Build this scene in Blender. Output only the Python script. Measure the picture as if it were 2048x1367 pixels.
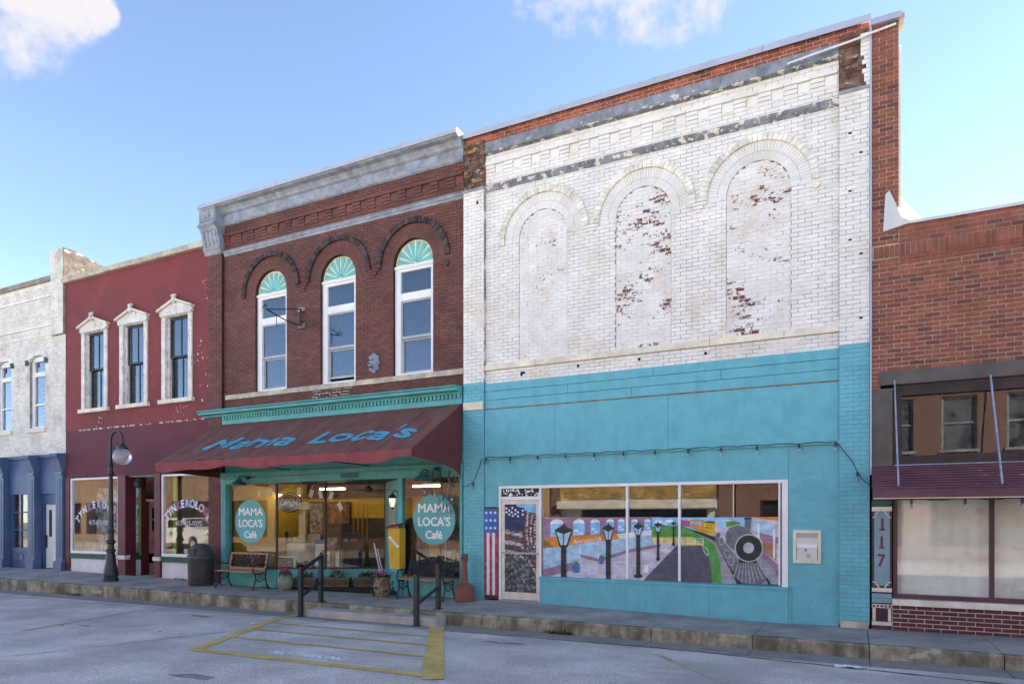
import bpy, math, random
from mathutils import Vector, noise as mnoise
R = math.radians
rnd = random.Random(7)
for o in list(bpy.data.objects): bpy.data.objects.remove(o)
sc = bpy.context.scene
COL = sc.collection
# ---------------------------------------------------------------- camera, sky, sun, exposure
FPX, HOR, CAMZ = 1354.0, 1035.0, 1.75
YAW = math.atan2(681.0, 1354.0)
SY, CY = math.sin(YAW), math.cos(YAW)
cam = bpy.data.cameras.new('camera'); camo = bpy.data.objects.new('camera', cam); COL.objects.link(camo)
cam.sensor_width = 36; cam.lens = 36*FPX/2048; cam.shift_y = (HOR-683.5)/2048
cam.clip_end = 3000; cam.clip_start = .05
camo.location = (0, 0, CAMZ); camo.rotation_euler = (R(90), 0, YAW)
sc.camera = camo
SUN_EL, SUN_AZ = R(28), R(49)          # sun stands behind the row of shops, to the right
SKY_STRENGTH = .088
EXPOSURE = 2.54
CLOUD = (1.75, 1.85, 2.15, 1)
sc.view_settings.view_transform = 'Standard'; sc.view_settings.look = 'None'
sc.view_settings.gamma = 1; sc.view_settings.use_curve_mapping = False
sc.view_settings.exposure = EXPOSURE
sc.view_settings.use_white_balance = True; sc.view_settings.white_balance_temperature = 7600; sc.view_settings.white_balance_tint = 12
w = bpy.data.worlds.new('World'); sc.world = w; w.use_nodes = True
nt = w.node_tree; nt.nodes.clear()
def nd(nt, typ, **kw):
    n = nt.nodes.new(typ)
    for k, v in kw.items():
        if k.startswith('i_'): n.inputs[k[2:]].default_value = v
        elif k.startswith('n_'): n.inputs[int(k[2:])].default_value = v
        else: setattr(n, k, v)
    return n
def lk(nt, a, ao, b, bi): nt.links.new(a.outputs[ao], b.inputs[bi])
def math_(nt, op, a, b=None, clamp=False):
    n = nd(nt, 'ShaderNodeMath', operation=op, use_clamp=clamp)
    for i, s in enumerate((a, b)):
        if s is None: continue
        if isinstance(s, (int, float)): n.inputs[i].default_value = s
        else: nt.links.new(s, n.inputs[i])
    return n.outputs[0]
def mix_(nt, fac, a, b, blend='MIX'):
    n = nd(nt, 'ShaderNodeMix', data_type='RGBA', blend_type=blend)
    for i, s in ((0, fac), (6, a), (7, b)):
        if isinstance(s, (int, float)): n.inputs[i].default_value = s
        elif isinstance(s, (tuple, list)): n.inputs[i].default_value = (s[0], s[1], s[2], 1)
        else: nt.links.new(s, n.inputs[i])
    return n.outputs[2]
def mapr(nt, v, a, b, c=0., d=1.):
    n = nd(nt, 'ShaderNodeMapRange', interpolation_type='SMOOTHSTEP')
    nt.links.new(v, n.inputs[0])
    for i, s in enumerate((a, b, c, d)): n.inputs[i+1].default_value = s
    return n.outputs[0]
sky = nd(nt, 'ShaderNodeTexSky', sky_type='NISHITA', sun_disc=False, sun_elevation=SUN_EL, sun_rotation=SUN_AZ,
         altitude=700, air_density=.72, dust_density=.05, ozone_density=2.6)
tc = nd(nt, 'ShaderNodeTexCoord')
cn = nd(nt, 'ShaderNodeTexNoise', i_Scale=9.0, i_Detail=8.0, i_Roughness=.62)
lk(nt, tc, 'Generated', cn, 'Vector')
cn2 = nd(nt, 'ShaderNodeTexNoise', i_Scale=26.0, i_Detail=7.0, i_Roughness=.62)
lk(nt, tc, 'Generated', cn2, 'Vector')
def blob(px, py, rad, amp=1.0):
    u = (px-1024)/FPX
    d = Vector((u*CY-SY, u*SY+CY, (HOR-py)/FPX)).normalized()
    return (d, rad, amp)
blobs = [blob(-20, -8, .064), blob(60, -12, .056, 1.0), blob(120, -2, .042, .95), blob(175, 14, .027, .85), blob(212, 30, .014, .75), blob(-150, -60, .12), blob(1060, -8, .032, .85), blob(1120, 0, .04, .9), blob(1200, -8, .045, .9), blob(1270, -5, .045, .9), blob(1345, 18, .045, .9), blob(1410, -5, .042, .9), blob(983, 36, .013, .6), blob(800, 15, .018, .4)]
rb = random.Random(5)                   # fair-weather clouds go on round the rest of the sky, as in view
for i in range(13):
    az = R(60+i*17+rb.uniform(-6, 6)); el = R(rb.uniform(24, 62))
    blobs.append((Vector((math.sin(az)*math.cos(el), math.cos(az)*math.cos(el), math.sin(el))), rb.uniform(.06, .12), .9))
acc = None
for d, rad, amp in blobs:
    dp = nd(nt, 'ShaderNodeVectorMath', operation='DOT_PRODUCT'); dp.inputs[1].default_value = d
    lk(nt, tc, 'Generated', dp, 0)
    m = mapr(nt, dp.outputs['Value'], math.cos(rad*1.25), math.cos(rad*.15), 0, amp)
    acc = m if acc is None else math_(nt, 'MAXIMUM', acc, m)
nz = math_(nt, 'ADD', math_(nt, 'MULTIPLY', cn.outputs[0], .75), math_(nt, 'MULTIPLY', cn2.outputs[0], .4))
cv = math_(nt, 'ADD', acc, math_(nt, 'MULTIPLY', math_(nt, 'SUBTRACT', nz, .58), 4.2))
cv = math_(nt, 'MULTIPLY', mapr(nt, cv, .2, 1.25), mapr(nt, acc, .0, .5))
ccol = mix_(nt, math_(nt, 'MULTIPLY', cv, .94), sky.outputs[0], CLOUD)
bg = nd(nt, 'ShaderNodeBackground', i_Strength=SKY_STRENGTH); nt.links.new(ccol, bg.inputs[0])
wo = nd(nt, 'ShaderNodeOutputWorld'); lk(nt, bg, 0, wo, 0)
sl = bpy.data.lights.new('sun', 'SUN'); sl.energy = 5.0; sl.angle = R(.53); sl.color = (1, .94, .84)
so = bpy.data.objects.new('sun', sl); COL.objects.link(so)
sd = Vector((math.sin(SUN_AZ)*math.cos(SUN_EL), math.cos(SUN_AZ)*math.cos(SUN_EL), math.sin(SUN_EL)))
so.rotation_euler = sd.to_track_quat('Z', 'Y').to_euler(); so.location = (20, 60, 60)
# ---------------------------------------------------------------- pixel helpers (a pixel is only a direction)
def ratio(x):
    u = (x-1024)/FPX
    return (u*CY-SY)/(u*SY+CY)
def P(x, y, Y=12.5):                     # point of a photo pixel on the vertical plane at depth Y
    u = (x-1024)/FPX; t = Y/(u*SY+CY)
    return ((u*CY-SY)*t, t*(HOR-y)/FPX+CAMZ)
def road_z(X, Y): return -.19+.0029*X+(10-Y)*.008
def G(x, y):                             # point of a photo pixel on the road
    u = (x-1024)/FPX; d = Vector((u*CY-SY, u*SY+CY, (HOR-y)/FPX)); t = 8.
    for _ in range(12): t = (road_z(d.x*t, d.y*t)-CAMZ)/d.z
    return (d.x*t, d.y*t)
# ---------------------------------------------------------------- materials
MAT = {}
def M(name, col, rough=.75, var=.12, scale=2.5, bump=0., bscale=60., metal=0., spec=.35, island=0., dirt=None, dirt_thr=.6, dirt_scale=1.2, dirt_stretch=(1, 1, 1), dirt_amt=.8, peel=None, peel_thr=.62, peel_scale=9., peel_stretch=(1, 1, 2.4), peel_isl=0., hue=None, emit=None, emit_s=0, speck=0):
    m = bpy.data.materials.new(name); m.use_nodes = True; MAT[name] = m
    nt = m.node_tree; b = nt.nodes['Principled BSDF']
    geo = nd(nt, 'ShaderNodeNewGeometry')
    n1 = nd(nt, 'ShaderNodeTexNoise', i_Scale=scale, i_Detail=6., i_Roughness=.6); lk(nt, geo, 'Position', n1, 'Vector')
    lo = tuple(max(0, c*(1-var*1.6)) for c in col); hi = tuple(min(.95, c*(1+var*1.6)) for c in col)
    c = mix_(nt, mapr(nt, n1.outputs[0], .3, .7), lo, hi)
    if island or hue:
        oi = nd(nt, 'ShaderNodeObjectInfo')
        rv = math_(nt, 'FRACT', math_(nt, 'ADD', geo.outputs['Random Per Island'], oi.outputs['Random']))
        if hue: c = mix_(nt, math_(nt, 'MULTIPLY', mapr(nt, rv, hue[1], 1.), hue[2] if len(hue) > 2 else 1.), c, hue[0])
        r2 = math_(nt, 'FRACT', math_(nt, 'MULTIPLY', rv, 7.31))
        k = math_(nt, 'ADD', math_(nt, 'MULTIPLY', r2, island*2), 1-island)
        cc = nd(nt, 'ShaderNodeCombineColor'); [nt.links.new(k, cc.inputs[i]) for i in range(3)]
        c = mix_(nt, 1., c, cc.outputs[0], 'MULTIPLY')
    def stretched(sc_, st):
        mp = nd(nt, 'ShaderNodeMapping'); mp.inputs['Scale'].default_value = st; lk(nt, geo, 'Position', mp, 'Vector')
        n = nd(nt, 'ShaderNodeTexNoise', i_Scale=sc_, i_Detail=8., i_Roughness=.65); lk(nt, mp, 0, n, 'Vector'); return n.outputs[0]
    if speck:
        n3 = nd(nt, 'ShaderNodeTexNoise', i_Scale=42., i_Detail=4., i_Roughness=.7); lk(nt, geo, 'Position', n3, 'Vector')
        k = mapr(nt, n3.outputs[0], .3, .7, 1-speck, 1+speck)
        cc = nd(nt, 'ShaderNodeCombineColor'); [nt.links.new(k, cc.inputs[i]) for i in range(3)]
        c = mix_(nt, 1., c, cc.outputs[0], 'MULTIPLY')
    if dirt:
        c = mix_(nt, mapr(nt, stretched(dirt_scale, dirt_stretch), dirt_thr-.08, dirt_thr+.12, 0, dirt_amt), c, dirt)
    if peel:
        pv = stretched(peel_scale, peel_stretch)
        if peel_isl:
            n5 = nd(nt, 'ShaderNodeTexNoise', i_Scale=1.7, i_Detail=2.); lk(nt, geo, 'Position', n5, 'Vector')
            pv = math_(nt, 'ADD', pv, math_(nt, 'MULTIPLY', math_(nt, 'SUBTRACT', geo.outputs['Random Per Island'], .5), peel_isl))
            pv = math_(nt, 'ADD', pv, math_(nt, 'MULTIPLY', math_(nt, 'SUBTRACT', n5.outputs[0], .5), .75))
        f = mapr(nt, pv, peel_thr-.015, peel_thr+.02)
        c = mix_(nt, f, c, peel)
    nt.links.new(c, b.inputs['Base Color'])
    b.inputs['Roughness'].default_value = rough; b.inputs['Metallic'].default_value = metal
    b.inputs['Specular IOR Level'].default_value = spec
    if bump:
        n2 = nd(nt, 'ShaderNodeTexNoise', i_Scale=bscale, i_Detail=5., i_Roughness=.65); lk(nt, geo, 'Position', n2, 'Vector')
        bp = nd(nt, 'ShaderNodeBump', i_Strength=bump, i_Distance=.01); lk(nt, n2, 0, bp, 'Height'); lk(nt, bp, 0, b, 'Normal')
    if emit:
        b.inputs['Emission Color'].default_value = (*emit, 1); b.inputs['Emission Strength'].default_value = emit_s
    return m
def glass(name, tint=(1, 1, 1), boost=1.5, rough=.0, wob=.0):
    m = bpy.data.materials.new(name); m.use_nodes = True; MAT[name] = m
    nt = m.node_tree; nt.nodes.clear()
    tr = nd(nt, 'ShaderNodeBsdfTransparent'); tr.inputs[0].default_value = (*tint, 1)
    gl = nd(nt, 'ShaderNodeBsdfGlossy', i_Roughness=rough); gl.inputs[0].default_value = (.95, .97, 1, 1)
    ge = nd(nt, 'ShaderNodeNewGeometry'); dt = nd(nt, 'ShaderNodeVectorMath', operation='DOT_PRODUCT'); lk(nt, ge, 'Incoming', dt, 0); lk(nt, ge, 'Normal', dt, 1)
    sch = math_(nt, 'ADD', .04, math_(nt, 'MULTIPLY', .96, math_(nt, 'POWER', math_(nt, 'SUBTRACT', 1., math_(nt, 'ABSOLUTE', dt.outputs['Value']), True), 5.)))
    if wob:
        geo = nd(nt, 'ShaderNodeNewGeometry')
        n2 = nd(nt, 'ShaderNodeTexNoise', i_Scale=1.3, i_Detail=1.); lk(nt, geo, 'Position', n2, 'Vector')
        bp = nd(nt, 'ShaderNodeBump', i_Strength=wob, i_Distance=.02); lk(nt, n2, 0, bp, 'Height'); lk(nt, bp, 0, gl, 'Normal')
    mx = nd(nt, 'ShaderNodeMixShader'); o = nd(nt, 'ShaderNodeOutputMaterial')
    nt.links.new(math_(nt, 'MULTIPLY', sch, boost, True), mx.inputs[0])
    lk(nt, tr, 0, mx, 1); lk(nt, gl, 0, mx, 2); lk(nt, mx, 0, o, 0)
    return m
glass('shop_glass', (.95, .96, .95), 1.0, 0, .02); glass('entry_glass', (.95, .96, .95), .4, 0, .02); glass('upper_glass', (.75, .8, .85), 1.9, 0, .03)
M('white_brick', (.82, .785, .72), .6, .05, 1.2, .2, 40, island=.045, dirt=(.66, .56, .42), dirt_thr=.575, dirt_scale=1.3, dirt_stretch=(1, 1, .7), dirt_amt=.6, peel=(.3, .2, .14), peel_thr=.735, peel_scale=16)
M('white_brick_cream', (.79, .73, .61), .65, .14, 5., .2, 40, island=.1, peel=(.28, .16, .1), peel_thr=.68, peel_scale=14)
for i, t in enumerate((.74, .61, .63)):
    M('white_brick_peeling_%d' % i, (.8, .765, .71), .65, .05, 2., .25, 50, island=.03, dirt=(.66, .54, .4), dirt_thr=.56, dirt_scale=2.2, dirt_amt=.6, peel=(.16, .055, .045), peel_thr=t, peel_scale=13, peel_stretch=(1, 1, 1.6), peel_isl=.2)
M('white_mortar', (.34, .3, .25), .9, .2, 5., .3, peel=(.72, .69, .63), peel_thr=.53, peel_scale=3.5, peel_stretch=(1, 1, 1))
M('infill_mortar', (.7, .66, .6), .9, .1, 5., .3)
M('cafe_brick', (.155, .055, .042), .7, .12, 1.5, .25, 60, island=.16, hue=((.13, .058, .048), .6), dirt=(.085, .042, .037), dirt_thr=.62, dirt_scale=.9, peel=(.6, .5, .45), peel_thr=.81, peel_scale=22)
M('cafe_mortar', (.062, .028, .023), .95, .2, 5.)
M('hood_brick', (.062, .042, .04), .8, .3, 6., .3, 50, island=.4, peel=(.5, .47, .45), peel_thr=.7, peel_scale=16)
M('old_brick', (.155, .088, .06), .9, .35, 6., .5, 40, island=.4, hue=((.3, .13, .06), .7), peel=(.36, .32, .28), peel_thr=.6, peel_scale=7)
M('orange_brick', (.33, .085, .043), .85, .15, 5., .3, 50, island=.25, hue=((.2, .06, .04), .7), peel=(.5, .45, .42), peel_thr=.63, peel_scale=8)
M('parapet_mortar', (.44, .4, .37), .95, .12, 8.)
M('red_brick', (.275, .086, .055), .8, .12, 6., .3, 60, island=.15, hue=((.155, .056, .047), .65), dirt=(.05, .03, .03), dirt_thr=.67, dirt_scale=1.6, dirt_amt=.75)
M('red_mortar', (.52, .46, .36), .95, .15, 8.)
M('maroon_brick', (.115, .03, .035), .6, .1, 4., .2, 50, island=.12)
M('pale_mortar', (.62, .56, .5), .9, .1, 8.)
M('left_brick', (.8, .76, .68), .75, .08, 2., .3, 40, island=.08, dirt=(.42, .35, .27), dirt_thr=.62, dirt_scale=1.4, peel=(.2, .15, .11), peel_thr=.69, peel_scale=9)
M('left_mortar', (.3, .25, .2), .95, .2, 5.); M('sooty_brick', (.055, .05, .048), .95, .3, 4., .5, 30, peel=(.42, .37, .3), peel_thr=.6, peel_scale=3)
M('blue_paint', (.125, .445, .5), .65, .05, 4., .18, 14, dirt=(.1, .37, .43), dirt_thr=.55, dirt_scale=3.5, dirt_stretch=(1.4, 1, .3), dirt_amt=.55, peel=(.3, .42, .45), peel_thr=.76, peel_scale=14)
M('blue_brick', (.125, .445, .5), .55, .05, 2., .15, 40, island=.05, peel=(.62, .66, .66), peel_thr=.735, peel_scale=12)
M('blue_mortar', (.085, .29, .42), .7, .05)
M('blue_gap', (.03, .05, .06), .9); M('rust_strip', (.3, .13, .045), .9, .3, 9.)
M('teal_paint', (.085, .38, .38), .5, .08, 3., .05, dirt=(.06, .27, .27), dirt_thr=.62, dirt_amt=.6)
M('teal_dark', (.03, .14, .155), .5, .1)
M('zinc', (.27, .3, .345), .55, .16, 5., .15, 30, dirt=(.17, .17, .16), dirt_thr=.58, dirt_scale=3.5, dirt_amt=.8, peel=(.6, .57, .5), peel_thr=.72, peel_scale=8, spec=.5)
M('zinc_peel', (.22, .235, .26), .6, .2, 5., .2, 30, peel=(.7, .66, .56), peel_thr=.63, peel_scale=5, peel_stretch=(1, 1, 1.6))
M('strip_peel', (.2, .21, .225), .6, .25, 5., .2, 30, peel=(.72, .67, .56), peel_thr=.56, peel_scale=6, peel_stretch=(1, 1, 1.3))
M('coping_metal', (.4, .44, .52), .4, .05, 2., metal=.0, spec=.5)
M('limestone', (.52, .45, .35), .85, .16, 4., .5, 30, dirt=(.2, .17, .14), dirt_thr=.6, dirt_scale=2.5)
M('painted_stone', (.78, .7, .54), .8, .1, 3., .5, 25)
M('white_trim', (.82, .81, .8), .4, .03); M('old_white', (.7, .67, .61), .75, .1, 4., .2, 40, peel=(.33, .29, .25), peel_thr=.6, peel_scale=9, peel_stretch=(2, 2, .7))
M('cream_trim', (.74, .66, .53), .6, .08, 4., .1)
M('fan_cream', (.78, .7, .5), .7, .1, 6., peel=(.33, .13, .04), peel_thr=.64, peel_scale=9)
M('fan_teal', (.12, .5, .49), .7, .06, 6., peel=(.3, .12, .04), peel_thr=.69, peel_scale=9)
M('dark_void', (.012, .012, .014), .9, .1); M('shade_cloth', (.022, .038, .068), .8, .22, 3.)
M('stucco', (.225, .046, .046), .8, .06, 1.1, .35, 30, dirt=(.16, .042, .046), dirt_thr=.56, dirt_scale=.7, peel=(.6, .5, .5), peel_thr=.7, peel_scale=11, peel_stretch=(1, 1, .8))
M('stucco_lower', (.145, .04, .052), .8, .06, 1.1, .25, 30, peel=(.5, .42, .42), peel_thr=.78, peel_scale=14)
M('stucco_flaking', (.62, .55, .55), .85, .1, 5., peel=(.205, .045, .046), peel_thr=.47, peel_scale=10, peel_stretch=(1, 1, .6))
M('maroon_paint', (.13, .025, .032), .5, .12, 3., peel=(.55, .5, .48), peel_thr=.74, peel_scale=10)
M('green_frame', (.04, .1, .075), .6, .15, 4.); M('lime_paint', (.3, .4, .06), .7, .06)
M('panel_white', (.72, .7, .7), .7, .05, 2., .1, dirt=(.5, .42, .4), dirt_thr=.66)
M('navy_paint', (.05, .1, .21), .45, .06, 2.); M('slate_paint', (.085, .135, .23), .45, .08, 2.)
M('tan_curtain', (.5, .34, .21), .9, .1, 8.); M('door_white', (.76, .75, .72), .45, .03)
M('pink_door', (.52, .33, .28), .6, .08, 4.)
M('black_metal', (.018, .022, .026), .4, .2, 6., spec=.5); M('iron', (.022, .025, .032), .5, .25, 6., .15, 60)
M('globe', (.75, .75, .78), .12, .04, spec=.6); MAT['globe'].node_tree.nodes['Principled BSDF'].inputs['Transmission Weight'].default_value = .75
M('bin_brown', (.05, .042, .042), .55, .15, 4., .1); M('bin_lid', (.06, .06, .065), .45, .1)
M('bench_wood', (.42, .2, .1), .6, .2, 12., .1); M('awning_top', (.19, .06, .048), .8, .12, 2.5, .12, 80, dirt=(.16, .105, .08), dirt_thr=.5, dirt_scale=2.2, dirt_stretch=(2.2, .5, .5), dirt_amt=.8)
M('awning_valance', (.24, .05, .055), .75, .08, 3., .08, 80); M('awning_side', (.14, .034, .034), .8, .06, 2.)
M('letter_blue', (.07, .34, .46), .6, .04); M('oval_teal', (.1, .4, .42), .45, .03); M('letter_white', (.85, .85, .83), .5, .02)
M('concrete_walk', (.345, .325, .295), .85, .14, 1.3, .35, 50, speck=.12, dirt=(.235, .22, .2), dirt_thr=.54, dirt_scale=1.1, dirt_amt=.75)
M('joint_dark', (.03, .03, .028), .95)
M('kerb_concrete', (.32, .285, .21), .95, .25, 3., .6, 30, speck=.15, dirt=(.085, .08, .048), dirt_thr=.5, dirt_scale=3.2, dirt_stretch=(1, 1, .4), dirt_amt=.75, peel=(.42, .39, .33), peel_thr=.62, peel_scale=2.6, peel_stretch=(.6, 1, 1.5))
M('gutter_concrete', (.29, .27, .24), .9, .14, 1.6, .35, 40, speck=.15, dirt=(.17, .16, .14), dirt_thr=.54, dirt_scale=1.6)
M('step_concrete', (.4, .37, .33), .85, .1, 3., .3, 40, dirt=(.25, .22, .19), dirt_thr=.6)
M('asphalt', (.53, .49, .45), .9, .13, .8, .8, 45, speck=.32, dirt=(.375, .35, .325), dirt_thr=.55, dirt_scale=.55, dirt_stretch=(.6, 1.5, 1), dirt_amt=.75)
M('crack', (.09, .09, .075), .95, .3, 9.); M('oil_stain', (.24, .235, .23), .8, .2, 5.)
M('yellow_line', (.6, .41, .13), .8, .12, 3., .3, 60, speck=.18, peel=(.22, .2, .17), peel_thr=.63, peel_scale=11, peel_stretch=(1, 1, 1))
M('yellow_faded', (.4, .34, .2), .9, .12, 3., speck=.2, peel=(.42, .4, .38), peel_thr=.5, peel_scale=9, peel_stretch=(1, 1, 1))
M('white_line', (.8, .8, .8), .8, .05, peel=(.35, .35, .35), peel_thr=.7, peel_scale=16)
M('steel_beam', (.1, .088, .075), .6, .15, 2., spec=.4); M('brown_frame', (.04, .027, .024), .55, .15)
M('purple_metal', (.13, .05, .062), .6, .12, 3., .1, peel=(.4, .36, .45), peel_thr=.66, peel_scale=4, peel_stretch=(.5, 1, 5))
M('plum_paint', (.1, .045, .06), .5, .08); M('panel_blue', (.21, .34, .4), .55, .06, 2.); M('number_plum', (.17, .055, .075), .6)
M('rod_blue', (.3, .33, .44), .5, .15, 8., dirt=(.18, .1, .07), dirt_thr=.62, dirt_scale=5)
M('curtain_white', (.86, .84, .78), .9, .06, 1.6, .1, dirt=(.55, .48, .38), dirt_thr=.57, dirt_scale=1.3, dirt_stretch=(1, 1, 1.6), dirt_amt=.7)
M('yellow_wall', (.55, .34, .035), .7, .06); M('brown_floor', (.05, .035, .03), .8); M('picture_frame', (.06, .035, .02), .5, .2)
M('gold_frame', (.32, .2, .07), .5, .2); M('art_warm', (.2, .08, .03), .7, .5, 7., dirt=(.4, .25, .08), dirt_thr=.55, dirt_scale=5); M('art_pale', (.45, .4, .32), .7, .25, 8., dirt=(.1, .09, .08), dirt_thr=.56, dirt_scale=8)
M('art_grey', (.2, .2, .18), .7, .5, 9., dirt=(.4, .16, .08), dirt_thr=.6, dirt_scale=6)
M('chalkboard', (.02, .024, .026), .6, .2, dirt=(.12, .12, .11), dirt_thr=.66, dirt_scale=14, dirt_stretch=(1, 1, 3)); M('board_frame', (.02, .045, .11), .4)
M('cloth', (.55, .53, .47), .9, .06); M('tube_lit', (1, .93, .75), .5, 0, emit=(1, .9, .66), emit_s=5)
M('lantern_glass', (.7, .7, .6), .3, .05, emit=(1, .92, .7), emit_s=.25)
M('neon_dead', (.5, .5, .55), .3); M('sign_blue', (.05, .25, .6), .5); M('logo_red', (.6, .04, .05), .5)
M('green_glaze', (.2, .23, .16), .35, .2, 5., dirt=(.25, .15, .09), dirt_thr=.62, dirt_scale=4); M('terracotta', (.3, .15, .09), .8, .2, 5., dirt=(.25, .27, .22), dirt_thr=.5, dirt_scale=5)
M('wicker', (.17, .125, .085), .85, .2, 20., .2); M('soil', (.04, .03, .02), .95); M('leaf', (.05, .095, .03), .6, .25, 9., island=.45); M('flower', (.62, .045, .25), .6, .2, 9., island=.25)
M('weed', (.055, .085, .03), .7, .3, 5., island=.4); M('yellow_box', (.62, .36, .03), .6, .05); M('roof_red', (.2, .02, .04), .5)
M('ash_brown', (.2, .075, .05), .6, .1, 3., .1, peel=(.75, .72, .65), peel_thr=.74, peel_scale=9, peel_stretch=(1, 1, 1)); M('bulb', (.6, .62, .63), .08, .02, spec=.7); MAT['bulb'].node_tree.nodes['Principled BSDF'].inputs['Transmission Weight'].default_value = .8
M('alu', (.7, .66, .6), .5, .05, 3.); M('steel_grey', (.4, .4, .42), .35, .05, spec=.5); M('rust_bracket', (.25, .2, .15), .8, .2)
M('lion', (.27, .29, .34), .7, .2, 12., .3); M('paper', (.8, .82, .85), .8, .03); M('yellow_leaf', (.6, .38, .04), .8)
M('roofing', (.12, .12, .12), .95); M('ground_far', (.2, .19, .17), .95); M('side_wall', (.3, .14, .1), .9, .15, 2.); M('pale_membrane', (.62, .62, .6), .7, .05)
# mural paints
for n, c in dict(m_lilac=(.53, .5, .57), m_purple=(.3, .17, .24), m_sky=(.2, .5, .8), m_cloud=(.78, .8, .84), m_orange=(.68, .22, .035), m_glass=(.35, .55, .68), m_white=(.75, .73, .74), m_black=(.025, .025, .028), m_road=(.085, .088, .11), m_green=(.07, .3, .06), m_yellow=(.6, .48, .05), m_tyellow=(.72, .45, .02), m_magenta=(.36, .09, .2), m_gravel=(.32, .3, .34), m_grey=(.15, .15, .17), m_light=(.45, .45, .48), m_brick=(.42, .17, .08), m_pot=(.035, .17, .36), m_olive=(.24, .17, .04), m_navy=(.018, .03, .1), m_red=(.42, .035, .045)).items():
    M(n, c, .55, .14, 6., dirt=tuple(min(.9, v*1.5+.03) for v in c), dirt_thr=.56, dirt_scale=7, dirt_stretch=(.5, 1, 2.5), dirt_amt=.55)
M('door_print', (.055, .055, .06), .5, .4, 14., dirt=(.4, .4, .43), dirt_thr=.55, dirt_scale=16, peel=(.15, .14, .09), peel_thr=.7, peel_scale=5)
M('m_chip_white', (.55, .53, .54), .55, .1, 6., peel=(.05, .05, .055), peel_thr=.5, peel_scale=12); M('m_chip_red', (.36, .06, .05), .55, .1, 6., peel=(.05, .05, .055), peel_thr=.47, peel_scale=12)
M('flag_red', (.45, .05, .09), .6, .25, 7., dirt=(.6, .35, .42), dirt_thr=.58, dirt_scale=9, dirt_amt=.6); M('flag_blue', (.03, .13, .45), .5, .08); M('flag_white', (.75, .72, .73), .5, .05)
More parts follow.
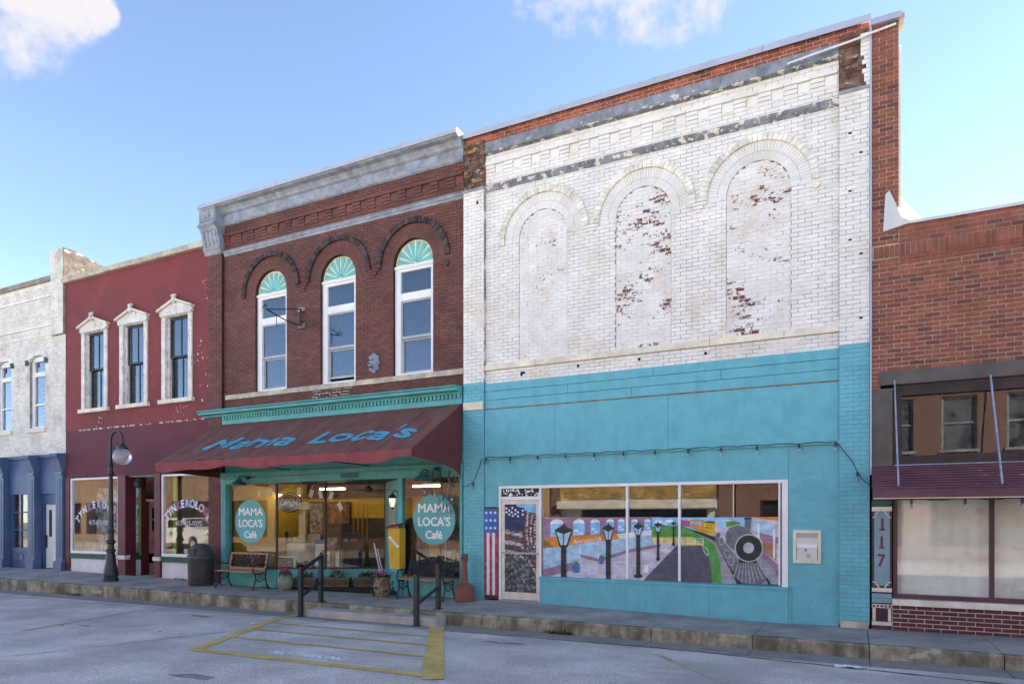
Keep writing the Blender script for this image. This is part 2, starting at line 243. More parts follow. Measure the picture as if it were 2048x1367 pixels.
# ---------------------------------------------------------------- mesh helpers
BASE = {}
class MB:
    def __init__(s): s.v = []; s.f = []
    def add(s, vs, fs):
        b = len(s.v); s.v += [tuple(v) for v in vs]; s.f += [tuple(i+b for i in f) for f in fs]; return s
    def box(s, x0, x1, y0, y1, z0, z1):
        return s.add([(x0, y0, z0), (x1, y0, z0), (x1, y1, z0), (x0, y1, z0), (x0, y0, z1), (x1, y0, z1), (x1, y1, z1), (x0, y1, z1)],
                     [(0, 3, 2, 1), (4, 5, 6, 7), (0, 1, 5, 4), (1, 2, 6, 5), (2, 3, 7, 6), (3, 0, 4, 7)])
    def hexa(s, a, b):                  # two quads joined
        return s.add(list(a)+list(b), [(0, 3, 2, 1), (4, 5, 6, 7), (0, 1, 5, 4), (1, 2, 6, 5), (2, 3, 7, 6), (3, 0, 4, 7)])
    def prism(s, poly, a, b, axis='y'):
        n = len(poly)
        if axis == 'y': A = [(x, a, z) for x, z in poly]; B = [(x, b, z) for x, z in poly]
        elif axis == 'x': A = [(a, y, z) for y, z in poly]; B = [(b, y, z) for y, z in poly]
        else: A = [(x, y, a) for x, y in poly]; B = [(x, y, b) for x, y in poly]
        return s.add(A+B, [tuple(range(n)), tuple(range(2*n-1, n-1, -1))]+[(i, i+n, (i+1) % n+n, (i+1) % n) for i in range(n)])
    def flat(s, poly, y):
        return s.add([(x, y, z) for x, z in poly], [tuple(range(len(poly)))])
    def tube(s, pts, r, n=8, cap=True):
        pts = [Vector(p) for p in pts]; rs = r if isinstance(r, (list, tuple)) else [r]*len(pts)
        vs = []; up = Vector((0, 0, 1)); prev = None
        for i, p in enumerate(pts):
            d = (pts[min(i+1, len(pts)-1)]-pts[max(i-1, 0)]).normalized()
            a = prev if prev else (up if abs(d.z) < .9 else Vector((1, 0, 0)))
            e1 = (a-d*a.dot(d)).normalized(); e2 = d.cross(e1); prev = e1
            vs += [tuple(p+(e1*math.cos(t)+e2*math.sin(t))*rs[i]) for t in [2*math.pi*k/n for k in range(n)]]
        fs = [(i*n+k, i*n+(k+1) % n, (i+1)*n+(k+1) % n, (i+1)*n+k) for i in range(len(pts)-1) for k in range(n)]
        if cap: fs += [tuple(range(n-1, -1, -1)), tuple(range((len(pts)-1)*n, len(pts)*n))]
        return s.add(vs, fs)
    def bar(s, a, b, w, h=None):
        a, b = Vector(a), Vector(b); d = (b-a).normalized(); up = Vector((0, 0, 1)) if abs(d.z) < .95 else Vector((0, 1, 0))
        e1 = d.cross(up).normalized()*(w/2); e2 = e1.cross(d).normalized()*((h or w)/2)
        q = [-e1-e2, e1-e2, e1+e2, -e1+e2]
        return s.hexa([tuple(a+k) for k in q], [tuple(b+k) for k in q])
    def lathe(s, c, prof, n=20):
        vs = [(c[0]+r*math.cos(2*math.pi*k/n), c[1]+r*math.sin(2*math.pi*k/n), c[2]+z) for r, z in prof for k in range(n)]
        fs = [(i*n+k, i*n+(k+1) % n, (i+1)*n+(k+1) % n, (i+1)*n+k) for i in range(len(prof)-1) for k in range(n)]
        fs += [tuple(range(n-1, -1, -1)), tuple(range((len(prof)-1)*n, len(prof)*n))]
        return s.add(vs, fs)
    def ball(s, c, r, n=10, m=7, sz=1.):
        return s.lathe(c, [(max(.002, r*math.sin(math.pi*i/m)), -r*sz*math.cos(math.pi*i/m)) for i in range(m+1)], n)
    def build(s, name, mat, parent=None, smooth=False, kind=None, label=None):
        me = bpy.data.meshes.new(name); o0 = BASE.get(parent.name, Vector()) if parent else Vector()
        me.from_pydata([(v[0]-o0.x, v[1]-o0.y, v[2]-o0.z) for v in s.v], [], s.f); me.update()
        me.materials.append(MAT[mat])
        if smooth:
            me.polygons.foreach_set('use_smooth', [True]*len(me.polygons)); me.set_sharp_from_angle(angle=R(38))
        o = bpy.data.objects.new(name, me); COL.objects.link(o)
        if parent: o.parent = parent
        BASE[o.name] = o0.copy()
        if kind: o['kind'] = kind
        if label: o['label'] = label
        return o
def thing(name, label, cat, loc=(0, 0, 0), group=None):
    o = bpy.data.objects.new(name, None); COL.objects.link(o); o.location = loc; o.empty_display_size = .2
    o['label'] = label; o['category'] = cat
    if group: o['group'] = group
    BASE[o.name] = Vector(loc); return o
def tag(o, label, cat, group=None):
    o['label'] = label; o['category'] = cat
    if group: o['group'] = group
    return o
def bx(name, mat, parent, *a): return MB().box(*a).build(name, mat, parent)
_tc = {}
def text2d(s, off=0.):
    if (s, off) in _tc: return _tc[(s, off)]
    cu = bpy.data.curves.new('t', 'FONT'); cu.body = s; cu.size = 1; cu.offset = off; cu.resolution_u = 3; cu.align_x = 'CENTER'
    ob = bpy.data.objects.new('t', cu); COL.objects.link(ob)
    dg = bpy.context.evaluated_depsgraph_get(); me = bpy.data.meshes.new_from_object(ob.evaluated_get(dg))
    vs = [tuple(v.co) for v in me.vertices]; fs = [tuple(p.vertices) for p in me.polygons]
    bpy.data.objects.remove(ob); bpy.data.meshes.remove(me); bpy.data.curves.remove(cu)
    _tc[(s, off)] = (vs, fs); return vs, fs
def bold(mb, s, cx, z, size, y, sx=1., wt=.008, shear=0., rot=0.):
    for q, (a, b) in enumerate(((-1, 0), (1, 0), (0, .8), (0, -.8), (-.5, .4), (.5, -.4))): text_xz(mb, s, cx+a*wt, z+b*wt, size, y-.0003*q, sx, 0., shear, rot)
    return mb
def text(mb, s, fn, off=0.):            # fn maps (x, y) in em units to a world point
    vs, fs = text2d(s, off); return mb.add([fn(v[0], v[1]) for v in vs], fs)
def text_xz(mb, s, cx, z, size, y, sx=1., off=0., shear=0., rot=0.):
    c, n = math.cos(rot), math.sin(rot)
    def fn(a, b):
        a, b = (a+shear*b)*size*sx, b*size
        return (cx+a*c-b*n, y, z+a*n+b*c)
    return text(mb, s, fn, off)
# ---------------------------------------------------------------- bricks
def subtract(iv, ex):
    out = list(iv)
    for a, b in ex:
        out = [q for x0, x1 in out for q in ((x0, min(x1, a)), (max(x0, b), x1)) if q[1]-q[0] > .012]
    return out
def courses(x0, x1, z0, z1, excl=None, L=.21, H=.0725):
    """running bond: list of (x0,x1,z0,z1) bricks and list of solid strips"""
    n = max(1, round((z1-z0)/H)); h = (z1-z0)/n; bricks = []; strips = []
    for i in range(n):
        za, zb = z0+i*h, z0+(i+1)*h
        for a, b in subtract([(x0, x1)], excl((za+zb)/2) if excl else []):
            strips.append((a, b, za, zb)); k = math.floor((a-x0-(i % 2)*L/2)/L); x = x0+(i % 2)*L/2+k*L
            while x < b:
                p, q = max(x, a), min(x+L, b)
                if q-p > .03: bricks.append((p, q, za, zb))
                x += L
    return bricks, strips
def lay(root, bricks, yf, mat, joint=.009, depth=.05, limit=300, minlen=.19, jit=.003):
    """nearest full bricks are objects of their own, the rest are joined into one part"""
    bricks = [(b if len(b) > 4 else (*b, yf)) for b in bricks]
    full = sorted([b for b in bricks if b[1]-b[0] > minlen], key=lambda b: ((b[0]+b[1])/2)**2+b[4]**2+((b[2]+b[3])/2-CAMZ)**2)[:limit]
    fs = set(id(b) for b in full); o0 = BASE[root.name]; me = None; cache = {}
    for b in full:
        l, h = b[1]-b[0]-joint, b[3]-b[2]-joint; key = (round(l, 3), round(h, 4))
        if key not in cache:
            m = MB().box(-l/2, l/2, 0, depth, -h/2, h/2); me = bpy.data.meshes.new('brick')
            me.from_pydata(m.v, [], m.f); me.materials.append(MAT[mat]); cache[key] = me
        o = bpy.data.objects.new('brick', cache[key]); COL.objects.link(o); o.parent = root
        o.location = ((b[0]+b[1])/2-o0.x, b[4]+rnd.uniform(-jit, jit)-o0.y, (b[2]+b[3])/2-o0.z)
    m = MB()
    for b in bricks:
        if id(b) in fs: continue
        y = b[4]+rnd.uniform(-jit, jit); j = joint/2
        m.box(b[0]+j, b[1]-j, y, y+depth, b[2]+j, b[3]-j)
    if m.v: m.build('brickwork', mat, root, kind='stuff')
def backing(root, strips, yf, mat, depth=.25, rec=.009):
    m = MB()
    for a, b, za, zb in strips: m.box(a, b, yf+rec, yf+depth, za, zb)
    return m.build('wall', mat, root)
def ring_bricks(m, cx, zs, r0, r1, n, y0, y1, gap=.1, a0=0., a1=math.pi):
    for i in range(n):
        t0 = a0+(a1-a0)*(i+gap/2)/n; t1 = a0+(a1-a0)*(i+1-gap/2)/n
        q = [(cx+r*math.cos(t), zs+r*math.sin(t)) for r, t in ((r0, t0), (r1, t0), (r1, t1), (r0, t1))]
        m.prism(q, y0, y1)
    return m
def annulus(m, cx, zs, r0, r1, y0, y1, n=24, a0=0., a1=math.pi):
    return ring_bricks(m, cx, zs, r0, r1, n, y0, y1, 0., a0, a1)
def arch_excl(cs, zs, hw, ro, zb):
    def f(z):
        o = []
        for c in cs:
            if zb <= z < zs: o.append((c-hw, c+hw))
            elif zs <= z < zs+ro: d = math.sqrt(ro*ro-(z-zs)**2); o.append((c-d, c+d))
        return o
    return f
def arc_poly(cx, zs, r, z0, n=24):
    return [(cx-r, z0), (cx+r, z0)]+[(cx+r*math.cos(math.pi*i/n), zs+r*math.sin(math.pi*i/n)) for i in range(n+1)]
# ================================================================ ground
def struct(o): o['kind'] = 'structure'; return o
def lerp_tab(tab, x):
    if x <= tab[0][0]: return tab[0][1]
    for (a, p), (b, q) in zip(tab, tab[1:]):
        if x <= b: return p+(q-p)*(x-a)/(b-a)
    return tab[-1][1]
ZB = [(-30, .13), (-21.5, .13), (-15.2, .055), (-14.2, .0), (-12.9, -.01), (-8, .02), (-6.2, .05), (-5.4, .03), (-1, -.06), (.3, -.05), (2.3, -.03), (9, -.03)]
def zback(x): return lerp_tab(ZB, x)
def zfront(x): return .013-.0016*(x+20)
def walk_z(x, y): t = (y-10.7)/(12.5-10.7); return zfront(x)*(1-t)+zback(x)*t
YK = 10.7
m = MB(); m.add([(-400, -400, -.9), (400, -400, -.9), (400, 400, -.9), (-400, 400, -.9)], [(0, 1, 2, 3)]); struct(m.build('ground', 'ground_far'))
m = MB(); nx, ys = 24, [-7, -2, 4, 10.0]
def rz(x, y): return road_z(x, max(y, -2))-(0 if y > -2 else (-2-y)*.015)
vs = [(-70+i*100/nx, y, rz(-70+i*100/nx, y)) for i in range(nx+1) for y in ys]
m.add(vs, [(i*4+j, (i+1)*4+j, (i+1)*4+j+1, i*4+j+1) for i in range(nx) for j in range(3)])
road = struct(m.build('road', 'asphalt'))
gut = bpy.data.objects.new('gutter', None); COL.objects.link(gut); struct(gut); BASE['gutter'] = Vector()
wk = bpy.data.objects.new('sidewalk', None); COL.objects.link(wk); struct(wk); BASE['sidewalk'] = Vector()
kb = bpy.data.objects.new('kerb', None); COL.objects.link(kb); struct(kb); BASE['kerb'] = Vector()
def gz(x, y): return road_z(x, 10)-.006-.03*(y-10)
base = MB(); X = .21+1.55*5
xs = [X-1.55*i for i in range(25)]
for a, b in zip(xs[1:], xs):
    g = .006; a2, b2 = a+g, b-g
    def quad(y0, y1, dz, f, a2=a2, b2=b2): return [(a2, y0, f(a2, y0)+dz), (b2, y0, f(b2, y0)+dz), (b2, y1, f(b2, y1)+dz), (a2, y1, f(a2, y1)+dz)]
    MB().hexa(quad(YK+.14, 12.48, -.12, walk_z), quad(YK+.14, 12.48, 0, walk_z)).build('paving_slab', 'concrete_walk', wk)
    # kerb stone with a worn rounded edge
    prof = [(YK+.14, -.5), (YK+.012, -.5), (YK, -.03), (YK+.012, -.008), (YK+.035, 0), (YK+.14, .001)]
    A = [(a2, y, (walk_z(a2, y)+z) if z > -.4 else z) for y, z in prof]; B = [(b2, y, (walk_z(b2, y)+z) if z > -.4 else z) for y, z in prof]
    n = len(prof); MB().add(A+B, [tuple(range(n-1, -1, -1)), tuple(range(n, 2*n))]+[(i, (i+1) % n, (i+1) % n+n, i+n) for i in range(n)]).build('kerb_stone', 'kerb_concrete', kb)
    base.hexa(quad(YK+.02, 12.48, -.3, walk_z), [(x, y, z-.05) for x, y, z in [(a-.01, YK+.02, walk_z(a, YK+.02)), (b+.01, YK+.02, walk_z(b, YK+.02)), (b+.01, 12.48, walk_z(b, 12.48)), (a-.01, 12.48, walk_z(a, 12.48))]])
    a3, b3 = a+.005, b-.005
    MB().add([(a3, 10.0, gz(a3, 10)), (b3, 10.0, gz(b3, 10)), (b3, YK+.02, gz(b3, YK)), (a3, YK+.02, gz(a3, YK))], [(0, 1, 2, 3)]).build('gutter_slab', 'gutter_concrete', gut)
base.build('joint_bed', 'joint_dark', wk)
m = MB(); m.add([(-30, 9.96, road_z(-30, 10)-.02), (9, 9.96, road_z(9, 10)-.02), (9, YK+.05, gz(9, YK)-.02), (-30, YK+.05, gz(-30, YK)-.02)], [(0, 1, 2, 3)]); m.build('gutter_bed', 'joint_dark', gut)
# far pavement on the other side
m = MB(); m.box(-70, 30, -9.5, -7, -.8, -.12); struct(m.build('far_sidewalk', 'concrete_walk'))
# road marks (paint lies on the asphalt)
def on_road(pts, mat, name, dz=.004, dense=1):
    m = MB(); q = [G(*p) for p in pts]
    return m.add([(x, y, road_z(x, min(y, 10))+dz+(0 if y < 10 else gz(x, y)-road_z(x, 10)+.004)) for x, y in q], [tuple(range(len(q)))]).build(name, mat, None)
def Z2(x, y): return (340+x*.30273, 1180+y*.30273)
box_t = thing('parking_marking', 'yellow painted no parking box with three cross bars below the cafe step', 'road marking', (-6, 8.5, road_z(-6, 8.5)))
def mark(pts, mat, name, par, dz=.004):
    q = [G(*p) for p in pts]; m = MB(); o0 = BASE[par.name]
    nrm = [(x, y, (road_z(x, y) if y <= 10 else gz(x, y))+dz) for x, y in q]
    return m.add(nrm, [tuple(range(len(q)))]).build(name, mat, par)
def strip(p, q, w0, w1, name, mat, par, dz=.004, n=10, jag=.0):
    a, b = Vector((*G(*p), 0)), Vector((*G(*q), 0)); d = (b-a).normalized(); e = Vector((-d.y, d.x, 0)); vs = []
    for i in range(n+1):
        t = i/n; c = a.lerp(b, t); wd = (w0+(w1-w0)*t)/2
        for s in (-1, 1):
            k = c+e*s*(wd+rnd.uniform(-jag, jag)); vs.append((k.x, k.y, (road_z(k.x, k.y) if k.y <= 10 else gz(k.x, k.y)+.003)+dz))
    return MB().add(vs, [(2*i, 2*i+1, 2*i+3, 2*i+2) for i in range(n)]).build(name, mat, par)
strip(Z2(862, 158), Z2(700, 190), .15, .17, 'paint_line', 'yellow_line', box_t, .0075, 6, .008)
strip(Z2(715, 186), Z2(160, 392), .17, .19, 'paint_line', 'yellow_line', box_t, .0065, 14, .008)
strip(Z2(150, 388), Z2(1745, 568), .17, .17, 'paint_line', 'yellow_line', box_t, .0055, 24, .008)
strip(Z2(1762, 236), Z2(1735, 590), .26, .26, 'paint_line', 'yellow_line', box_t, .0095, 14, .01)
for a, b, wd in (((690, 216), (1728, 306), .06), ((545, 255), (1726, 363), .075), ((420, 308), (1712, 437), .085)):
    strip(Z2(*a), Z2(*b), wd, wd, 'cross_bar', 'yellow_line', box_t, .008, 16, .005)
# NO PARKING stencilled on the asphalt, read from the kerb side
p0, p1 = Vector((*G(*Z2(672, 408)), 0)), Vector((*G(*Z2(1158, 458)), 0)); dx = (p1-p0); W = dx.length; dx.normalize(); dyv = Vector((-dx.y, dx.x, 0))
vs, fs = text2d('NO PARKING', 0.); x0 = min(v[0] for v in vs); x1 = max(v[0] for v in vs); k = W/(x1-x0)
m = MB()
for q_, o_ in enumerate((-.012, 0, .012)): m.add([(p.x, p.y, road_z(p.x, p.y)+.004+.0006*q_) for p in [p0+dx*((v[0]-x0)*k+o_)+dyv*(v[1]*k*1.2-.06+o_*.6) for v in vs]], fs)
m.build('stencil_lettering', 'white_line', box_t)
l1 = thing('bay_line', 'worn faded yellow parking line in front of the lamp post', 'road marking', (*G(170, 1240), road_z(*G(170, 1240))))
strip((45, 1261), (300, 1216), .1, .08, 'paint_line', 'yellow_faded', l1, .004, 14, .01)
l2 = thing('bay_line', 'dull yellow parking line leading away from the night deposit box', 'road marking', (*G(1400, 1345), road_z(*G(1400, 1345))))
strip((1312, 1307), (1500, 1385), .1, .1, 'paint_line', 'yellow_faded', l2, .004, 14, .008)
# cracks and stains belong to the road
for pts, wd in ((((-40, 1317), (130, 1300), (330, 1277), (520, 1254), (640, 1243), (700, 1236)), .022),):
    for a, b in zip(pts, pts[1:]): strip(a, b, wd, wd, 'crack', 'crack', road, .003, 12, .009)
strip((0, 1190.5), (300, 1214), .03, .03, 'crack', 'crack', road, .003, 20, .012)
strip((300, 1214), (900, 1262), .025, .02, 'crack', 'crack', road, .003, 30, .01)
strip((900, 1262), (1290, 1291), .03, .04, 'crack', 'crack', road, .003, 20, .014); strip((1290, 1291), (2080, 1375), .05, .06, 'crack', 'crack', road, .003, 30, .02)
for (x, y, rx, ry) in ((400, 1231, .35, .12), (170, 1250, .28, .06), (120, 1249, .18, .05), (320, 1262, .1, .05), (385, 1352, .4, .12), (1010, 1285, .5, .1), (700, 1230, .25, .05)):
    c = G(x, y); pts = []
    for i in range(14):
        t = 2*math.pi*i/14; k = rnd.uniform(.55, 1.1); pts.append((c[0]+rx*k*math.cos(t), c[1]+ry*k*math.sin(t)))
    MB().add([(a, b, road_z(a, b)+.0025) for a, b in pts], [tuple(range(14))]).build('oil_stain', 'oil_stain', road)
# ================================================================ white painted building
YP, YF = 12.44, 12.52
ZS, RO, RR, RH = 7.465, .535, .865, .985
wb = thing('shop_building', 'tall building of white painted brick with bricked up arches above a blue front', 'building', (-3.6, 12.5, 0))
wc = [-5.6, -3.53, -1.48]
XL, XR, PL, PR = -7.42, .25, -6.92, -.20
# solid body
MB().box(XL+.02, XR-.01, 12.85, 27, -.3, 9.55).build('rear_block', 'side_wall', wb)
MB().box(XL+.01, XR, 12.80, 27.1, 9.55, 9.62).build('roof', 'roofing', wb)
# panel bricks
ex = arch_excl(wc, ZS, RO, RR, 4.97)
b1, s1 = courses(PL, PR, 4.97, 9.0, ex)
b2, s2 = courses(PL, PR, 4.57, 4.84)
b3, s3 = courses(PL, PR, 9.0, 9.38)
bp, sp = [], []
for a, b, zt in ((XL, PL, 8.66), (PR, XR, 8.74)):
    q, s = courses(a, b, 4.60, zt); bp += [(*k, YP) for k in q]; sp += s
front = [(*k, YF) for k in b1+b2+b3]
lay(wb, front+bp, YF, 'white_brick')
backing(wb, s1+s2+s3, YF, 'white_mortar', .33); 
for lo in (True, False):
    m = MB(); [m.box(a, b, YP+.009, YF+.3, za, zb) for a, b, za, zb in sp if (a < -3) == lo]; m.build('pilaster', 'white_mortar', wb)
# bricked-up arches
for i, c in enumerate(wc):
    def inside(z, c=c): 
        d = RO if z < ZS else math.sqrt(max(0, RO*RO-(z-ZS)**2))
        return [(c-9, c-d), (c+d, c+9)]
    q, s = courses(c-RO, c+RO, 4.97, ZS+RO-.01, inside)
    q = [(a+rnd.uniform(-.006, .006), b+rnd.uniform(-.006, .006), za, zb) for a, b, za, zb in q]
    m = MB(); [m.box(a+.007, b-.007, YF+.014+rnd.uniform(-.003, .003), YF+.1, za+.006, zb-.006) for a, b, za, zb in q]
    blind = m.build('brick_infill', 'white_brick_peeling_%d' % i, wb, kind='stuff')
    m = MB(); [m.box(a, b, YF+.019, YF+.33, za, zb) for a, b, za, zb in s]; m.build('infill_bed', 'infill_mortar', blind)
    for t in range(46):
        t0 = math.pi*(t+.05)/46; t1 = math.pi*(t+.95)/46
        v = [(c+r*math.cos(a), ZS+r*math.sin(a)) for r, a in ((RO, t0), (.685, t0), (.685, t1), (RO, t1))]
        MB().prism(v, YF-.002, YF+.06).build('arch_brick', 'white_brick', wb)
        v = [(c+r*math.cos(a), ZS+r*math.sin(a)) for r, a in ((.692, t0), (RR-.004, t0), (RR-.004, t1), (.692, t1))]
        MB().prism(v, YF-.001, YF+.06).build('arch_brick', 'white_brick', wb)
    m = MB(); annulus(m, c, ZS, RO, RR+.02, YF+.012, YF+.33, 30); m.build('arch_bed', 'white_mortar', wb)
    for t in range(34):
        t0 = math.pi*(t+.04)/34; t1 = math.pi*(t+.96)/34
        v = [(c+r*math.cos(a), ZS+r*math.sin(a)) for r, a in ((RR, t0), (RH, t0), (RH, t1), (RR, t1))]
        MB().prism(v, YF-.04-rnd.uniform(0, .01), YF+.03).build('hood_brick', 'white_brick_cream', wb)
    for s_, n_ in ((-1, 1 if i == 0 else 0), (1, 0)):
        for k in range(n_): bx('hood_brick', 'white_brick_cream', wb, min(c+s_*RR, c+s_*RH), max(c+s_*RR, c+s_*RH), YF-.05, YF+.02, ZS-.072*(k+1)+.004, ZS-.072*k-.004)
for c in ((wc[0]+wc[1])/2, (wc[1]+wc[2])/2):
    for k, hw in enumerate((.15, .09, .045)): bx('corbel_brick', 'white_brick', wb, c-hw, c+hw, YF-.04+.008*k, YF+.02, ZS-.06*(k+1)+.004, ZS-.06*k-.004)
m = MB(); ring_bricks(m, -.55, 7.36, .0, .06, 12, YF-.06, YF, 0, 0, 2*math.pi); m.build('rosette', 'white_brick_cream', wb)
# corbel table: hanging brick brackets under a projecting course
def corbels(root, x0, x1, zt, mat, yf, per=.42, cream=None):
    n = int(round((x1-x0)/per)); per = (x1-x0)/n
    for i in range(n):
        a = x0+i*per
        for k in range(4):
            h = .0725; z1 = zt-k*h; w_ = per*.52
            if k == 0: bx('corbel_brick', mat, root, a+.004, a+per-.004, yf-.055, yf+.01, z1-h+.005, z1-.003)
            else:
                bx('corbel_brick', mat, root, a+.004, a+w_-.004, yf-.05+.012*k, yf+.01, z1-h+.005, z1-.003)
        if cream: bx('corbel_recess', cream, root, a+w_+.006, a+per-.006, yf-.012, yf+.01, zt-.0725*3.4, zt-.0725-.004)
corbels(wb, PL+.02, PR-.02, 9.21, 'white_brick', YF, .42, 'white_brick')
# sheet metal bands
m = MB(); m.prism([(YF-.03, 9.40), (YF+.05, 9.40), (YF+.05, 9.64), (YF-.03, 9.64)], PL, PR, 'x'); m.build('frieze_sheet', 'zinc_peel', wb)
m = MB(); m.prism([(YF-.09, 9.385), (YF+.05, 9.36), (YF+.05, 9.41), (YF-.04, 9.42), (YF-.1, 9.405)], PL, PR, 'x'); m.build('frieze_lip', 'strip_peel', wb)
m = MB(); m.prism([(YF-.015, 8.60), (YF+.02, 8.59), (YF+.02, 8.73), (YF-.04, 8.735), (YF-.065, 8.715), (YF-.06, 8.68), (YF-.035, 8.64)], PL, PR, 'x'); m.build('belt_moulding', 'strip_peel', wb)
for a, b, zt in ((XL, PL, 8.70), (PR, XR-.015, 8.78)): MB().prism([(YP-.02, zt-.045), (YP+.3, zt-.045), (YP+.3, zt), (YP-.03, zt)], a, b, 'x').build('pilaster_cap', 'zinc', wb)
for a, b, zb, zt in ((XL, PL, 8.70, 9.70), (PR, XR-.05, 8.78, 9.72)):        # raw core left where the corner brackets were
    q, s = courses(a, b, zb, zt, None, .19, .073); m = MB()
    for (p, r_, za, ze) in q: y = YP+.03+rnd.uniform(-.012, .03); m.box(p+.004, r_-.004, y, y+.12, za+.003, ze-.003)
    core = m.build('bare_brick_core', 'old_brick', wb, kind='stuff'); MB().box(a+.005, b-.005, YP+.045, YF+.3, zb, zt).build('core_bed', 'old_brick', core)
for k in range(12): bx('white_brick_remnant', 'white_brick', wb, XR-.05-rnd.choice((0, .03, .06, .08)), XR-.005, YP+.005, YP+.09, 8.785+k*.0727, 8.85+k*.0727)
bx('remnant_bed', 'old_brick', wb, XR-.051, XR-.006, YP+.06, YF+.28, 8.78, 9.66)
q, s = courses(XL, XR, 9.64, 9.86, None, .21, .073); lay(wb, [k for k in q], YF-.0, 'orange_brick', .012, .06, 0)
backing(wb, s, YF, 'parapet_mortar', .3, .006)
MB().prism([(YF-.07, 9.83), (YF-.062, 9.83), (YF-.062, 9.93), (YF+.36, 9.96), (YF+.36, 9.83), (YF+.37, 9.83), (YF+.37, 9.975), (YF-.07, 9.945)], XL-.02, XR+.02, 'x').build('parapet_coping', 'coping_metal', wb)
for x in (-5.4, -3.3, -1.4): bx('coping_seam', 'zinc', wb, x-.006, x+.006, YF-.074, YF-.066, 9.83, 9.945)
# stone sill course, scaffold holes
prev = PL
for x in (-5.75, -4.62, -3.52, -2.3, -1.05, PR):
    MB().prism([(YF-.05, 4.845), (YF+.1, 4.845), (YF+.1, 4.965), (YF-.045, 4.965), (YF-.06+rnd.uniform(0, .015), 4.9)], prev+.003, x-.003, 'x').build('sill_stone', 'painted_stone', wb); prev = x
for x, z in ((-6.05, 4.7), (-4.86, 4.72), (-3.63, 4.72), (-.95, 4.86), (-6.1, 4.66), (-2.4, 4.7)):
    bx('putlog_hole', 'dark_void', wb, x, x+.05, YF-.004, YF+.02, z, z+rnd.choice((.05, .09)))
for x, zs in ((-7.1, (8.4, 8.37)), (-.06, (8.05, 7.1, 6.3)), (.1, (7.7, 6.05, 5.0))):
    for z in zs: bx('spalled_hole', 'dark_void', wb, x, x+.05, YP-.004, YP+.02, z, z+.03)
# ---- blue front
q, s = courses(XL, PL, .3, 4.60); q2, s2 = courses(PR, XR, .0, 4.60)
lay(wb, q+q2, YP, 'blue_brick', .007, .05, 0); backing(wb, s, YP, 'blue_mortar', .38, .006); backing(wb, s2, YP, 'blue_mortar', .38, .006)
bx('pilaster_foot', 'blue_paint', wb, XL, PL, YP+.002, YP+.3, -.1, .3)
MB().prism([(YP-.02, -.12), (YP+.1, -.12), (YP+.1, .07), (YP-.03, .06)], PR+.02, XR-.02, 'x').build('foot_stone', 'limestone', wb)
MB().prism([(YP-.025, 4.03), (YP+.1, 4.03), (YP+.1, 4.2), (YP-.03, 4.19)], XL+.01, PL-.01, 'x').build('bare_block', 'painted_stone', wb)
rows = [(4.57, 4.40), (4.40, 4.22), (4.22, 4.035)]
cuts = [[-3.33], [-5.05, -2.1], [-3.75]]
for (z1, z0), cs in zip(rows, cuts):
    e = [PL]+cs+[PR]
    for a, b in zip(e, e[1:]):
        t = rnd.uniform(0, .006); bx('siding_board', 'blue_paint', wb, a+.004, b-.004, YF-.03-t, YF+.05, z0+.005, z1-.005)
bx('siding_bed', 'blue_gap', wb, PL, PR, YF-.005, YF+.3, 4.03, 4.57)
bx('rust_strip', 'rust_strip', wb, PL, PR, YF-.034, YF+.04, 4.018, 4.034)
for a, b in ((PL, -5.32), (-5.32, -3.05), (-3.05, PR)): bx('plywood_panel', 'blue_paint', wb, a+.003, b-.003, YF-.04, YF+.05, 3.03, 4.014)
bx('panel_bed', 'blue_gap', wb, PL, PR, YF-.01, YF+.3, 2.98, 4.02)
bx('ledge_batten', 'blue_paint', wb, PL, PR+.14, YF-.09, YF+.04, 2.975, 3.028)
HB = 2.40
bx('header_panel', 'blue_paint', wb, PL, -.98, YF-.038, YF+.28, HB+.012, 2.973)
bx('header_board', 'blue_paint', wb, PL+.0, -6.585, YF-.036, YF+.28, 1.97, HB+.01)
q, s = courses(-.98, PR, .45, 2.973, None, .21, .073); q = [k for k in q if rnd.random() < .97]
lay(wb, q, YF-.03, 'blue_brick', .005, .05, 0, jit=.0015); backing(wb, s, YF-.03, 'blue_paint', .3, .004)
m = MB()
for i in range(14):
    for j in range(10): m.box(-.975+i*.055+.0015, -.975+(i+1)*.055-.0015, YF-.034, YF, -.1+j*.055+.0015, -.1+(j+1)*.055-.0015)
m.build('mosaic_tile', 'blue_brick', wb, kind='stuff'); bx('tile_bed', 'blue_paint', wb, -.98, PR, YF-.032, YF+.28, -.12, .45)
# window wall: frame, sill, knee wall
WX0, WX1, WZ0 = -5.64, -.985, .56
YG = YF+.0
fr = MB(); 
fr.box(-6.58, WX1, YF-.045, YF+.06, HB-.045, HB+.01)
fr.box(WX1-.1, WX1, YF-.05, YF+.06, WZ0, HB-.045); fr.box(WX1-.155, WX1-.125, YF-.04, YF+.06, WZ0+.03, HB-.045)
for x in (-3.83, -2.84): fr.box(x-.022, x+.022, YF-.04, YF+.05, WZ0+.03, HB-.045)
fr.box(-5.66, -5.62, YF-.045, YF+.06, WZ0, HB-.045)
wf = fr.build('window_frame', 'white_trim', wb)
for a, b in ((-5.62, -3.852), (-3.808, -2.862), (-2.818, WX1-.155)): bx('pane', 'shop_glass', wf, a, b, YG, YG+.006, WZ0+.03, HB-.045)
MB().prism([(YF-.1, .52), (YF+.06, .5), (YF+.06, .59), (YF-.1, .56)], WX0+.0, WX1+.02, 'x').build('window_sill', 'blue_paint', wb)
e = [WX0, -4.6, -3.45, -2.3, WX1+.01]
for a, b in zip(e, e[1:]): bx('knee_panel', 'blue_paint', wb, a+.002, b-.002, YF-.075, YF+.05, -.15, .52)
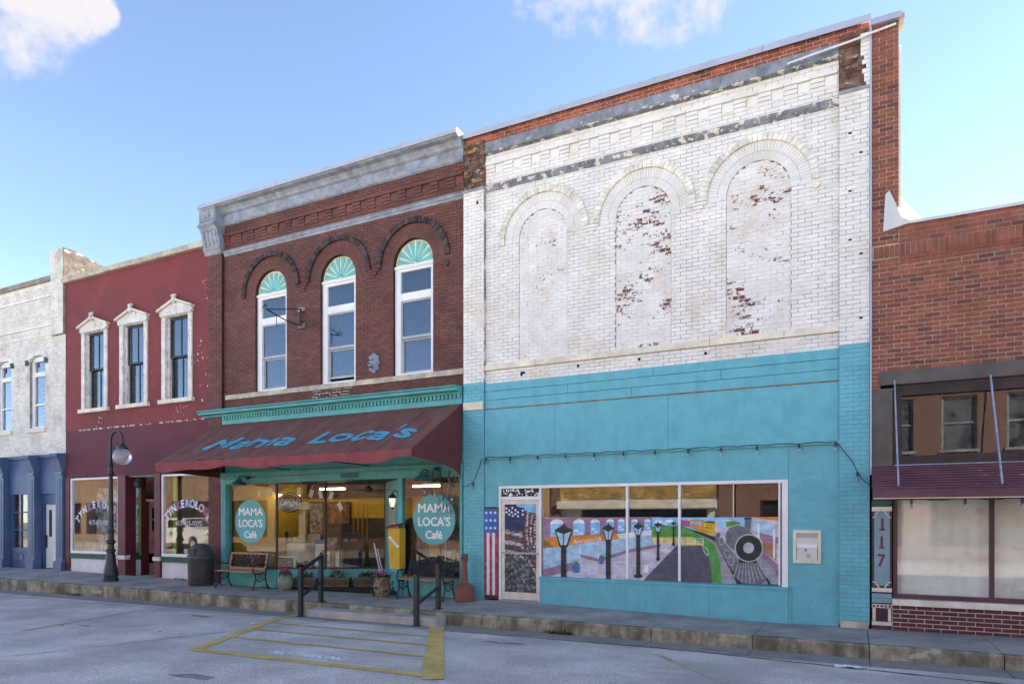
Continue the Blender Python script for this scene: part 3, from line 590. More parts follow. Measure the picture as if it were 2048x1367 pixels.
bx('knee_bed', 'blue_gap', wb, WX0, WX1, YF-.06, YF+.2, -.2, .52)
bx('corner_batten', 'blue_paint', wb, WX1+.012, WX1+.045, YF-.06, YF, -.15, .57)
# dim room behind the big window
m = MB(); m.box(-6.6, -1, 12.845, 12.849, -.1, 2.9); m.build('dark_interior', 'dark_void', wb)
# ---- door
d = MB(); DX0, DX1 = -6.58, -5.66
d.box(DX0, DX0+.045, YF-.05, YF+.06, .03, HB-.045); d.box(DX1, DX1+.012, YF-.05, YF+.06, .03, WZ0)
d.box(DX0+.045, DX1, YF-.03, YF+.05, 2.12, 2.19)
dfr = d.build('door_frame', 'white_trim', wb)
bx('transom_panel', 'm_black', dfr, DX0+.045, DX1, YF-.004, YF+.01, 2.19, HB-.045)
m = MB()
for i in range(75):
    x, z, r = rnd.uniform(DX0+.07, DX1-.02), rnd.uniform(2.205, HB-.06), rnd.choice((.006, .009, .014, .018))
    m.flat([(x+r*math.cos(t*.785), z+r*math.sin(t*.785)) for t in range(8)], YF-.0055-.0004*i/75)
m.build('transom_dots', 'letter_white', dfr, kind='stuff')
d = MB(); a, b = DX0+.05, DX1-.005
d.box(a, a+.07, YF-.02, YF+.03, .07, 2.115); d.box(b-.07, b, YF-.02, YF+.03, .07, 2.115)
d.box(a+.07, b-.07, YF-.02, YF+.03, 2.03, 2.115); d.box(a+.07, b-.07, YF-.02, YF+.03, .07, .22)
door = d.build('door', 'cream_trim', wb, label='cream metal framed glass door covered with a chipped flag print')
bx('threshold', 'steel_grey', wb, DX0, DX1, YF-.06, YF+.1, .0, .06)
m = MB(); m.bar((a+.02, YF-.06, 1.03), (b-.01, YF-.06, 1.03), .03, .035); m.box(a+.02, a+.05, YF-.06, YF-.01, 1.015, 1.045); m.box(b-.04, b-.01, YF-.06, YF-.01, 1.015, 1.045); m.build('push_bar', 'steel_grey', door)
bx('pane', 'door_print', door, a+.07, b-.07, YF, YF+.01, .22, 2.03)
ga, gb = a+.07, b-.07; gw = gb-ga
def dpoly(name, mat, pts, k): MB().flat([(ga+u*gw, .22+v*1.81) for u, v in pts], YF-.0015-.0008*k).build(name, mat, door)
dpoly('print_sky', 'm_sky', [(.35, .93), (1, .9), (1, 1), (.35, 1)], 1)
dpoly('print_canton', 'm_navy', [(0, .72), (.3, .705), (.62, .7), (.66, .86), (.62, .96), (.38, .975), (.36, 1), (0, 1)], 2)
for i in range(5):
    z = .70-i*.055
    dpoly('print_stripe', 'm_chip_white' if i % 2 == 0 else 'm_chip_red', [(0, z), (.3, z-.005), (.6, z-.05), (.6, z-.1), (.3, z-.05), (0, z-.045)], 3)
for i in range(6):
    x = .64+.06*i
    dpoly('print_stripe', 'm_chip_red' if i % 2 == 0 else 'm_chip_white', [(x, .93-.02*i), (x+.07, .92-.02*i), (min(1, x+.16), .62), (min(1, x+.12), .5), (x+.0, .55), (x-.04, .7)], 4+.3*i)
dpoly('print_stripe', 'm_chip_red', [(.62, .47), (1, .3), (1, .26), (.7, .42)], 8); dpoly('print_stripe', 'm_chip_white', [(.66, .42), (1, .25), (1, .2), (.7, .38)], 8.4)
def star(m, cx, cz, r, y):
    m.flat([(cx+(r if i % 2 == 0 else r*.4)*math.sin(i*math.pi/5), cz+(r if i % 2 == 0 else r*.4)*math.cos(i*math.pi/5)) for i in range(10)], y)
m = MB()
for u, v in ((.05, .955), (.24, .96), (.34, .935), (.14, .93), (.05, .91), (.22, .91), (.14, .885), (.33, .89), (.42, .91), (.57, .93), (.42, .865), (.57, .885), (.25, .87)): star(m, ga+u*gw, .22+v*1.81, .035, YF-.006)
m.build('print_stars', 'letter_white', door)
# ================================================================ things on the blue front
fp = thing('flag_board', 'narrow wooden board painted as a stars and stripes flag beside the glass door', 'flag board', (-6.76, 12.48, .07))
bx('board', 'old_brick', fp, -6.94, -6.59, YF-.055, YF-.037, .06, 1.98)
bx('canton', 'flag_blue', fp, -6.925, -6.60, YF-.06, YF-.054, 1.44, 1.94)
for i in range(5): bx('stripe', 'flag_red' if i % 2 == 0 else 'flag_white', fp, -6.925+i*.065, -6.925+(i+1)*.065, YF-.06, YF-.054, .14, 1.44)
m = MB(); [star(m, -6.87+i*.105, 1.86-j*.16, .04, YF-.0615) for i in range(3) for j in range(3)]; m.build('stars', 'letter_white', fp)
nb = thing('night_deposit_box', 'white metal night deposit box set into the blue wall', 'deposit box', (-.69, 12.47, 1.0))
m = MB(); x0, x1, z0, z1 = -.905, -.47, .985, 1.545; yb = YF-.03
m.box(x0, x0+.05, yb-.035, yb+.02, z0, z1); m.box(x1-.05, x1, yb-.035, yb+.02, z0, z1); m.box(x0+.05, x1-.05, yb-.035, yb+.02, z1-.05, z1); m.box(x0+.05, x1-.05, yb-.035, yb+.02, z0, z0+.05)
m.build('frame', 'cream_trim', nb)
bx('hood', 'steel_grey', nb, x0+.05, x1-.05, yb-.012, yb+.02, z1-.13, z1-.05)
bx('recess', 'alu', nb, x0+.05, x1-.05, yb-.004, yb+.02, z1-.25, z1-.13)
bx('label_strip', 'letter_white', nb, x0+.06, x1-.06, yb-.02, yb+.02, z1-.3, z1-.24)
m = MB(); m.box(x0+.06, x1-.06, yb-.016, yb+.02, z0+.05, z1-.305)
for i in range(12): m.box(x0+.07+i*.026, x0+.078+i*.026, yb-.02, yb-.015, z0+.06, z1-.33)
m.build('drawer', 'alu', nb); m = MB(); m.lathe((0, 0, 0), [(.002, 0), (.016, .002), (.016, .012), (.002, .014)], 12); m.v = [(x+(x0+x1)/2-.02, yb-.018-z, y+z1-.34) for x, y, z in m.v]; m.build('keyhole', 'iron', nb)
m = MB(); m.box((x0+x1)/2-.006, (x0+x1)/2+.05, yb-.022, yb-.016, z0+.09, z0+.16); m.build('sticker', 'steel_grey', nb)
# ---- window mural
mu = thing('window_mural', 'painted mural of a street with lamps and a steam train on the big window', 'mural', (-3.3, 12.49, .6))
def Z4(x, y): return (940+x*.22684, 920+y*.22684)
def Z5(x, y): return (1240+x*.25603, 930+y*.25603)
YM = YG-.004; _lay = [0]
def mp(name, mat, pts, zf, step=True):
    if step: _lay[0] += 1
    m = MB(); m.flat([P(*zf(*p), YM) for p in pts], YM-.00022*_lay[0]); return m.build(name, mat, mu)
def rect(a, b, c, d): return [(a, b), (c, b), (c, d), (a, d)]
def circ(cx, cy, rx, ry, n=20): return [(cx+rx*math.cos(2*math.pi*i/n), cy+ry*math.sin(2*math.pi*i/n)) for i in range(n)]
PXY = lambda x, y: (x, y)
mp('pavement', 'm_lilac', [(1088, 1034), (1556, 1034), (1556, 1168), (1088, 1156)], PXY)
mp('brick_terrace', 'm_purple', [(648, 507), (1587, 498), (1680, 498), (1680, 625), (1320, 655), (648, 700)], Z4)
for cx, wd, yb in ((768, 120, 672), (960, 102, 668), (1104, 84, 655), (1236, 70, 640), (1334, 62, 632), (1452, 62, 628), (1565, 56, 620)):
    h = wd*.36; top = 517
    arc = [(cx-wd/2*math.cos(math.pi*i/10), top+h-h*math.sin(math.pi*i/10)) for i in range(11)]
    mp('mural_window', 'm_sky', arc+[(cx+wd/2, yb), (cx-wd/2, yb)], Z4)
    mp('window_head', 'm_cloud', arc, Z4); mp('cloud_dab', 'm_cloud', circ(cx-wd*.2, yb-50, wd*.22, 10, 9), Z4); mp('cloud_dab', 'm_cloud', circ(cx+wd*.15, yb-25, wd*.25, 9, 9), Z4, False)
mp('shop_glass_band', 'm_glass', [(648, 760), (735, 765), (1322, 690), (1680, 640), (1680, 752), (1400, 790), (1140, 880), (975, 845), (975, 880), (648, 958)], Z4)
mp('white_band', 'm_white', [(1283, 648), (1680, 605), (1680, 645), (1322, 692)], Z4)
mp('canopy', 'm_orange', [(650, 680), (1285, 640), (1322, 690), (735, 766)], Z4); mp('canopy_end', 'm_olive', [(648, 690), (690, 720), (735, 766), (648, 776)], Z4)
mp('plinth', 'm_purple', [(645, 960), (905, 900), (905, 965), (645, 1035)], Z4); mp('plinth', 'm_purple', [(975, 826), (1140, 862), (1395, 785), (1680, 735), (1680, 760), (1395, 815), (1140, 895), (975, 855)], Z4)
for x, y0, y1 in ((972, 735, 895), (1131, 715, 870), (1262, 700, 810)): mp('shop_post', 'm_white', rect(x-3, y0, x+3, y1), Z4)
m = MB()
p0 = P(*Z4(1035, 712), YM); a4 = math.atan2(P(*Z4(1175, 690), YM)[1]-P(*Z4(895, 722), YM)[1], P(*Z4(1175, 690), YM)[0]-P(*Z4(895, 722), YM)[0])
_lay[0] += 1; text_xz(m, "Mama Loca's Café", p0[0], p0[1]-.02, .115, YM-.00022*_lay[0], .72, 0., .1, a4); m.build('canopy_lettering', 'letter_white', mu)
# distance: sky, hills, field, road
mp('far_sky', 'm_sky', [(250, 408), (1060, 404), (1060, 500), (250, 520)], Z5)
for x, y, r in ((300, 440, 30), (390, 435, 35), (560, 425, 30), (350, 462, 22)): mp('cloud_dab', 'm_cloud', circ(x, y, r, 12, 10), Z5)
mp('hills', 'm_green', [(250, 480), (320, 455), (400, 475), (470, 465), (600, 520), (655, 570), (250, 585)], Z5)
mp('meadow', 'm_yellow', [(250, 560), (560, 555), (660, 590), (660, 626), (250, 605)], Z5)
mp('mural_road', 'm_road', [(175, 905), (440, 628), (690, 622), (722, 920)], Z5)
mp('verge', 'm_green', [(470, 470), (560, 505), (690, 560), (760, 640), (770, 720), (802, 922), (720, 920), (702, 720), (650, 622), (570, 560), (470, 548)], Z5)
for k in range(3): mp('fence_rail', 'm_white', [(250, 572+k*13), (650, 570+k*20), (650, 574+k*20), (250, 575+k*13)], Z5)
for x in (272, 330, 400, 485, 530, 585, 650): mp('fence_post', 'm_white', rect(x-3, 565, x+3, 605+(x-250)*.05), Z5)
mp('gravel', 'm_gravel', [(500, 478), (640, 540), (740, 570), (830, 600), (1120, 600), (1240, 760), (1240, 928), (802, 922), (775, 720), (740, 620), (640, 545)], Z5)
mp('rail_line', 'm_black', [(480, 476), (660, 530), (760, 565), (860, 680), (1000, 925), (915, 922), (800, 700), (740, 590), (640, 545)], Z5)
mp('station', 'm_lilac', [(1030, 405), (1242, 402), (1242, 800), (1110, 640), (1040, 560)], Z5); mp('station_roof', 'm_orange', [(1030, 403), (1242, 401), (1242, 436)], Z5)
mp('station_glass', 'm_glass', [(1045, 430), (1190, 460), (1190, 545), (1045, 520)], Z5); mp('station_brick', 'm_brick', [(1112, 590), (1222, 610), (1222, 748), (1112, 660)], Z5); mp('station_base', 'm_purple', [(1060, 520), (1242, 560), (1242, 610), (1112, 590)], Z5)
mp('station_plinth', 'm_purple', [(1110, 665), (1242, 780), (1242, 870), (1110, 705)], Z5)
for x, y0, y1 in ((1082, 452, 575), (1204, 498, 730)): mp('station_post', 'm_white', [(x-9, y0), (x+9, y0+3), (x+9, y1), (x-9, y1-8)], Z5)
mp('train_car', 'm_magenta', [(480, 424), (546, 432), (546, 480), (480, 470)], Z5); mp('train_car', 'm_orange', [(546, 418), (655, 425), (655, 528), (546, 482)], Z5); mp('car_window', 'm_sky', [(553, 432), (640, 436), (640, 466), (553, 460)], Z5)
for x in (572, 594, 616): mp('window_bar', 'm_orange', rect(x-2, 430, x+2, 466), Z5, x == 572)
mp('tender', 'm_tyellow', [(655, 440), (745, 446), (745, 544), (655, 522)], Z5); mp('coal', 'm_black', [(660, 440), (700, 434), (742, 440), (742, 452), (660, 446)], Z5)
_lay[0] += 1
for k, s_ in enumerate(('EAT', 'MORE', 'TACOS')):
    m = MB(); q = P(*Z5(700, 472+k*27), YM); text_xz(m, s_, q[0], q[1], .062, YM-.00022*_lay[0], 1., 0., .0, -.07); m.build('train_lettering', 'm_black', mu)
mp('loco_cab', 'm_lilac', [(745, 425), (945, 425), (945, 520), (820, 600), (745, 545)], Z5); mp('cab_window', 'm_sky', [(780, 435), (815, 435), (815, 505), (780, 485)], Z5); mp('cab_opening', 'm_green', [(830, 440), (900, 432), (940, 445), (940, 480), (830, 480)], Z5)
mp('frame_dark', 'm_grey', [(745, 545), (830, 610), (920, 740), (930, 800), (880, 830), (800, 690), (745, 600)], Z5)
for x, y, r in ((768, 545, 26), (795, 590, 30), (838, 690, 34), (868, 745, 38)): mp('wheel', 'm_light', circ(x, y, r*.7, r), Z5); mp('wheel_disc', 'm_grey', circ(x, y, r*.6, r*.87), Z5)
mp('boiler_edge', 'm_light', [(822, 600), (822, 530), (850, 480), (915, 460), (975, 475), (1100, 580), (920, 700), (850, 640)], Z5)
mp('boiler', 'm_grey', [(828, 600), (828, 532), (856, 486), (915, 467), (975, 482), (1090, 580), (920, 690), (850, 630)], Z5)
mp('smokestack', 'm_grey', [(985, 545), (975, 425), (968, 412), (1032, 412), (1025, 425), (1015, 545)], Z5); mp('stack_cap', 'm_black', circ(1000, 414, 33, 8), Z5)
for t in range(9):
    a = (1012+t*28 if t < 9 else 0)
mp('cowcatcher', 'm_grey', [(928, 752), (1072, 756), (1152, 886), (1105, 922), (955, 918), (884, 862)], Z5)
_lay[0] += 1
for k in range(9):
    f = k/8; mp('grille_bar', 'm_light', [(930+140*f-2, 752), (930+140*f+2, 752), (888+262*f+3, 868+52*math.sin(math.pi*f)), (888+262*f-3, 868+52*math.sin(math.pi*f))], Z5, False)
mp('buffer', 'm_black', rect(928, 730, 1070, 760), Z5)
mp('boiler_rim', 'm_light', circ(1008, 645, 112, 110, 32), Z5); mp('boiler_front', 'm_black', circ(1008, 645, 102, 101, 32), Z5); mp('boiler_hub', 'm_light', circ(1006, 643, 43, 42, 24), Z5)
mp('rail', 'm_black', [(900, 880), (915, 880), (940, 924), (912, 922)], Z5); mp('rail', 'm_black', [(1140, 880), (1155, 880), (1182, 930), (1160, 929)], Z5)
mp('bicycle', 'm_light', [(645, 618), (690, 655), (700, 690), (690, 708), (665, 690), (645, 650)], Z5); mp('bicycle_gap', 'm_green', [(652, 632), (684, 660), (692, 690), (686, 698), (670, 684), (652, 650)], Z5)
def mlamp(x, ty, hw, hb, pw, by, zf, foot=0):
    mp('lamp_post', 'm_black', rect(x-pw, hb-10, x+pw, by), zf); hm = ty+(hb-ty)*.33
    mp('lamp_glass', 'm_glass', [(x-hw*.85, hm), (x+hw*.85, hm), (x+hw*.35, hb), (x-hw*.35, hb)], zf)
    mp('lamp_rib', 'm_black', [(x-hw*.9, hm-6), (x-hw*.75, hm), (x-hw*.28, hb), (x-hw*.42, hb+6)], zf); mp('lamp_rib', 'm_black', [(x+hw*.9, hm-6), (x+hw*.42, hb+6), (x+hw*.28, hb), (x+hw*.75, hm)], zf, False); mp('lamp_rib', 'm_black', rect(x-hw*.05, hm, x+hw*.05, hb), zf, False); mp('lamp_rib', 'm_black', rect(x-hw*.42, hb-6, x+hw*.42, hb+10), zf, False)
    mp('lamp_roof', 'm_black', [(x-hw, hm-8), (x-hw*.15, ty+6), (x, ty-14), (x+hw*.15, ty+6), (x+hw, hm-8), (x, hm+22)], zf)
    if foot: mp('lamp_foot', 'm_black', circ(x, by-8, foot, 16, 12), zf)
mlamp(828, 566, 84, 752, 23, 1042, Z4); mlamp(1222, 560, 56, 702, 21, 1054, Z4)
mlamp(144, 448, 40, 548, 15, 870, Z5, 35); mlamp(299, 442, 30, 522, 9, 738, Z5, 15); mlamp(421, 436, 20, 484, 6, 622, Z5, 12)
for cx, y0, y1, r in ((937, 910, 985, 33), (1161, 850, 908, 20)):
    mp('pot', 'm_pot', [(cx-r, y0), (cx+r, y0), (cx+r*.9, y1), (cx, y1+6), (cx-r*.9, y1)], Z4)
    _lay[0] += 1
    for k in range(7): t = -1.1+k*.37; mp('agave_leaf', 'm_green', [(cx-5+k, y0), (cx+5+k-3, y0), (cx+r*1.3*math.sin(t), y0-r*1.5*math.cos(t))], Z4, False)
mp('cat', 'm_white', [(185, 835), (190, 800), (198, 790), (196, 772), (203, 778), (215, 778), (222, 770), (222, 792), (228, 815), (225, 836)], Z5)
# ---- string of bulbs over the blue front
sl_ = thing('string_lights', 'black string of clear bulbs along the batten of the blue front', 'string lights', (-3.5, 12.4, 3.0))
ys_ = YF-.11; pts = []
pxs = [(972, 917), (1020, 913), (1075, 909), (1131, 905), (1188, 903), (1247, 902), (1310, 901), (1376, 901), (1442, 893), (1514, 890), (1598, 885), (1671, 883)]
w0 = [P(x, y, ys_) for x, y in pxs]
cord = [(-7.42, ys_, 2.42), (-7.3, ys_, 2.43), (-7.15, ys_, 2.52), (-7.02, ys_, 2.8), (-6.95, ys_, 2.99)]
for (a, za), (b, zb) in zip(w0, w0[1:]):
    for k in range(4): t = k/4; cord.append((a+(b-a)*t, ys_+.01*math.sin(9*(a+t)), 3.0+.012*math.sin(17*(a+t))+.01))
cord += [(w0[-1][0], ys_, 3.02), (-.02, ys_, 2.7), (.12, ys_-.05, 2.4), (.3, ys_-.06, 2.22)]
m = MB(); m.tube(cord, .007, 6); m.build('cord', 'black_metal', sl_)
def bulb(par, x, y, z, sock='black_metal'):
    s_ = MB().lathe((x, y, z-.07), [(.008, .07), (.016, .06), (.019, 0), (.012, -.005)], 8).build('socket', sock, par, True)
    MB().lathe((x, y, z-.075), [(.011, 0), (.022, -.025), (.024, -.045), (.014, -.068), (.002, -.074)], 10).build('bulb', 'bulb', s_, True)
for a, za in w0: bulb(sl_, a, ys_-.005, 3.0)
bulb(sl_, .07, ys_-.03, 2.5); bulb(sl_, -7.16, ys_, 2.5)
# conduit and edge strip at the corner
cs = thing('corner_strip', 'thin pale metal edging strip between white and red brick walls', 'trim', (.27, 12.42, 2.3))
bx('strip', 'coping_metal', cs, XR+.002, XR+.03, YP-.03, YP+.02, 2.45, 9.7)
m = MB(); m.tube([(-1.0, YF-.12, 9.47), (-.6, YP-.05, 9.5), (PR+.2, YP-.05, 9.545), (XR+.05, YP-.06, 9.58), (.62, YP-.05, 9.62)], .018, 6); m.build('cable', 'white_trim', cs)
# ================================================================ 117 brick building
rb7 = thing('shop_building', 'single storey red brick shop with corrugated purple canopy and number 117', 'building', (2.5, 12.5, 0))
RX0, RX1 = .28, 6.0
LZ0, LZ1 = 3.88, 4.10
q1, s1 = courses(RX0, .66, 5.70, 9.72, None, .21, .0727)
q2, s2 = courses(RX0, RX1, 4.10, 5.70, None, .21, .0727)
q2b, s2b = courses(RX0, .40, LZ0-.05, 4.10, None, .21, .0727)
allq = [k for k in q1]+[k for k in q2]
# soldier course and corbelled courses near the top
q3, s3 = courses(.66, RX1, 5.70, 5.92, None, .21, .0727); q3 = [(*k, YP-.012-.012*i) for i, row in enumerate([[k for k in q3 if abs(k[2]-z) < .02] for z in (5.70, 5.773, 5.847)]) for k in row]
q5, s5 = courses(.66, RX1, 6.12, 6.42, None, .21, .0727)
lay(rb7, allq+q2b+q3+[(*k, YP-.02) for k in q5], YP, 'red_brick', .011, .05, 300, .18)
n = int((RX1-.30)/.075)
for i in range(n): bx('soldier_brick', 'red_brick', rb7, .30+i*.075+.006, .30+(i+1)*.075-.006, YP-.022+rnd.uniform(-.003, .003), YP+.05, 5.925, 6.115) if i*.075+.3 > .66 or True else None
backing(rb7, s1+s2+s2b, YP, 'red_mortar', .4, .009)
bx('soldier_bed', 'red_mortar', rb7, RX0, .66, YP-.008, YP+.1, 5.91, 6.13); bx('upper_bed', 'red_mortar', rb7, .66, RX1, YP-.008, YP+.4, 5.70, 6.42)
MB().prism([(YP-.06, 6.40), (YP-.05, 6.40), (YP-.04, 6.455), (YP+.35, 6.47), (YP+.35, 6.42), (YP-.02, 6.42)], .60, RX1, 'x').build('parapet_flashing', 'pale_membrane', rb7)
MB().prism([(.44, 6.34), (.80, 6.41), (.80, 6.46), (.70, 6.52), (.53, 6.98), (.47, 6.93)], YP-.06, YP-.012).add([(.70, YP-.04, 6.5), (1.05, YP+.2, 6.45), (.70, YP+.4, 7.05), (.60, YP-.03, 6.8)], [(0, 1, 2, 3)]).build('corner_flashing', 'pale_membrane', rb7)
bx('side_membrane', 'pale_membrane', rb7, .655, .70, YP+.1, 26, 6.3, 9.35)
MB().prism([(YP-.07, 9.70), (YP+.36, 9.70), (YP+.36, 9.80), (YP-.07, 9.80)], XR+.01, .70, 'x').build('pier_coping', 'coping_metal', rb7)
bx('coping_block', 'limestone', rb7, .70, .74, YP-.05, YP+.3, 9.70, 9.78)
MB().box(.68, RX1, 12.9, 27, -.3, 6.3).build('rear_block', 'side_wall', rb7)
MB().box(RX0, .65, 12.85, 26.8, -.3, 9.7).build('party_wall', 'side_wall', rb7)
# steel lintel, transom window
MB().prism([(YP-.03, LZ1), (YP-.03, LZ0), (YP+.3, LZ0), (YP+.3, LZ1)], .38, RX1, 'x').build('steel_lintel', 'steel_beam', rb7)
bx('jamb_sheet', 'steel_beam', rb7, RX0, .575, YP+.0, YP+.35, 2.2, LZ0-.005 if False else 3.83)
m = MB(); m.box(.585, RX1, YP+.03, YP+.2, 3.70, LZ0-.004); m.box(.585, .70, YP+.03, YP+.2, 2.55, 3.70); m.box(.70, RX1, YP+.03, YP+.2, 2.55, 2.74); tw = m.build('transom_frame', 'brown_frame', rb7)
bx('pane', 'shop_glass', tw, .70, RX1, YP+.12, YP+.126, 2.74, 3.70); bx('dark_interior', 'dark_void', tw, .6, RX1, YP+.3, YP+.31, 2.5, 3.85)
# corrugated canopy of long slats with tie rods
ZC1, ZC0, YC = 2.57, 2.14, 11.45
for i in range(10):
    f0, f1 = i/10, (i+1)/10; ya, yb_ = YP-.0+(YC-YP)*f0, YP+(YC-YP)*f1; za, zb = ZC1+(ZC0-ZC1)*f0, ZC1+(ZC0-ZC1)*f1
    MB().prism([(ya, za+.012), (yb_-.004, zb+.028), (yb_-.004, zb-.004), (ya, za-.02)], RX0, RX1, 'x').build('canopy_slat', 'purple_metal', rb7)
MB().prism([(YC-.0, ZC0+.02), (YC-.03, ZC0-.03), (YC-.03, ZC0-.09), (YC+.02, ZC0-.09), (YC+.02, ZC0)], RX0-.01, RX1, 'x').build('canopy_fascia', 'purple_metal', rb7)
bx('canopy_trim', 'cream_trim', rb7, RX0, RX1, YC-.01, YC+.04, ZC0-.108, ZC0-.091)
bx('canopy_flashing', 'rod_blue', rb7, .6, RX1, YP+.0, YP+.03, 2.585, 2.60)
for x, z in ((.60, 3.93), (1.865, 3.90), (3.2, 3.9), (4.6, 3.9)):
    m = MB(); m.bar((x, YP-.04, z), (x+.01, YC+.1, ZC0+.08), .02, .045); m.build('tie_rod', 'rod_blue', rb7)
# number pilaster
np_ = MB().box(RX0, .565, YP+.03, YP+.35, -.15, 2.05).build('number_pilaster', 'plum_paint', rb7)
bx('blue_panel', 'panel_blue', np_, RX0+.035, .535, YP+.015, YP+.04, .66, 1.9)
for z0_, z1_, mt in ((1.86, 1.93, 'cream_trim'), (.56, .62, 'cream_trim'), (.30, .36, 'cream_trim'), (.02, .08, 'cream_trim')): bx('band', mt, np_, RX0, .565, YP-.012, YP+.04, z0_, z1_)
bx('cap_frieze', 'green_frame', np_, RX0, .565, YP-.005, YP+.04, 1.95, 2.04)
for z in (.46, .385): bx('blue_band', 'panel_blue', np_, RX0, .565, YP-.005, YP+.04, z, z+.07)
for i in range(5): MB().ball((RX0+.03+i*.056, YP-.012, .33), .02, 8, 6).build('boss', 'number_plum', np_, True)
for x in (RX0+.01, .51): bx('cream_post', 'cream_trim', np_, x, x+.045, YP-.008, YP+.04, .09, .29)
for i in range(9): bx('reed', 'plum_paint', np_, RX0+.065+i*.02, RX0+.078+i*.02, YP+.0, YP+.04, .09, .29)
for s_, x in ((1, RX0+.01), (-1, .555)):
    for z, sg in ((1.86, -1), (.62, 1)):
        pts = [(x, YP+.0, z+sg*.1), (x+s_*.03, YP-.0, z+sg*.095), (x+s_*.06, YP, z+sg*.06), (x+s_*.085, YP, z+sg*.02), (x+s_*.09, YP, z)]
        MB().tube(pts, .01, 6).build('scroll_bracket', 'cream_trim', np_, True)
for k, ch in enumerate('117'):
    m = MB(); bold(m, ch, .43-.008*k, 1.55-.29*k, .28, YP+.0135, .8, .008)
    if ch == '1': m.box(.385-.008*k, .475-.008*k, YP+.012, YP+.0134, 1.55-.29*k, 1.572-.29*k)
    m.build('house_number', 'number_plum', np_)
# shop window, curtain, sill, brick base
WZ = .47
m = MB(); m.box(.585, .645, YP+.05, YP+.14, WZ, 2.05); m.box(1.87, 1.93, YP+.05, YP+.14, WZ+.06, 2.05); m.box(.645, RX1, YP+.05, YP+.14, WZ, WZ+.06); m.box(3.6, 3.66, YP+.05, YP+.14, WZ+.06, 2.05); sw = m.build('shop_window', 'plum_paint', rb7)
for a, b in ((.645, 1.87), (1.93, 3.6), (3.66, RX1)): bx('pane', 'shop_glass', sw, a, b, YP+.1, YP+.106, WZ+.06, 2.06)
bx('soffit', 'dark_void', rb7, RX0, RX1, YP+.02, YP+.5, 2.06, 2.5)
m = MB(); nx_ = 160
for z in (WZ-.02, 2.04): m.v += [(.6+i*(RX1-.6)/nx_, YP+.15+.008*math.sin(i*1.1)+.012*math.sin(i*.31), z) for i in range(nx_+1)]
m.f = [(i, i+1, i+nx_+2, i+nx_+1) for i in range(nx_)]; m.build('curtain', 'curtain_white', rb7, True)
MB().prism([(YP-.06, .36), (YP+.2, .36), (YP+.2, WZ), (YP-.045, WZ-.015)], .57, RX1, 'x').build('window_sill', 'cream_trim', rb7)
q, s = courses(.57, RX1, -.05, .36, None, .222, .0727); lay(rb7, q, YP-.005, 'maroon_brick', .013, .05, 300, .2); backing(rb7, s, YP-.005, 'pale_mortar', .3, .008)
bx('footing', 'limestone', rb7, .57, RX1, YP-.03, YP+.2, -.2, -.052)
bx('display_floor', 'brown_floor', rb7, .57, RX1, YP+.145, YP+.4, .4, WZ-.01)
s7 = thing('string_lights', 'black string of clear bulbs hanging under the purple canopy edge', 'string lights', (1.5, 11.5, 2.0))
pts = []; x = .3
while x < RX1: pts.append((x, YC+.03, 2.02+.018*math.cos((x-.77)*2*math.pi/.66))); x += .11
m = MB(); m.tube(pts, .006, 6); m.build('cord', 'black_metal', s7)
for i in range(8): bulb(s7, .77+i*.66, YC+.03, 2.02)
# ================================================================ cafe building
cb = thing('shop_building', 'dark red brick cafe building with three arched windows and grey metal cornice', 'building', (-11.4, 12.5, 0))
cc_ = [-13.11, -10.935, -8.78]
CX0, CX1, CP = -15.29, -7.44, -14.78
MB().box(CX0+.02, CX1-.0, 12.9, 27, 3.05, 9.5).build('rear_block', 'side_wall', cb)
MB().box(CX0+.01, CX1, 12.82, 27.1, 9.5, 9.56).build('roof', 'roofing', cb)
ex = arch_excl(cc_, ZS, RO, RR, 4.95)
b1, s1 = courses(CP, CX1, 4.95, 9.38, ex, .21, .0705); b2, s2 = courses(CP, CX1, 4.56, 4.83, None, .21, .0705)
bp, sp = courses(CX0, CP, .02, 8.68, None, .21, .0705)
lay(cb, [(*k, YF) for k in b1+b2]+[(*k, YP) for k in bp], YF, 'cafe_brick', .008)
backing(cb, s1+s2, YF, 'cafe_mortar', .33); m = MB(); [m.box(a, b, YP+.009, YF+.33, za, zb) for a, b, za, zb in sp]; m.build('pier', 'cafe_mortar', cb)
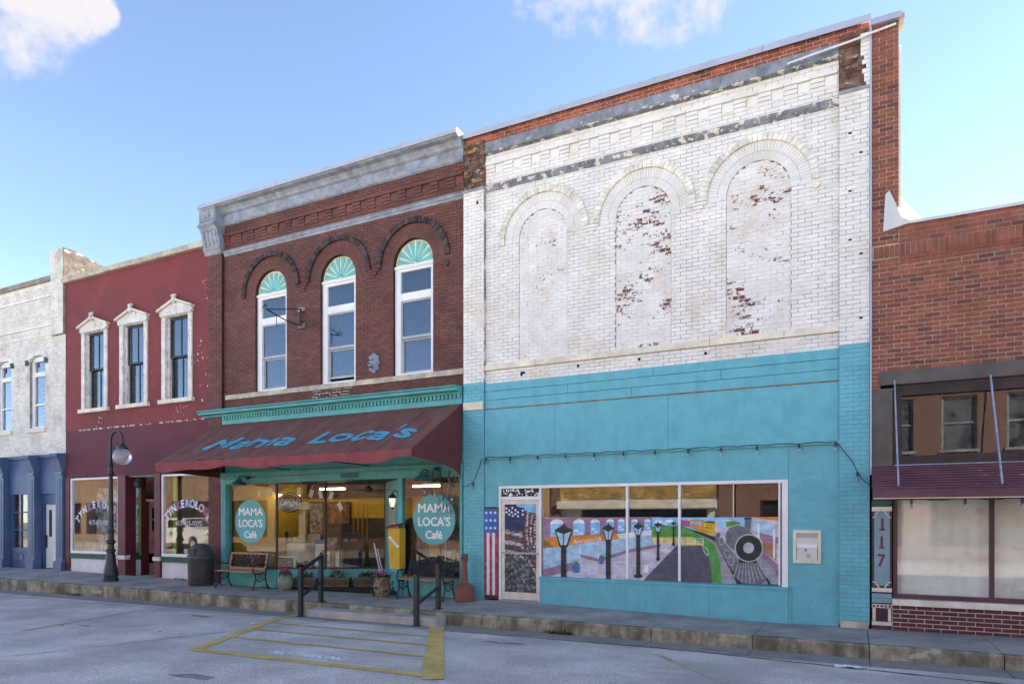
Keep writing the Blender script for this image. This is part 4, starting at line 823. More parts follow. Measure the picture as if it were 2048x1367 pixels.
# freshly pointed joints: pale mortar lines on a patch below the sill
m = MB()
for k in range(4):
    z = 4.60+k*.0705-.005
    for j in range(4):
        if rnd.random() < .8: x = -11.75+j*.3+rnd.uniform(0, .1); m.box(x, x+rnd.uniform(.15, .3), YF-.004, YF+.01, z, z+.012)
    for j in range(3): x = -11.6+j*.32+(k % 2)*.1; m.box(x, x+.01, YF-.0045, YF+.01, z+.01, z+.065)
m.build('pointing_patch', 'pale_mortar', cb)
for i, c in enumerate(cc_):
    for t in range(46):
        t0 = math.pi*(t+.06)/46; t1 = math.pi*(t+.94)/46
        for ra, rb_ in ((RO, .686), (.692, RR-.004)):
            MB().prism([(c+r*math.cos(a), ZS+r*math.sin(a)) for r, a in ((ra, t0), (rb_, t0), (rb_, t1), (ra, t1))], YF-.002, YF+.06).build('arch_brick', 'cafe_brick', cb)
    m = MB(); annulus(m, c, ZS, RO, RR+.02, YF+.012, YF+.33, 30); m.build('arch_bed', 'cafe_mortar', cb)
    for t in range(34):
        t0 = math.pi*(t+.05)/34; t1 = math.pi*(t+.95)/34
        MB().prism([(c+r*math.cos(a), ZS+r*math.sin(a)) for r, a in ((RR, t0), (RH, t0), (RH, t1), (RR, t1))], YF-.05-rnd.uniform(0, .014), YF+.03).build('hood_brick', 'hood_brick', cb)
    for s_, n_ in ((-1, 1 if i == 0 else 0), (1, 0)):
        for k in range(n_): bx('hood_brick', 'hood_brick', cb, min(c+s_*RR, c+s_*RH), max(c+s_*RR, c+s_*RH), YF-.045, YF+.02, ZS-.072*(k+1)+.004, ZS-.072*k-.004)
    # window: white frame, transom, two sashes; sunburst fanlight
    x0, x1, z0, z1 = c-RO+.005, c+RO-.005, 4.955, 7.44; yw = YF+.07
    f = MB(); f.box(x0, x0+.15, yw, yw+.12, z0, z1); f.box(x1-.09, x1, yw, yw+.12, z0, z1); f.box(x0+.15, x1-.09, yw, yw+.12, z1-.13, z1); f.box(x0+.15, x1-.09, yw, yw+.12, z0, z0+.06); f.box(x0+.15, x1-.09, yw+.01, yw+.12, 6.66, 6.83)
    f.box(x0-.0, x1, yw-.03, yw, z1-.06, z1+.0)
    win = f.build('window', 'white_trim', cb)
    a, b = x0+.15, x1-.09; mid = 5.82; up = .085 if i == 1 else 0
    bx('pane', 'upper_glass', win, a, b, yw+.05, yw+.056, 6.83, z1-.13)
    sa = MB(); sa.box(a, b, yw+.03, yw+.07, mid-.02, mid+.035); sa.box(a, a+.03, yw+.03, yw+.07, mid+.035, 6.66); sa.box(b-.03, b, yw+.03, yw+.07, mid+.035, 6.66); sa.box(a+.03, b-.03, yw+.03, yw+.07, 6.62, 6.66)
    o = sa.build('upper_sash', 'steel_grey', win); bx('sash_glass', 'upper_glass', o, a+.03, b-.03, yw+.05, yw+.055, mid+.035, 6.62)
    zb = z0+.06+up; sa = MB(); sa.box(a, a+.045, yw+.075, yw+.105, zb, mid-.025); sa.box(b-.03, b, yw+.075, yw+.105, zb, mid-.025); sa.box(a+.045, b-.03, yw+.075, yw+.105, zb, zb+.05)
    sa.box(a+.045, b-.03, yw+.075, yw+.105, mid-.06, mid-.025)
    o = sa.build('lower_sash', 'steel_grey', win); bx('sash_glass', 'upper_glass', o, a+.045, b-.03, yw+.09, yw+.095, zb+.05, mid-.06)
    m = MB(); nS = 30
    for zz in (z0+(.16 if up else .06), 6.7): m.v += [(a+(b-a)*q_/nS, yw+.16+.018*math.sin(q_*1.25+i)+.01*math.sin(q_*.5), zz) for q_ in range(nS+1)]
    m.f = [(q_, q_+1, q_+nS+2, q_+nS+1) for q_ in range(nS)]; m.build('window_shade', 'shade_cloth', win, True)
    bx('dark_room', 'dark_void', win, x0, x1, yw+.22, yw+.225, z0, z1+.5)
    m = MB(); m.prism(arc_poly(c, ZS, RO-.004, z1-.0, 20), yw+.03, yw+.06); fan = m.build('fanlight', 'fan_cream', win)
    for k in range(8):
        t0 = math.pi*(k+.16)/8; t1 = math.pi*(k+.80)/8; rr = RO-.035-rnd.uniform(0, .03)
        MB().prism([(c+.045*math.cos(t0), ZS+.0+.045*math.sin(t0)), (c+rr*math.cos(t0), ZS+rr*math.sin(t0)), (c+rr*math.cos(t1), ZS+rr*math.sin(t1)), (c+.045*math.cos(t1), ZS+.045*math.sin(t1))], yw+.018, yw+.031).build('ray', 'fan_teal', fan)
for c in ((cc_[0]+cc_[1])/2, (cc_[1]+cc_[2])/2):
    for k, hw in enumerate((.15, .09, .045)): bx('corbel_brick', 'cafe_brick', cb, c-hw, c+hw, YF-.04+.008*k, YF+.02, ZS-.06*(k+1)+.004, ZS-.06*k-.004)
m = MB(); ring_bricks(m, cc_[2]+.91, 7.28, .0, .06, 12, YF-.06, YF, 0, 0, 2*math.pi); m.build('rosette', 'hood_brick', cb)
corbels(cb, CP+.02, CX1-.02, 9.18, 'cafe_brick', YF, .42, 'cafe_brick')
prev = CP+.1
for x in (-13.95, -12.8, -11.5, -10.3, -9.2, -8.3, CX1):
    MB().prism([(YF-.06, 4.832), (YF+.1, 4.832), (YF+.1, 4.95), (YF-.05, 4.95), (YF-.065+rnd.uniform(0, .015), 4.9)], prev+.002, x-.002, 'x').build('sill_stone', 'limestone', cb); prev = x
# metal cornice
MB().prism([(YF-.02, 8.60), (YF+.02, 8.595), (YF+.02, 8.74), (YF-.06, 8.745), (YF-.085, 8.725), (YF-.06, 8.70), (YF-.05, 8.665), (YF-.03, 8.65)], CP+.03, CX1, 'x').build('belt_moulding', 'zinc', cb)
yc = YF
MB().prism([(yc-.05, 9.38), (yc+.1, 9.38), (yc+.1, 9.47), (yc-.06, 9.47), (yc-.1, 9.445), (yc-.085, 9.41)], CP+.02, CX1, 'x').build('cornice_bed_mould', 'zinc', cb)
bx('cornice_frieze', 'zinc', cb, CP+.02, CX1-.003, yc-.045, yc+.1, 9.47, 9.67)
MB().prism([(yc-.06, 9.67), (yc+.1, 9.67), (yc+.1, 9.86), (yc-.3, 9.86), (yc-.27, 9.83), (yc-.17, 9.80), (yc-.12, 9.74), (yc-.1, 9.70)], CP+.02, CX1-.006, 'x').build('cornice_cove', 'zinc', cb)
MB().prism([(yc-.33, 9.86), (yc+.2, 9.86), (yc+.2, 9.97), (yc-.33, 9.955)], CX0-.13, CX1+.0, 'x').build('cornice_coping', 'coping_metal', cb)
for x in (-14.2, -12.6, -11, -9.4): bx('coping_seam', 'zinc', cb, x-.005, x+.005, yc-.335, yc-.331, 9.86, 9.955)
bk = MB(); X0, X1 = CX0-.08, CP+.02
bk.prism([(yc-.3, 9.86), (yc-.3, 9.5), (yc-.3, 9.45), (yc-.35, 9.43), (yc-.36, 9.38), (yc-.3, 9.33), (yc-.27, 9.27), (yc-.24, 9.24), (yc-.22, 9.1), (yc-.17, 8.95), (yc-.15, 8.88), (yc-.19, 8.86), (yc-.19, 8.82), (yc-.14, 8.76), (yc-.1, 8.68), (yc+.1, 8.68), (yc+.1, 9.86)], X0, X1, 'x')
br = bk.build('cornice_bracket', 'zinc', cb)
m = MB(); m.box(X0+.04, X1-.04, yc-.315, yc-.295, 9.8, 9.84); m.box(X0+.04, X1-.04, yc-.315, yc-.295, 9.50, 9.53); m.box(X0+.04, X0+.09, yc-.315, yc-.295, 9.53, 9.8); m.box(X1-.09, X1-.04, yc-.315, yc-.295, 9.53, 9.8); m.build('bracket_frame', 'zinc', br)
m = MB()
for k in range(6): t = k*math.pi/3; m.ball(((X0+X1)/2+.07*math.cos(t), yc-.3, 9.665+.07*math.sin(t)), .045, 8, 6)
m.ball(((X0+X1)/2, yc-.305, 9.665), .05, 8, 6); m.build('bracket_rosette', 'zinc', br, True)
for k in range(4):
    x = X0+.09+k*(X1-X0-.18)/3; MB().tube([(x, yc-.235, 9.24), (x, yc-.215, 9.1), (x, yc-.165, 8.95), (x, yc-.15, 8.89)], [.04, .042, .038, .03], 8).build('bracket_reed', 'zinc', br, True)
# shopfront cornice with dentils
sc_ = MB().prism([(yc-.12, 4.40), (yc+.1, 4.40), (yc+.1, 4.57), (yc-.02, 4.57), (yc-.36, 4.545), (yc-.36, 4.525), (yc-.31, 4.50), (yc-.3, 4.45), (yc-.14, 4.445)], CX0-.12, CX1-.02, 'x').build('shop_cornice', 'teal_paint', cb)
nD = 72
for i in range(nD): a = CP+.06+i*(CX1-.02-CP-.06)/nD; bx('dentil', 'teal_paint', sc_, a+.012, a+.07, yc-.12, yc-.05, 4.315, 4.398)
bx('cornice_fascia', 'teal_paint', cb, CP+.0, CX1-.02, yc-.07, yc+.1, 4.19, 4.40)
bx('storefront_fascia', 'teal_paint', cb, CP, CX1-.0, yc+.03, yc+.15, 2.925, 4.19)
bx('header_beam', 'teal_paint', cb, CP, CX1-.0, yc-.12, yc+.14, 2.64, 2.92)
bx('beam_patch', 'teal_dark', cb, -10.75, -10.2, yc-.124, yc-.11, 2.68, 2.8)
# storefront plan
A, Bp, Cp = (-12.9, 12.52), (-10.55, 13.85), (-9.12, 12.52)
ZK = .46; ZH = 2.64
bx('corner_post', 'teal_paint', cb, CP, -14.62, YF-.1, YF+.1, -.1, ZH); bx('corner_post', 'teal_paint', cb, -7.50, CX1, YF-.1, YF+.1, -.1, ZH)
bx('bulkhead', 'teal_paint', cb, -14.62, A[0], YF-.03, YF+.15, -.15, ZK); bx('bulkhead', 'teal_paint', cb, Cp[0]+.1, -7.50, YF-.03, YF+.15, -.15, ZK)
bx('bulkhead_cap', 'picture_frame', cb, -14.62, A[0]+.02, YF-.05, YF+.2, ZK+.003, ZK+.05); bx('bulkhead_cap', 'picture_frame', cb, Cp[0]+.02, -7.50, YF-.05, YF+.2, ZK+.003, ZK+.05)
bx('shop_pane', 'shop_glass', cb, -14.60, A[0]-.0, YF, YF+.008, ZK+.05, ZH); bx('shop_pane', 'shop_glass', cb, Cp[0]+.06, -7.50, YF, YF+.008, ZK+.05, ZH)
def along(p, q, f): return (p[0]+(q[0]-p[0])*f, p[1]+(q[1]-p[1])*f)
def slab(p, q, th, z0, z1):
    d = Vector((q[0]-p[0], q[1]-p[1], 0)).normalized(); e = Vector((-d.y, d.x, 0))*th
    return MB().hexa([(p[0], p[1], z0), (q[0], q[1], z0), (q[0]+e.x, q[1]+e.y, z0), (p[0]+e.x, p[1]+e.y, z0)], [(p[0], p[1], z1), (q[0], q[1], z1), (q[0]+e.x, q[1]+e.y, z1), (p[0]+e.x, p[1]+e.y, z1)])
slab(A, Bp, .1, -.1, ZK).build('bulkhead', 'teal_paint', cb); slab(A, Bp, .14, ZK+.003, ZK+.05).build('bulkhead_cap', 'picture_frame', cb)
slab(A, Bp, .008, ZK+.05, ZH).build('shop_pane', 'entry_glass', cb)
for f in (0, .447, 1): p = along(A, Bp, f); bx('mullion', 'picture_frame', cb, p[0]-.022, p[0]+.022, p[1]-.022, p[1]+.03, ZK+.05, ZH)
# entrance: right splay with jamb and teal door
slab(along(Bp, Cp, .0), along(Bp, Cp, .18), .08, 0, ZH).build('door_jamb', 'teal_paint', cb); slab(along(Bp, Cp, .74), Cp, .1, -.1, ZH).build('door_jamb', 'teal_paint', cb); slab(along(Bp, Cp, .18), along(Bp, Cp, .74), .08, 2.2, ZH).build('door_head', 'teal_paint', cb)
dr = slab(along(Bp, Cp, .19), along(Bp, Cp, .73), .045, .05, 2.19).build('cafe_door', 'teal_paint', cb)
slab((along(Bp, Cp, .26)[0], along(Bp, Cp, .26)[1]-.012), (along(Bp, Cp, .66)[0], along(Bp, Cp, .66)[1]-.012), .01, .9, 2.0).build('door_glass', 'art_pale', dr)
MB().box(Cp[0]-.02, Cp[0]+.09, YF-.06, YF+.06, -.1, ZH).build('corner_post', 'teal_paint', cb)
MB().add([(A[0], A[1]-.03, .03), (Cp[0], Cp[1]-.03, .03), (Bp[0], Bp[1], .06)], [(0, 1, 2)]).build('entry_floor', 'brown_floor', cb)
MB().add([(A[0], A[1]+.1, ZH-.002), (Cp[0], Cp[1]+.1, ZH-.002), (Bp[0], Bp[1], ZH-.002)], [(0, 2, 1)]).build('entry_ceiling', 'teal_dark', cb)
# room
m = MB(); m.box(-15.1, -7.5, 16.6, 16.7, 0, 3.0); m.box(-15.1, -15.0, 12.75, 16.6, 0, 3.0); m.box(-7.6, -7.5, 12.75, 16.6, 0, 3.0); room = m.build('room_wall', 'yellow_wall', cb)
bx('room_floor', 'brown_floor', cb, -15.1, -7.5, 12.7, 16.7, -.1, .0); bx('room_ceiling', 'dark_void', cb, -15.1, -7.5, 12.68, 16.7, 2.75, 2.95)
bx('wainscot', 'brown_floor', cb, -15, -7.6, 16.55, 16.6, 0, .9)
for s_ in ((CX0+.01, CX0+.06), (CX1-.05, CX1)): bx('side_wall', 'side_wall', cb, s_[0], s_[1], 12.9, 27, 0, 3.05)
bx('rear_wall', 'side_wall', cb, CX0+.06, CX1-.05, 26.9, 27, 0, 3.05)
def dot_sign(cx, label, zc):
    t = thing('window_sign', label, 'window sign', (cx, YF, zc-.55)); n = 40
    MB().prism([(cx+.55*math.cos(2*math.pi*i/n), zc+.56*math.sin(2*math.pi*i/n)) for i in range(n)], YF-.006, YF-.002).build('disc', 'oval_teal', t)
    m = MB()
    for s_, z, sz in (('MAMA', .16, .27), ("LOCA'S", -.14, .27), ('Café', -.42, .25)): bold(m, s_, cx, zc+z, sz, YF-.008, .95 if s_ != 'MAMA' else 1.1, .009)
    m.build('lettering', 'letter_white', t); return t
dot_sign(P(500, 1042)[0], 'round teal cafe sign on the window behind the wood framed bench', P(500, 1042)[1]); dot_sign(P(867, 1038)[0], 'round teal cafe sign on the window with bulbs dangling beside it', P(867, 1038)[1])
# ---- awning
aw = thing('awning', "sloping maroon canvas awning lettered in blue over the cafe front", 'awning', (-11.2, 12.4, 3.05))
AX0, AX1, AY0, AY1, AZ0, AZ1 = -14.86, -7.46, 10.6, 12.44, 3.06, 4.185
def aws(x, f): 
    r_ = (x-AX0)/(AX1-AX0)*9; sag = -.045*math.sin(math.pi*f)*abs(math.sin(math.pi*r_))-.012*math.sin(x*9+f*5)*f-.01*mnoise.noise((x*2, f*3, 0))
    return (x, AY1+(AY0-AY1)*f, AZ1+(AZ0-AZ1)*f+sag)
nx, ny = 108, 14; m = MB(); m.v = [aws(AX0+(AX1-AX0)*i/nx, j/ny) for i in range(nx+1) for j in range(ny+1)]
m.f = [(i*(ny+1)+j, (i+1)*(ny+1)+j, (i+1)*(ny+1)+j+1, i*(ny+1)+j+1) for i in range(nx) for j in range(ny)]; m.build('canvas_top', 'awning_top', aw, True)
def vb(x): f = (x-AX0)/(AX1-AX0); return AZ0-.16-.06*abs(math.sin(f*math.pi*2.7+.5))-.02*math.sin(f*31)+(.04 if f > .93 else 0)
m = MB(); m.v = [(AX0+(AX1-AX0)*i/nx, AY0-.004-.012*math.sin(i*.9)*k, AZ0 if k == 0 else vb(AX0+(AX1-AX0)*i/nx)) for i in range(nx+1) for k in (0, 1)]
m.f = [(2*i, 2*i+2, 2*i+3, 2*i+1) for i in range(nx)]; m.build('valance', 'awning_valance', aw, True)
for x, dz in ((AX0, 0), (AX1, 0)):
    m = MB(); n = 12; top = [aws(x, j/n) for j in range(n+1)]
    bot = [(x, AY1, 2.62), (x, AY1-.35, 2.78), (x, AY1-.9, 2.86), (x, AY0, vb(x))] if x == AX1 else [(x, AY1, 2.8), (x, AY0, vb(x))]
    m.v = top+bot[::-1]; m.f = [tuple(range(len(m.v)))]; m.build('side_panel', 'awning_side', aw)
for i in range(1, 9): x = AX0+(AX1-AX0)*i/9; MB().tube([tuple(Vector(aws(x, k/8))+Vector((0, 0, -.015))) for k in range(9)], .012, 6).build('rafter', 'black_metal', aw, True)
for i in range(1, 9): x = AX0+(AX1-AX0)*i/9; MB().tube([tuple(Vector(aws(x, k/8))+Vector((0, 0, -.001))) for k in range(9)], .005, 5).build('seam', 'awning_side', aw, True)
m = MB(); m.tube([(AX0, AY0+.03, AZ0-.02), (AX1, AY0+.03, AZ0-.02)], .016, 6); m.tube([(AX0, AY0+.03, AZ0-.12), (AX1, AY0+.03, AZ0-.12)], .012, 6); m.build('front_rail', 'black_metal', aw)
for i in range(0, 10, 3): x = AX0+.02+(AX1-AX0-.04)*i/9; m = MB(); m.tube([(x, AY0+.03, AZ0-.1), (x, AY1, 2.95)], .012, 6); m.build('brace', 'black_metal', aw)
def aw_text(s, x0, x1, h, off):
    vs, fs = text2d(s, 0.); a = min(v[0] for v in vs); b = max(v[0] for v in vs); k = (x1-x0)/(b-a); m = MB()
    for lv, (ox, oy) in enumerate(((-off, 0), (off, 0), (0, off), (0, -off))):
        out = []
        for v in vs:
            yy = 11.12+v[1]*h+oy; x = x0+(v[0]-a)*k+.14*v[1]+ox; f = (AY1-yy)/(AY1-AY0); q = aws(min(x, AX1), f); out.append((x, q[1]-.004, q[2]+.012+.0007*lv))
        m.add(out, fs)
    return m
aw_text('Mama', -13.85, -11.15, .72, .028).build('lettering', 'letter_blue', aw); aw_text("Loca's", -10.55, -7.95, .72, .028).build('lettering', 'letter_blue', aw)
m = MB(); q = [(-14.25, 11.09), (-13.85, 11.25), (-13.62, 11.42), (-13.64, 11.46), (-13.9, 11.3)]; m.add([(x, y-.004, aws(x, (AY1-y)/(AY1-AY0))[2]+.013) for x, y in q], [(0, 1, 2, 3, 4)]); m.build('lettering_tail', 'letter_blue', aw)
# ---- fittings on the front
def barn_light(px, py, lab):
    x, z = P(px, py, 12.2); t = thing('barn_light', lab, 'wall lamp', (x, 12.3, z))
    MB().lathe((x, 12.15, z), [(.19, -.03), (.185, -.01), (.14, .04), (.07, .075), (.06, .13), (.045, .15), (.004, .155)], 18).build('shade', 'teal_dark', t, True)
    MB().lathe((x, 12.15, z), [(.002, -.03), (.17, -.028), (.17, -.024), (.002, -.02)], 16).build('reflector', 'old_white', t)
    MB().tube([(x, 12.15, z+.14), (x, 12.17, z+.2), (x, 12.26, z+.21), (x, 12.40, z+.16)], .014, 8).build('arm', 'teal_dark', t, True)
barn_light(481, 967, 'teal barn lamp on the beam above the left cafe window'); barn_light(847, 957, 'teal barn lamp on the beam beside the tangled bulbs')
for px_, py_, lab in ((495, 955, 'small round spotlight next to the left barn lamp'), (872, 938, 'small round spotlight next to the tangled bulbs')):
    x, z = P(px_, py_, 12.3); t = thing('spotlight', lab, 'spotlight', (x, 12.35, z)); MB().lathe((x, 12.3, z), [(.02, -.04), (.05, -.03), (.06, .02), (.045, .045), (.005, .05)], 12).build('head', 'black_metal', t, True); MB().tube([(x, 12.3, z), (x, 12.41, z+.02)], .012, 6).build('mount', 'black_metal', t)
bc = thing('beam_cable', 'thin rusty cable run along the teal beam', 'cable', (-11, 12.38, 2.75)); MB().tube([(-14.7, 12.385, 2.75), (-13, 12.385, 2.78), (-10.6, 12.385, 2.80), (-8.6, 12.385, 2.83)], .008, 6).build('cable', 'rust_bracket', bc)
lc = thing('garden_hose', 'pale blue cable looping down the post beside the wood framed bench', 'cable', (-14.6, 12.35, 0)); MB().tube([(-12.6, 12.37, 2.62), (-13.6, 12.37, 2.63), (-14.5, 12.37, 2.62), (-14.66, 12.37, 2.5), (-14.68, 12.37, 1.6), (-14.64, 12.37, .9), (-14.5, 12.36, .55), (-14.25, 12.35, .33), (-13.9, 12.36, .24)], .013, 6).build('cable', 'panel_blue', lc, True)
# tangle of bulbs at the right end
tg = thing('string_lights', 'tangled black string of bulbs bunched below the awning corner', 'string lights', (-7.9, 12.3, 2.2))
pts = []; rt = random.Random(3)
for k in range(44): t = k/43; pts.append((-8.35+.85*t+rt.uniform(-.08, .08), 12.28+rt.uniform(-.08, .06), 2.66+.13*math.sin(k*1.9)+rt.uniform(-.06, .05)-.1*t))
MB().tube(pts, .008, 5).build('cord', 'black_metal', tg, True)
for x, zt, zb in ((-8.12, 2.55, 2.3), (-7.98, 2.5, 2.28), (-7.9, 2.6, 1.98), (-7.82, 2.55, 2.2), (-7.74, 2.55, 2.05), (-7.66, 2.6, 1.93), (-7.6, 2.5, 2.24), (-8.3, 2.6, 2.42)):
    y = 12.3+rt.uniform(-.06, .05); MB().tube([(x+.03, y, zt), (x-.03, y, (zt+zb)/2), (x, y, zb)], .006, 5).build('cord', 'black_metal', tg); bulb(tg, x, y, zb+.01)
for cx, cz in ((-7.9, 2.0), (-7.66, 1.95)): MB().tube([(cx+.075*math.cos(a*.45), 12.3, cz+.13*math.sin(a*.45)) for a in range(15)], .005, 5).build('loop', 'black_metal', tg)
# wall lantern, ceiling fan
lx, ly = along(Bp, Cp, .87); lz = P(774, 1003, ly-.1)[1]; t = thing('wall_lantern', 'black carriage lantern on the teal door jamb', 'lantern', (lx, ly, lz)); lx -= .07; ly -= .12
MB().lathe((lx, ly, lz-.12), [(.004, -.06), (.02, -.04), (.045, -.01), (.05, 0)], 8).build('base', 'black_metal', t); MB().lathe((lx, ly, lz-.12), [(.05, 0), (.085, .2), (.08, .205), (.04, .21)], 8).build('glass', 'lantern_glass', t); MB().lathe((lx, ly, lz+.09), [(.1, -.01), (.09, .02), (.05, .07), (.015, .1), (.004, .13)], 8).build('cap', 'black_metal', t)
for k in range(8): a = 2*math.pi*k/8; MB().bar((lx+.051*math.cos(a), ly+.051*math.sin(a), lz-.12), (lx+.087*math.cos(a), ly+.087*math.sin(a), lz+.085), .01).build('rib', 'black_metal', t)
MB().tube([(lx, ly, lz+.2), (lx+.02, ly+.03, lz+.26), (lx+.06, ly+.1, lz+.24), (lx+.07, ly+.13, lz+.12)], .012, 8).build('arm', 'black_metal', t, True)
fx, fy = -10.4, 13.0; t = thing('ceiling_fan', 'dark ceiling fan under the recessed entry ceiling', 'fan', (fx, fy, 2.4)); MB().lathe((fx, fy, 2.38), [(.004, 0), (.08, .01), (.1, .05), (.09, .1), (.03, .13), (.02, .26)], 14).build('motor', 'black_metal', t, True)
for k in range(5): a = 2*math.pi*k/5+.3; MB().bar((fx+.1*math.cos(a), fy+.1*math.sin(a), 2.43), (fx+.52*math.cos(a), fy+.52*math.sin(a), 2.43), .12, .012).build('blade', 'picture_frame', t)
# sign bracket and lion mask on the upper wall
sb = thing('sign_bracket', 'empty wrought iron sign bracket between the first two arched windows', 'bracket', (-12.06, 12.5, 6.4))
bxp = P(604, 637)[0]; zt, zb = P(604, 619)[1], P(604, 652)[1]
for z in (zt, zb): bx('wall_block', 'rust_bracket', sb, bxp-.11, bxp+.11, YF-.05, YF+.01, z-.05, z+.05)
m = MB(); m.tube([(bxp, YF-.07, zt), (bxp, YF-.07, zb)], .02, 8); m.build('upright', 'iron', sb)
def arm(x, z, Y): return (x, Y, z)
e = P(533, 618, 11.4); e1 = P(560, 627, 11.75)
tip = (e[0], 11.4, e[1])
MB().tube([(bxp, YF-.06, zt), tip], .012, 6).build('stay', 'iron', sb); MB().tube([(bxp, YF-.06, zb), (bxp+(tip[0]-bxp)*.5, 12.0, (zb+tip[2])/2-.05), tip], .016, 6).build('arm', 'iron', sb, True)
MB().tube([tip]+[(tip[0]-.02+.05*math.sin(a*.6), 11.4-.05+.05*math.cos(a*.6), tip[2]+.06+.05*math.sin(a*.6+1)) for a in range(8)], .01, 6).build('scroll', 'iron', sb, True)
MB().tube([(bxp, YF-.07, zb+.05), (bxp+.16, YF-.2, zb+.02), (bxp+.2, YF-.24, zb+.06)], .012, 6).build('scroll', 'iron', sb, True)
q = Vector((bxp, YF-.06, zb)).lerp(Vector(tip), .72); MB().tube([tuple(q), (q.x, q.y, q.z-.28), (q.x+.03, q.y, q.z-.3)], .008, 6).build('hook', 'iron', sb)
lx_, lz_ = P(748, 728); t = thing('lion_mask', 'grey plaster lion head ornament on the dark brick', 'ornament', (lx_, YF, lz_))
m = MB()
for k in range(16):
    a = 2*math.pi*k/16; r_ = .145 if k % 2 else .17; m.ball((lx_+r_*.75*math.cos(a), YF-.02, lz_+.02+r_*1.15*math.sin(a)), .05, 8, 6)
m.build('mane', 'lion', t, True); m = MB(); m.ball((lx_, YF-.02, lz_+.02), 0.11, 14, 10, 1.25); m.ball((lx_-.01, YF-.14, lz_-.04), .055, 10, 8); m.build('face', 'lion', t, True)
m = MB(); [m.ball((lx_+s_*.05, YF-.135, lz_+.07), .018, 8, 6) for s_ in (-1, 1)]; m.ball((lx_-.01, YF-.185, lz_-.02), .022, 8, 6); m.box(lx_-.05, lx_+.03, YF-.18, YF-.1, lz_-.09, lz_-.075); m.build('features', 'dark_void', t, True)
# ================================================================ inside the cafe
def picture(px0, py0, px1, py1, Y, lab, fm='picture_frame', am='art_warm'):
    (a, zt), (b, zb) = P(px0, py0, Y), P(px1, py1, Y); t = thing('framed_picture', lab, 'picture', ((a+b)/2, Y, zb)); w_ = .05
    m = MB(); m.box(a, a+w_, Y-.04, Y, zb, zt); m.box(b-w_, b, Y-.04, Y, zb, zt); m.box(a+w_, b-w_, Y-.04, Y, zt-w_, zt); m.box(a+w_, b-w_, Y-.04, Y, zb, zb+w_); m.build('frame', fm, t); bx('canvas', am, t, a+w_, b-w_, Y-.02, Y-.002, zb+w_, zt-w_)
bx('partition', 'yellow_wall', cb, -15.0, -10.2, 15.8, 15.85, 0, 2.75)
picture(545, 1018, 594, 1062, 15.75, 'large dim landscape painting behind the open sign', 'gold_frame', 'art_warm'); picture(597, 1014, 616, 1056, 15.75, 'narrow print of a dark figure in a pale mat', 'gold_frame', 'art_pale')
picture(618, 1003, 650, 1072, 15.75, 'tall pale poster hung beside the wide bullfight picture', 'picture_frame', 'art_grey'); picture(655, 1003, 702, 1049, 15.75, 'wide dark picture with orange figures on the yellow wall', 'picture_frame', 'art_warm')
dx0, dz0 = P(705, 1010, 15.75); dx1, _ = P(758, 1010, 15.75)
for i in range(4): bx('wall_batten', 'yellow_wall', cb, dx0+i*.17, dx0+i*.17+.02, 15.775, 15.8, .1, 2.2)
t = thing('open_sign', 'unlit oval neon sign reading OPEN hung in the window', 'neon sign', (P(580, 1004, 12.9)[0], 12.9, 2.0))
cx, cz = P(579, 1004, 13.0); n = 32
MB().prism([(cx+.42*math.cos(2*math.pi*i/n), cz+.26*math.sin(2*math.pi*i/n)) for i in range(n)], 12.995, 13.02).build('back_plate', 'dark_void', t); MB().tube([(cx+.37*math.cos(2*math.pi*i/n), 12.98, cz+.22*math.sin(2*math.pi*i/n)) for i in range(n+1)], .01, 6).build('tube_ring', 'neon_dead', t)
m = MB(); text_xz(m, 'OPEN', cx, cz-.085, .25, 12.975, .95, 0); m.build('tube_letters', 'neon_dead', t)
t = thing('display_table', 'round table draped with a pale cloth inside the cafe window', 'table', (P(610, 1130, 14.3)[0], 14.3, 0)); tx, tz = P(610, 1085, 14.3)
n = 40; m = MB(); m.v = [(tx, 14.3, tz)]+[(tx+r*math.cos(2*math.pi*i/n), 14.3+r*.8*math.sin(2*math.pi*i/n), z) for j, (r, z) in enumerate(((.5, tz), (.54, tz-.03), (.56, tz-.25))) for i in range(n)]
for i in range(n):
    k = 1+2*n+i; x, y, z = m.v[k]; m.v[k] = (x+.03*math.sin(i*1.3), y, tz-.2-.3*abs(math.sin(i*math.pi*2/n-.6))+.04*math.sin(i*1.7))
m.f = [(0, 1+i, 1+(i+1) % n) for i in range(n)]+[(1+j*n+i, 1+(j+1)*n+i, 1+(j+1)*n+(i+1) % n, 1+j*n+(i+1) % n) for j in range(2) for i in range(n)]; m.build('tablecloth', 'cloth', t, True)
MB().lathe((tx, 14.3, 0), [(.3, 0), (.28, .04), (.06, .08), (.05, tz-.05), (.2, tz-.02)], 14).build('pedestal', 'picture_frame', t, True)
t = thing('basket', 'round tan basket standing on the draped cafe table', 'basket', (tx-.12, 14.2, tz)); MB().lathe((tx-.14, 14.25, tz), [(.12, .0), (.2, .03), (.2, .12), (.12, .19), (.02, .21)], 16).build('body', 'gold_frame', t, True); MB().ball((tx-.14, 14.06, tz+.11), .07, 10, 6).build('emblem', 'cloth', t, True)
t = thing('propped_picture', 'small pale picture propped on the draped cafe table', 'picture', (tx+.35, 14.2, tz)); MB().hexa([(tx+.18, 14.2, tz), (tx+.55, 14.25, tz), (tx+.55, 14.28, tz), (tx+.18, 14.23, tz)], [(tx+.15, 14.28, tz+.26), (tx+.52, 14.33, tz+.26), (tx+.52, 14.36, tz+.26), (tx+.15, 14.31, tz+.26)]).build('panel', 'art_pale', t)
t = thing('chalk_plaque', 'small chalkboard in a wood frame on the window ledge', 'chalkboard', (P(572, 1138, 12.75)[0], 12.75, .5)); (a, z1_), (b, z0_) = P(555, 1111, 12.78), P(591, 1138, 12.78)
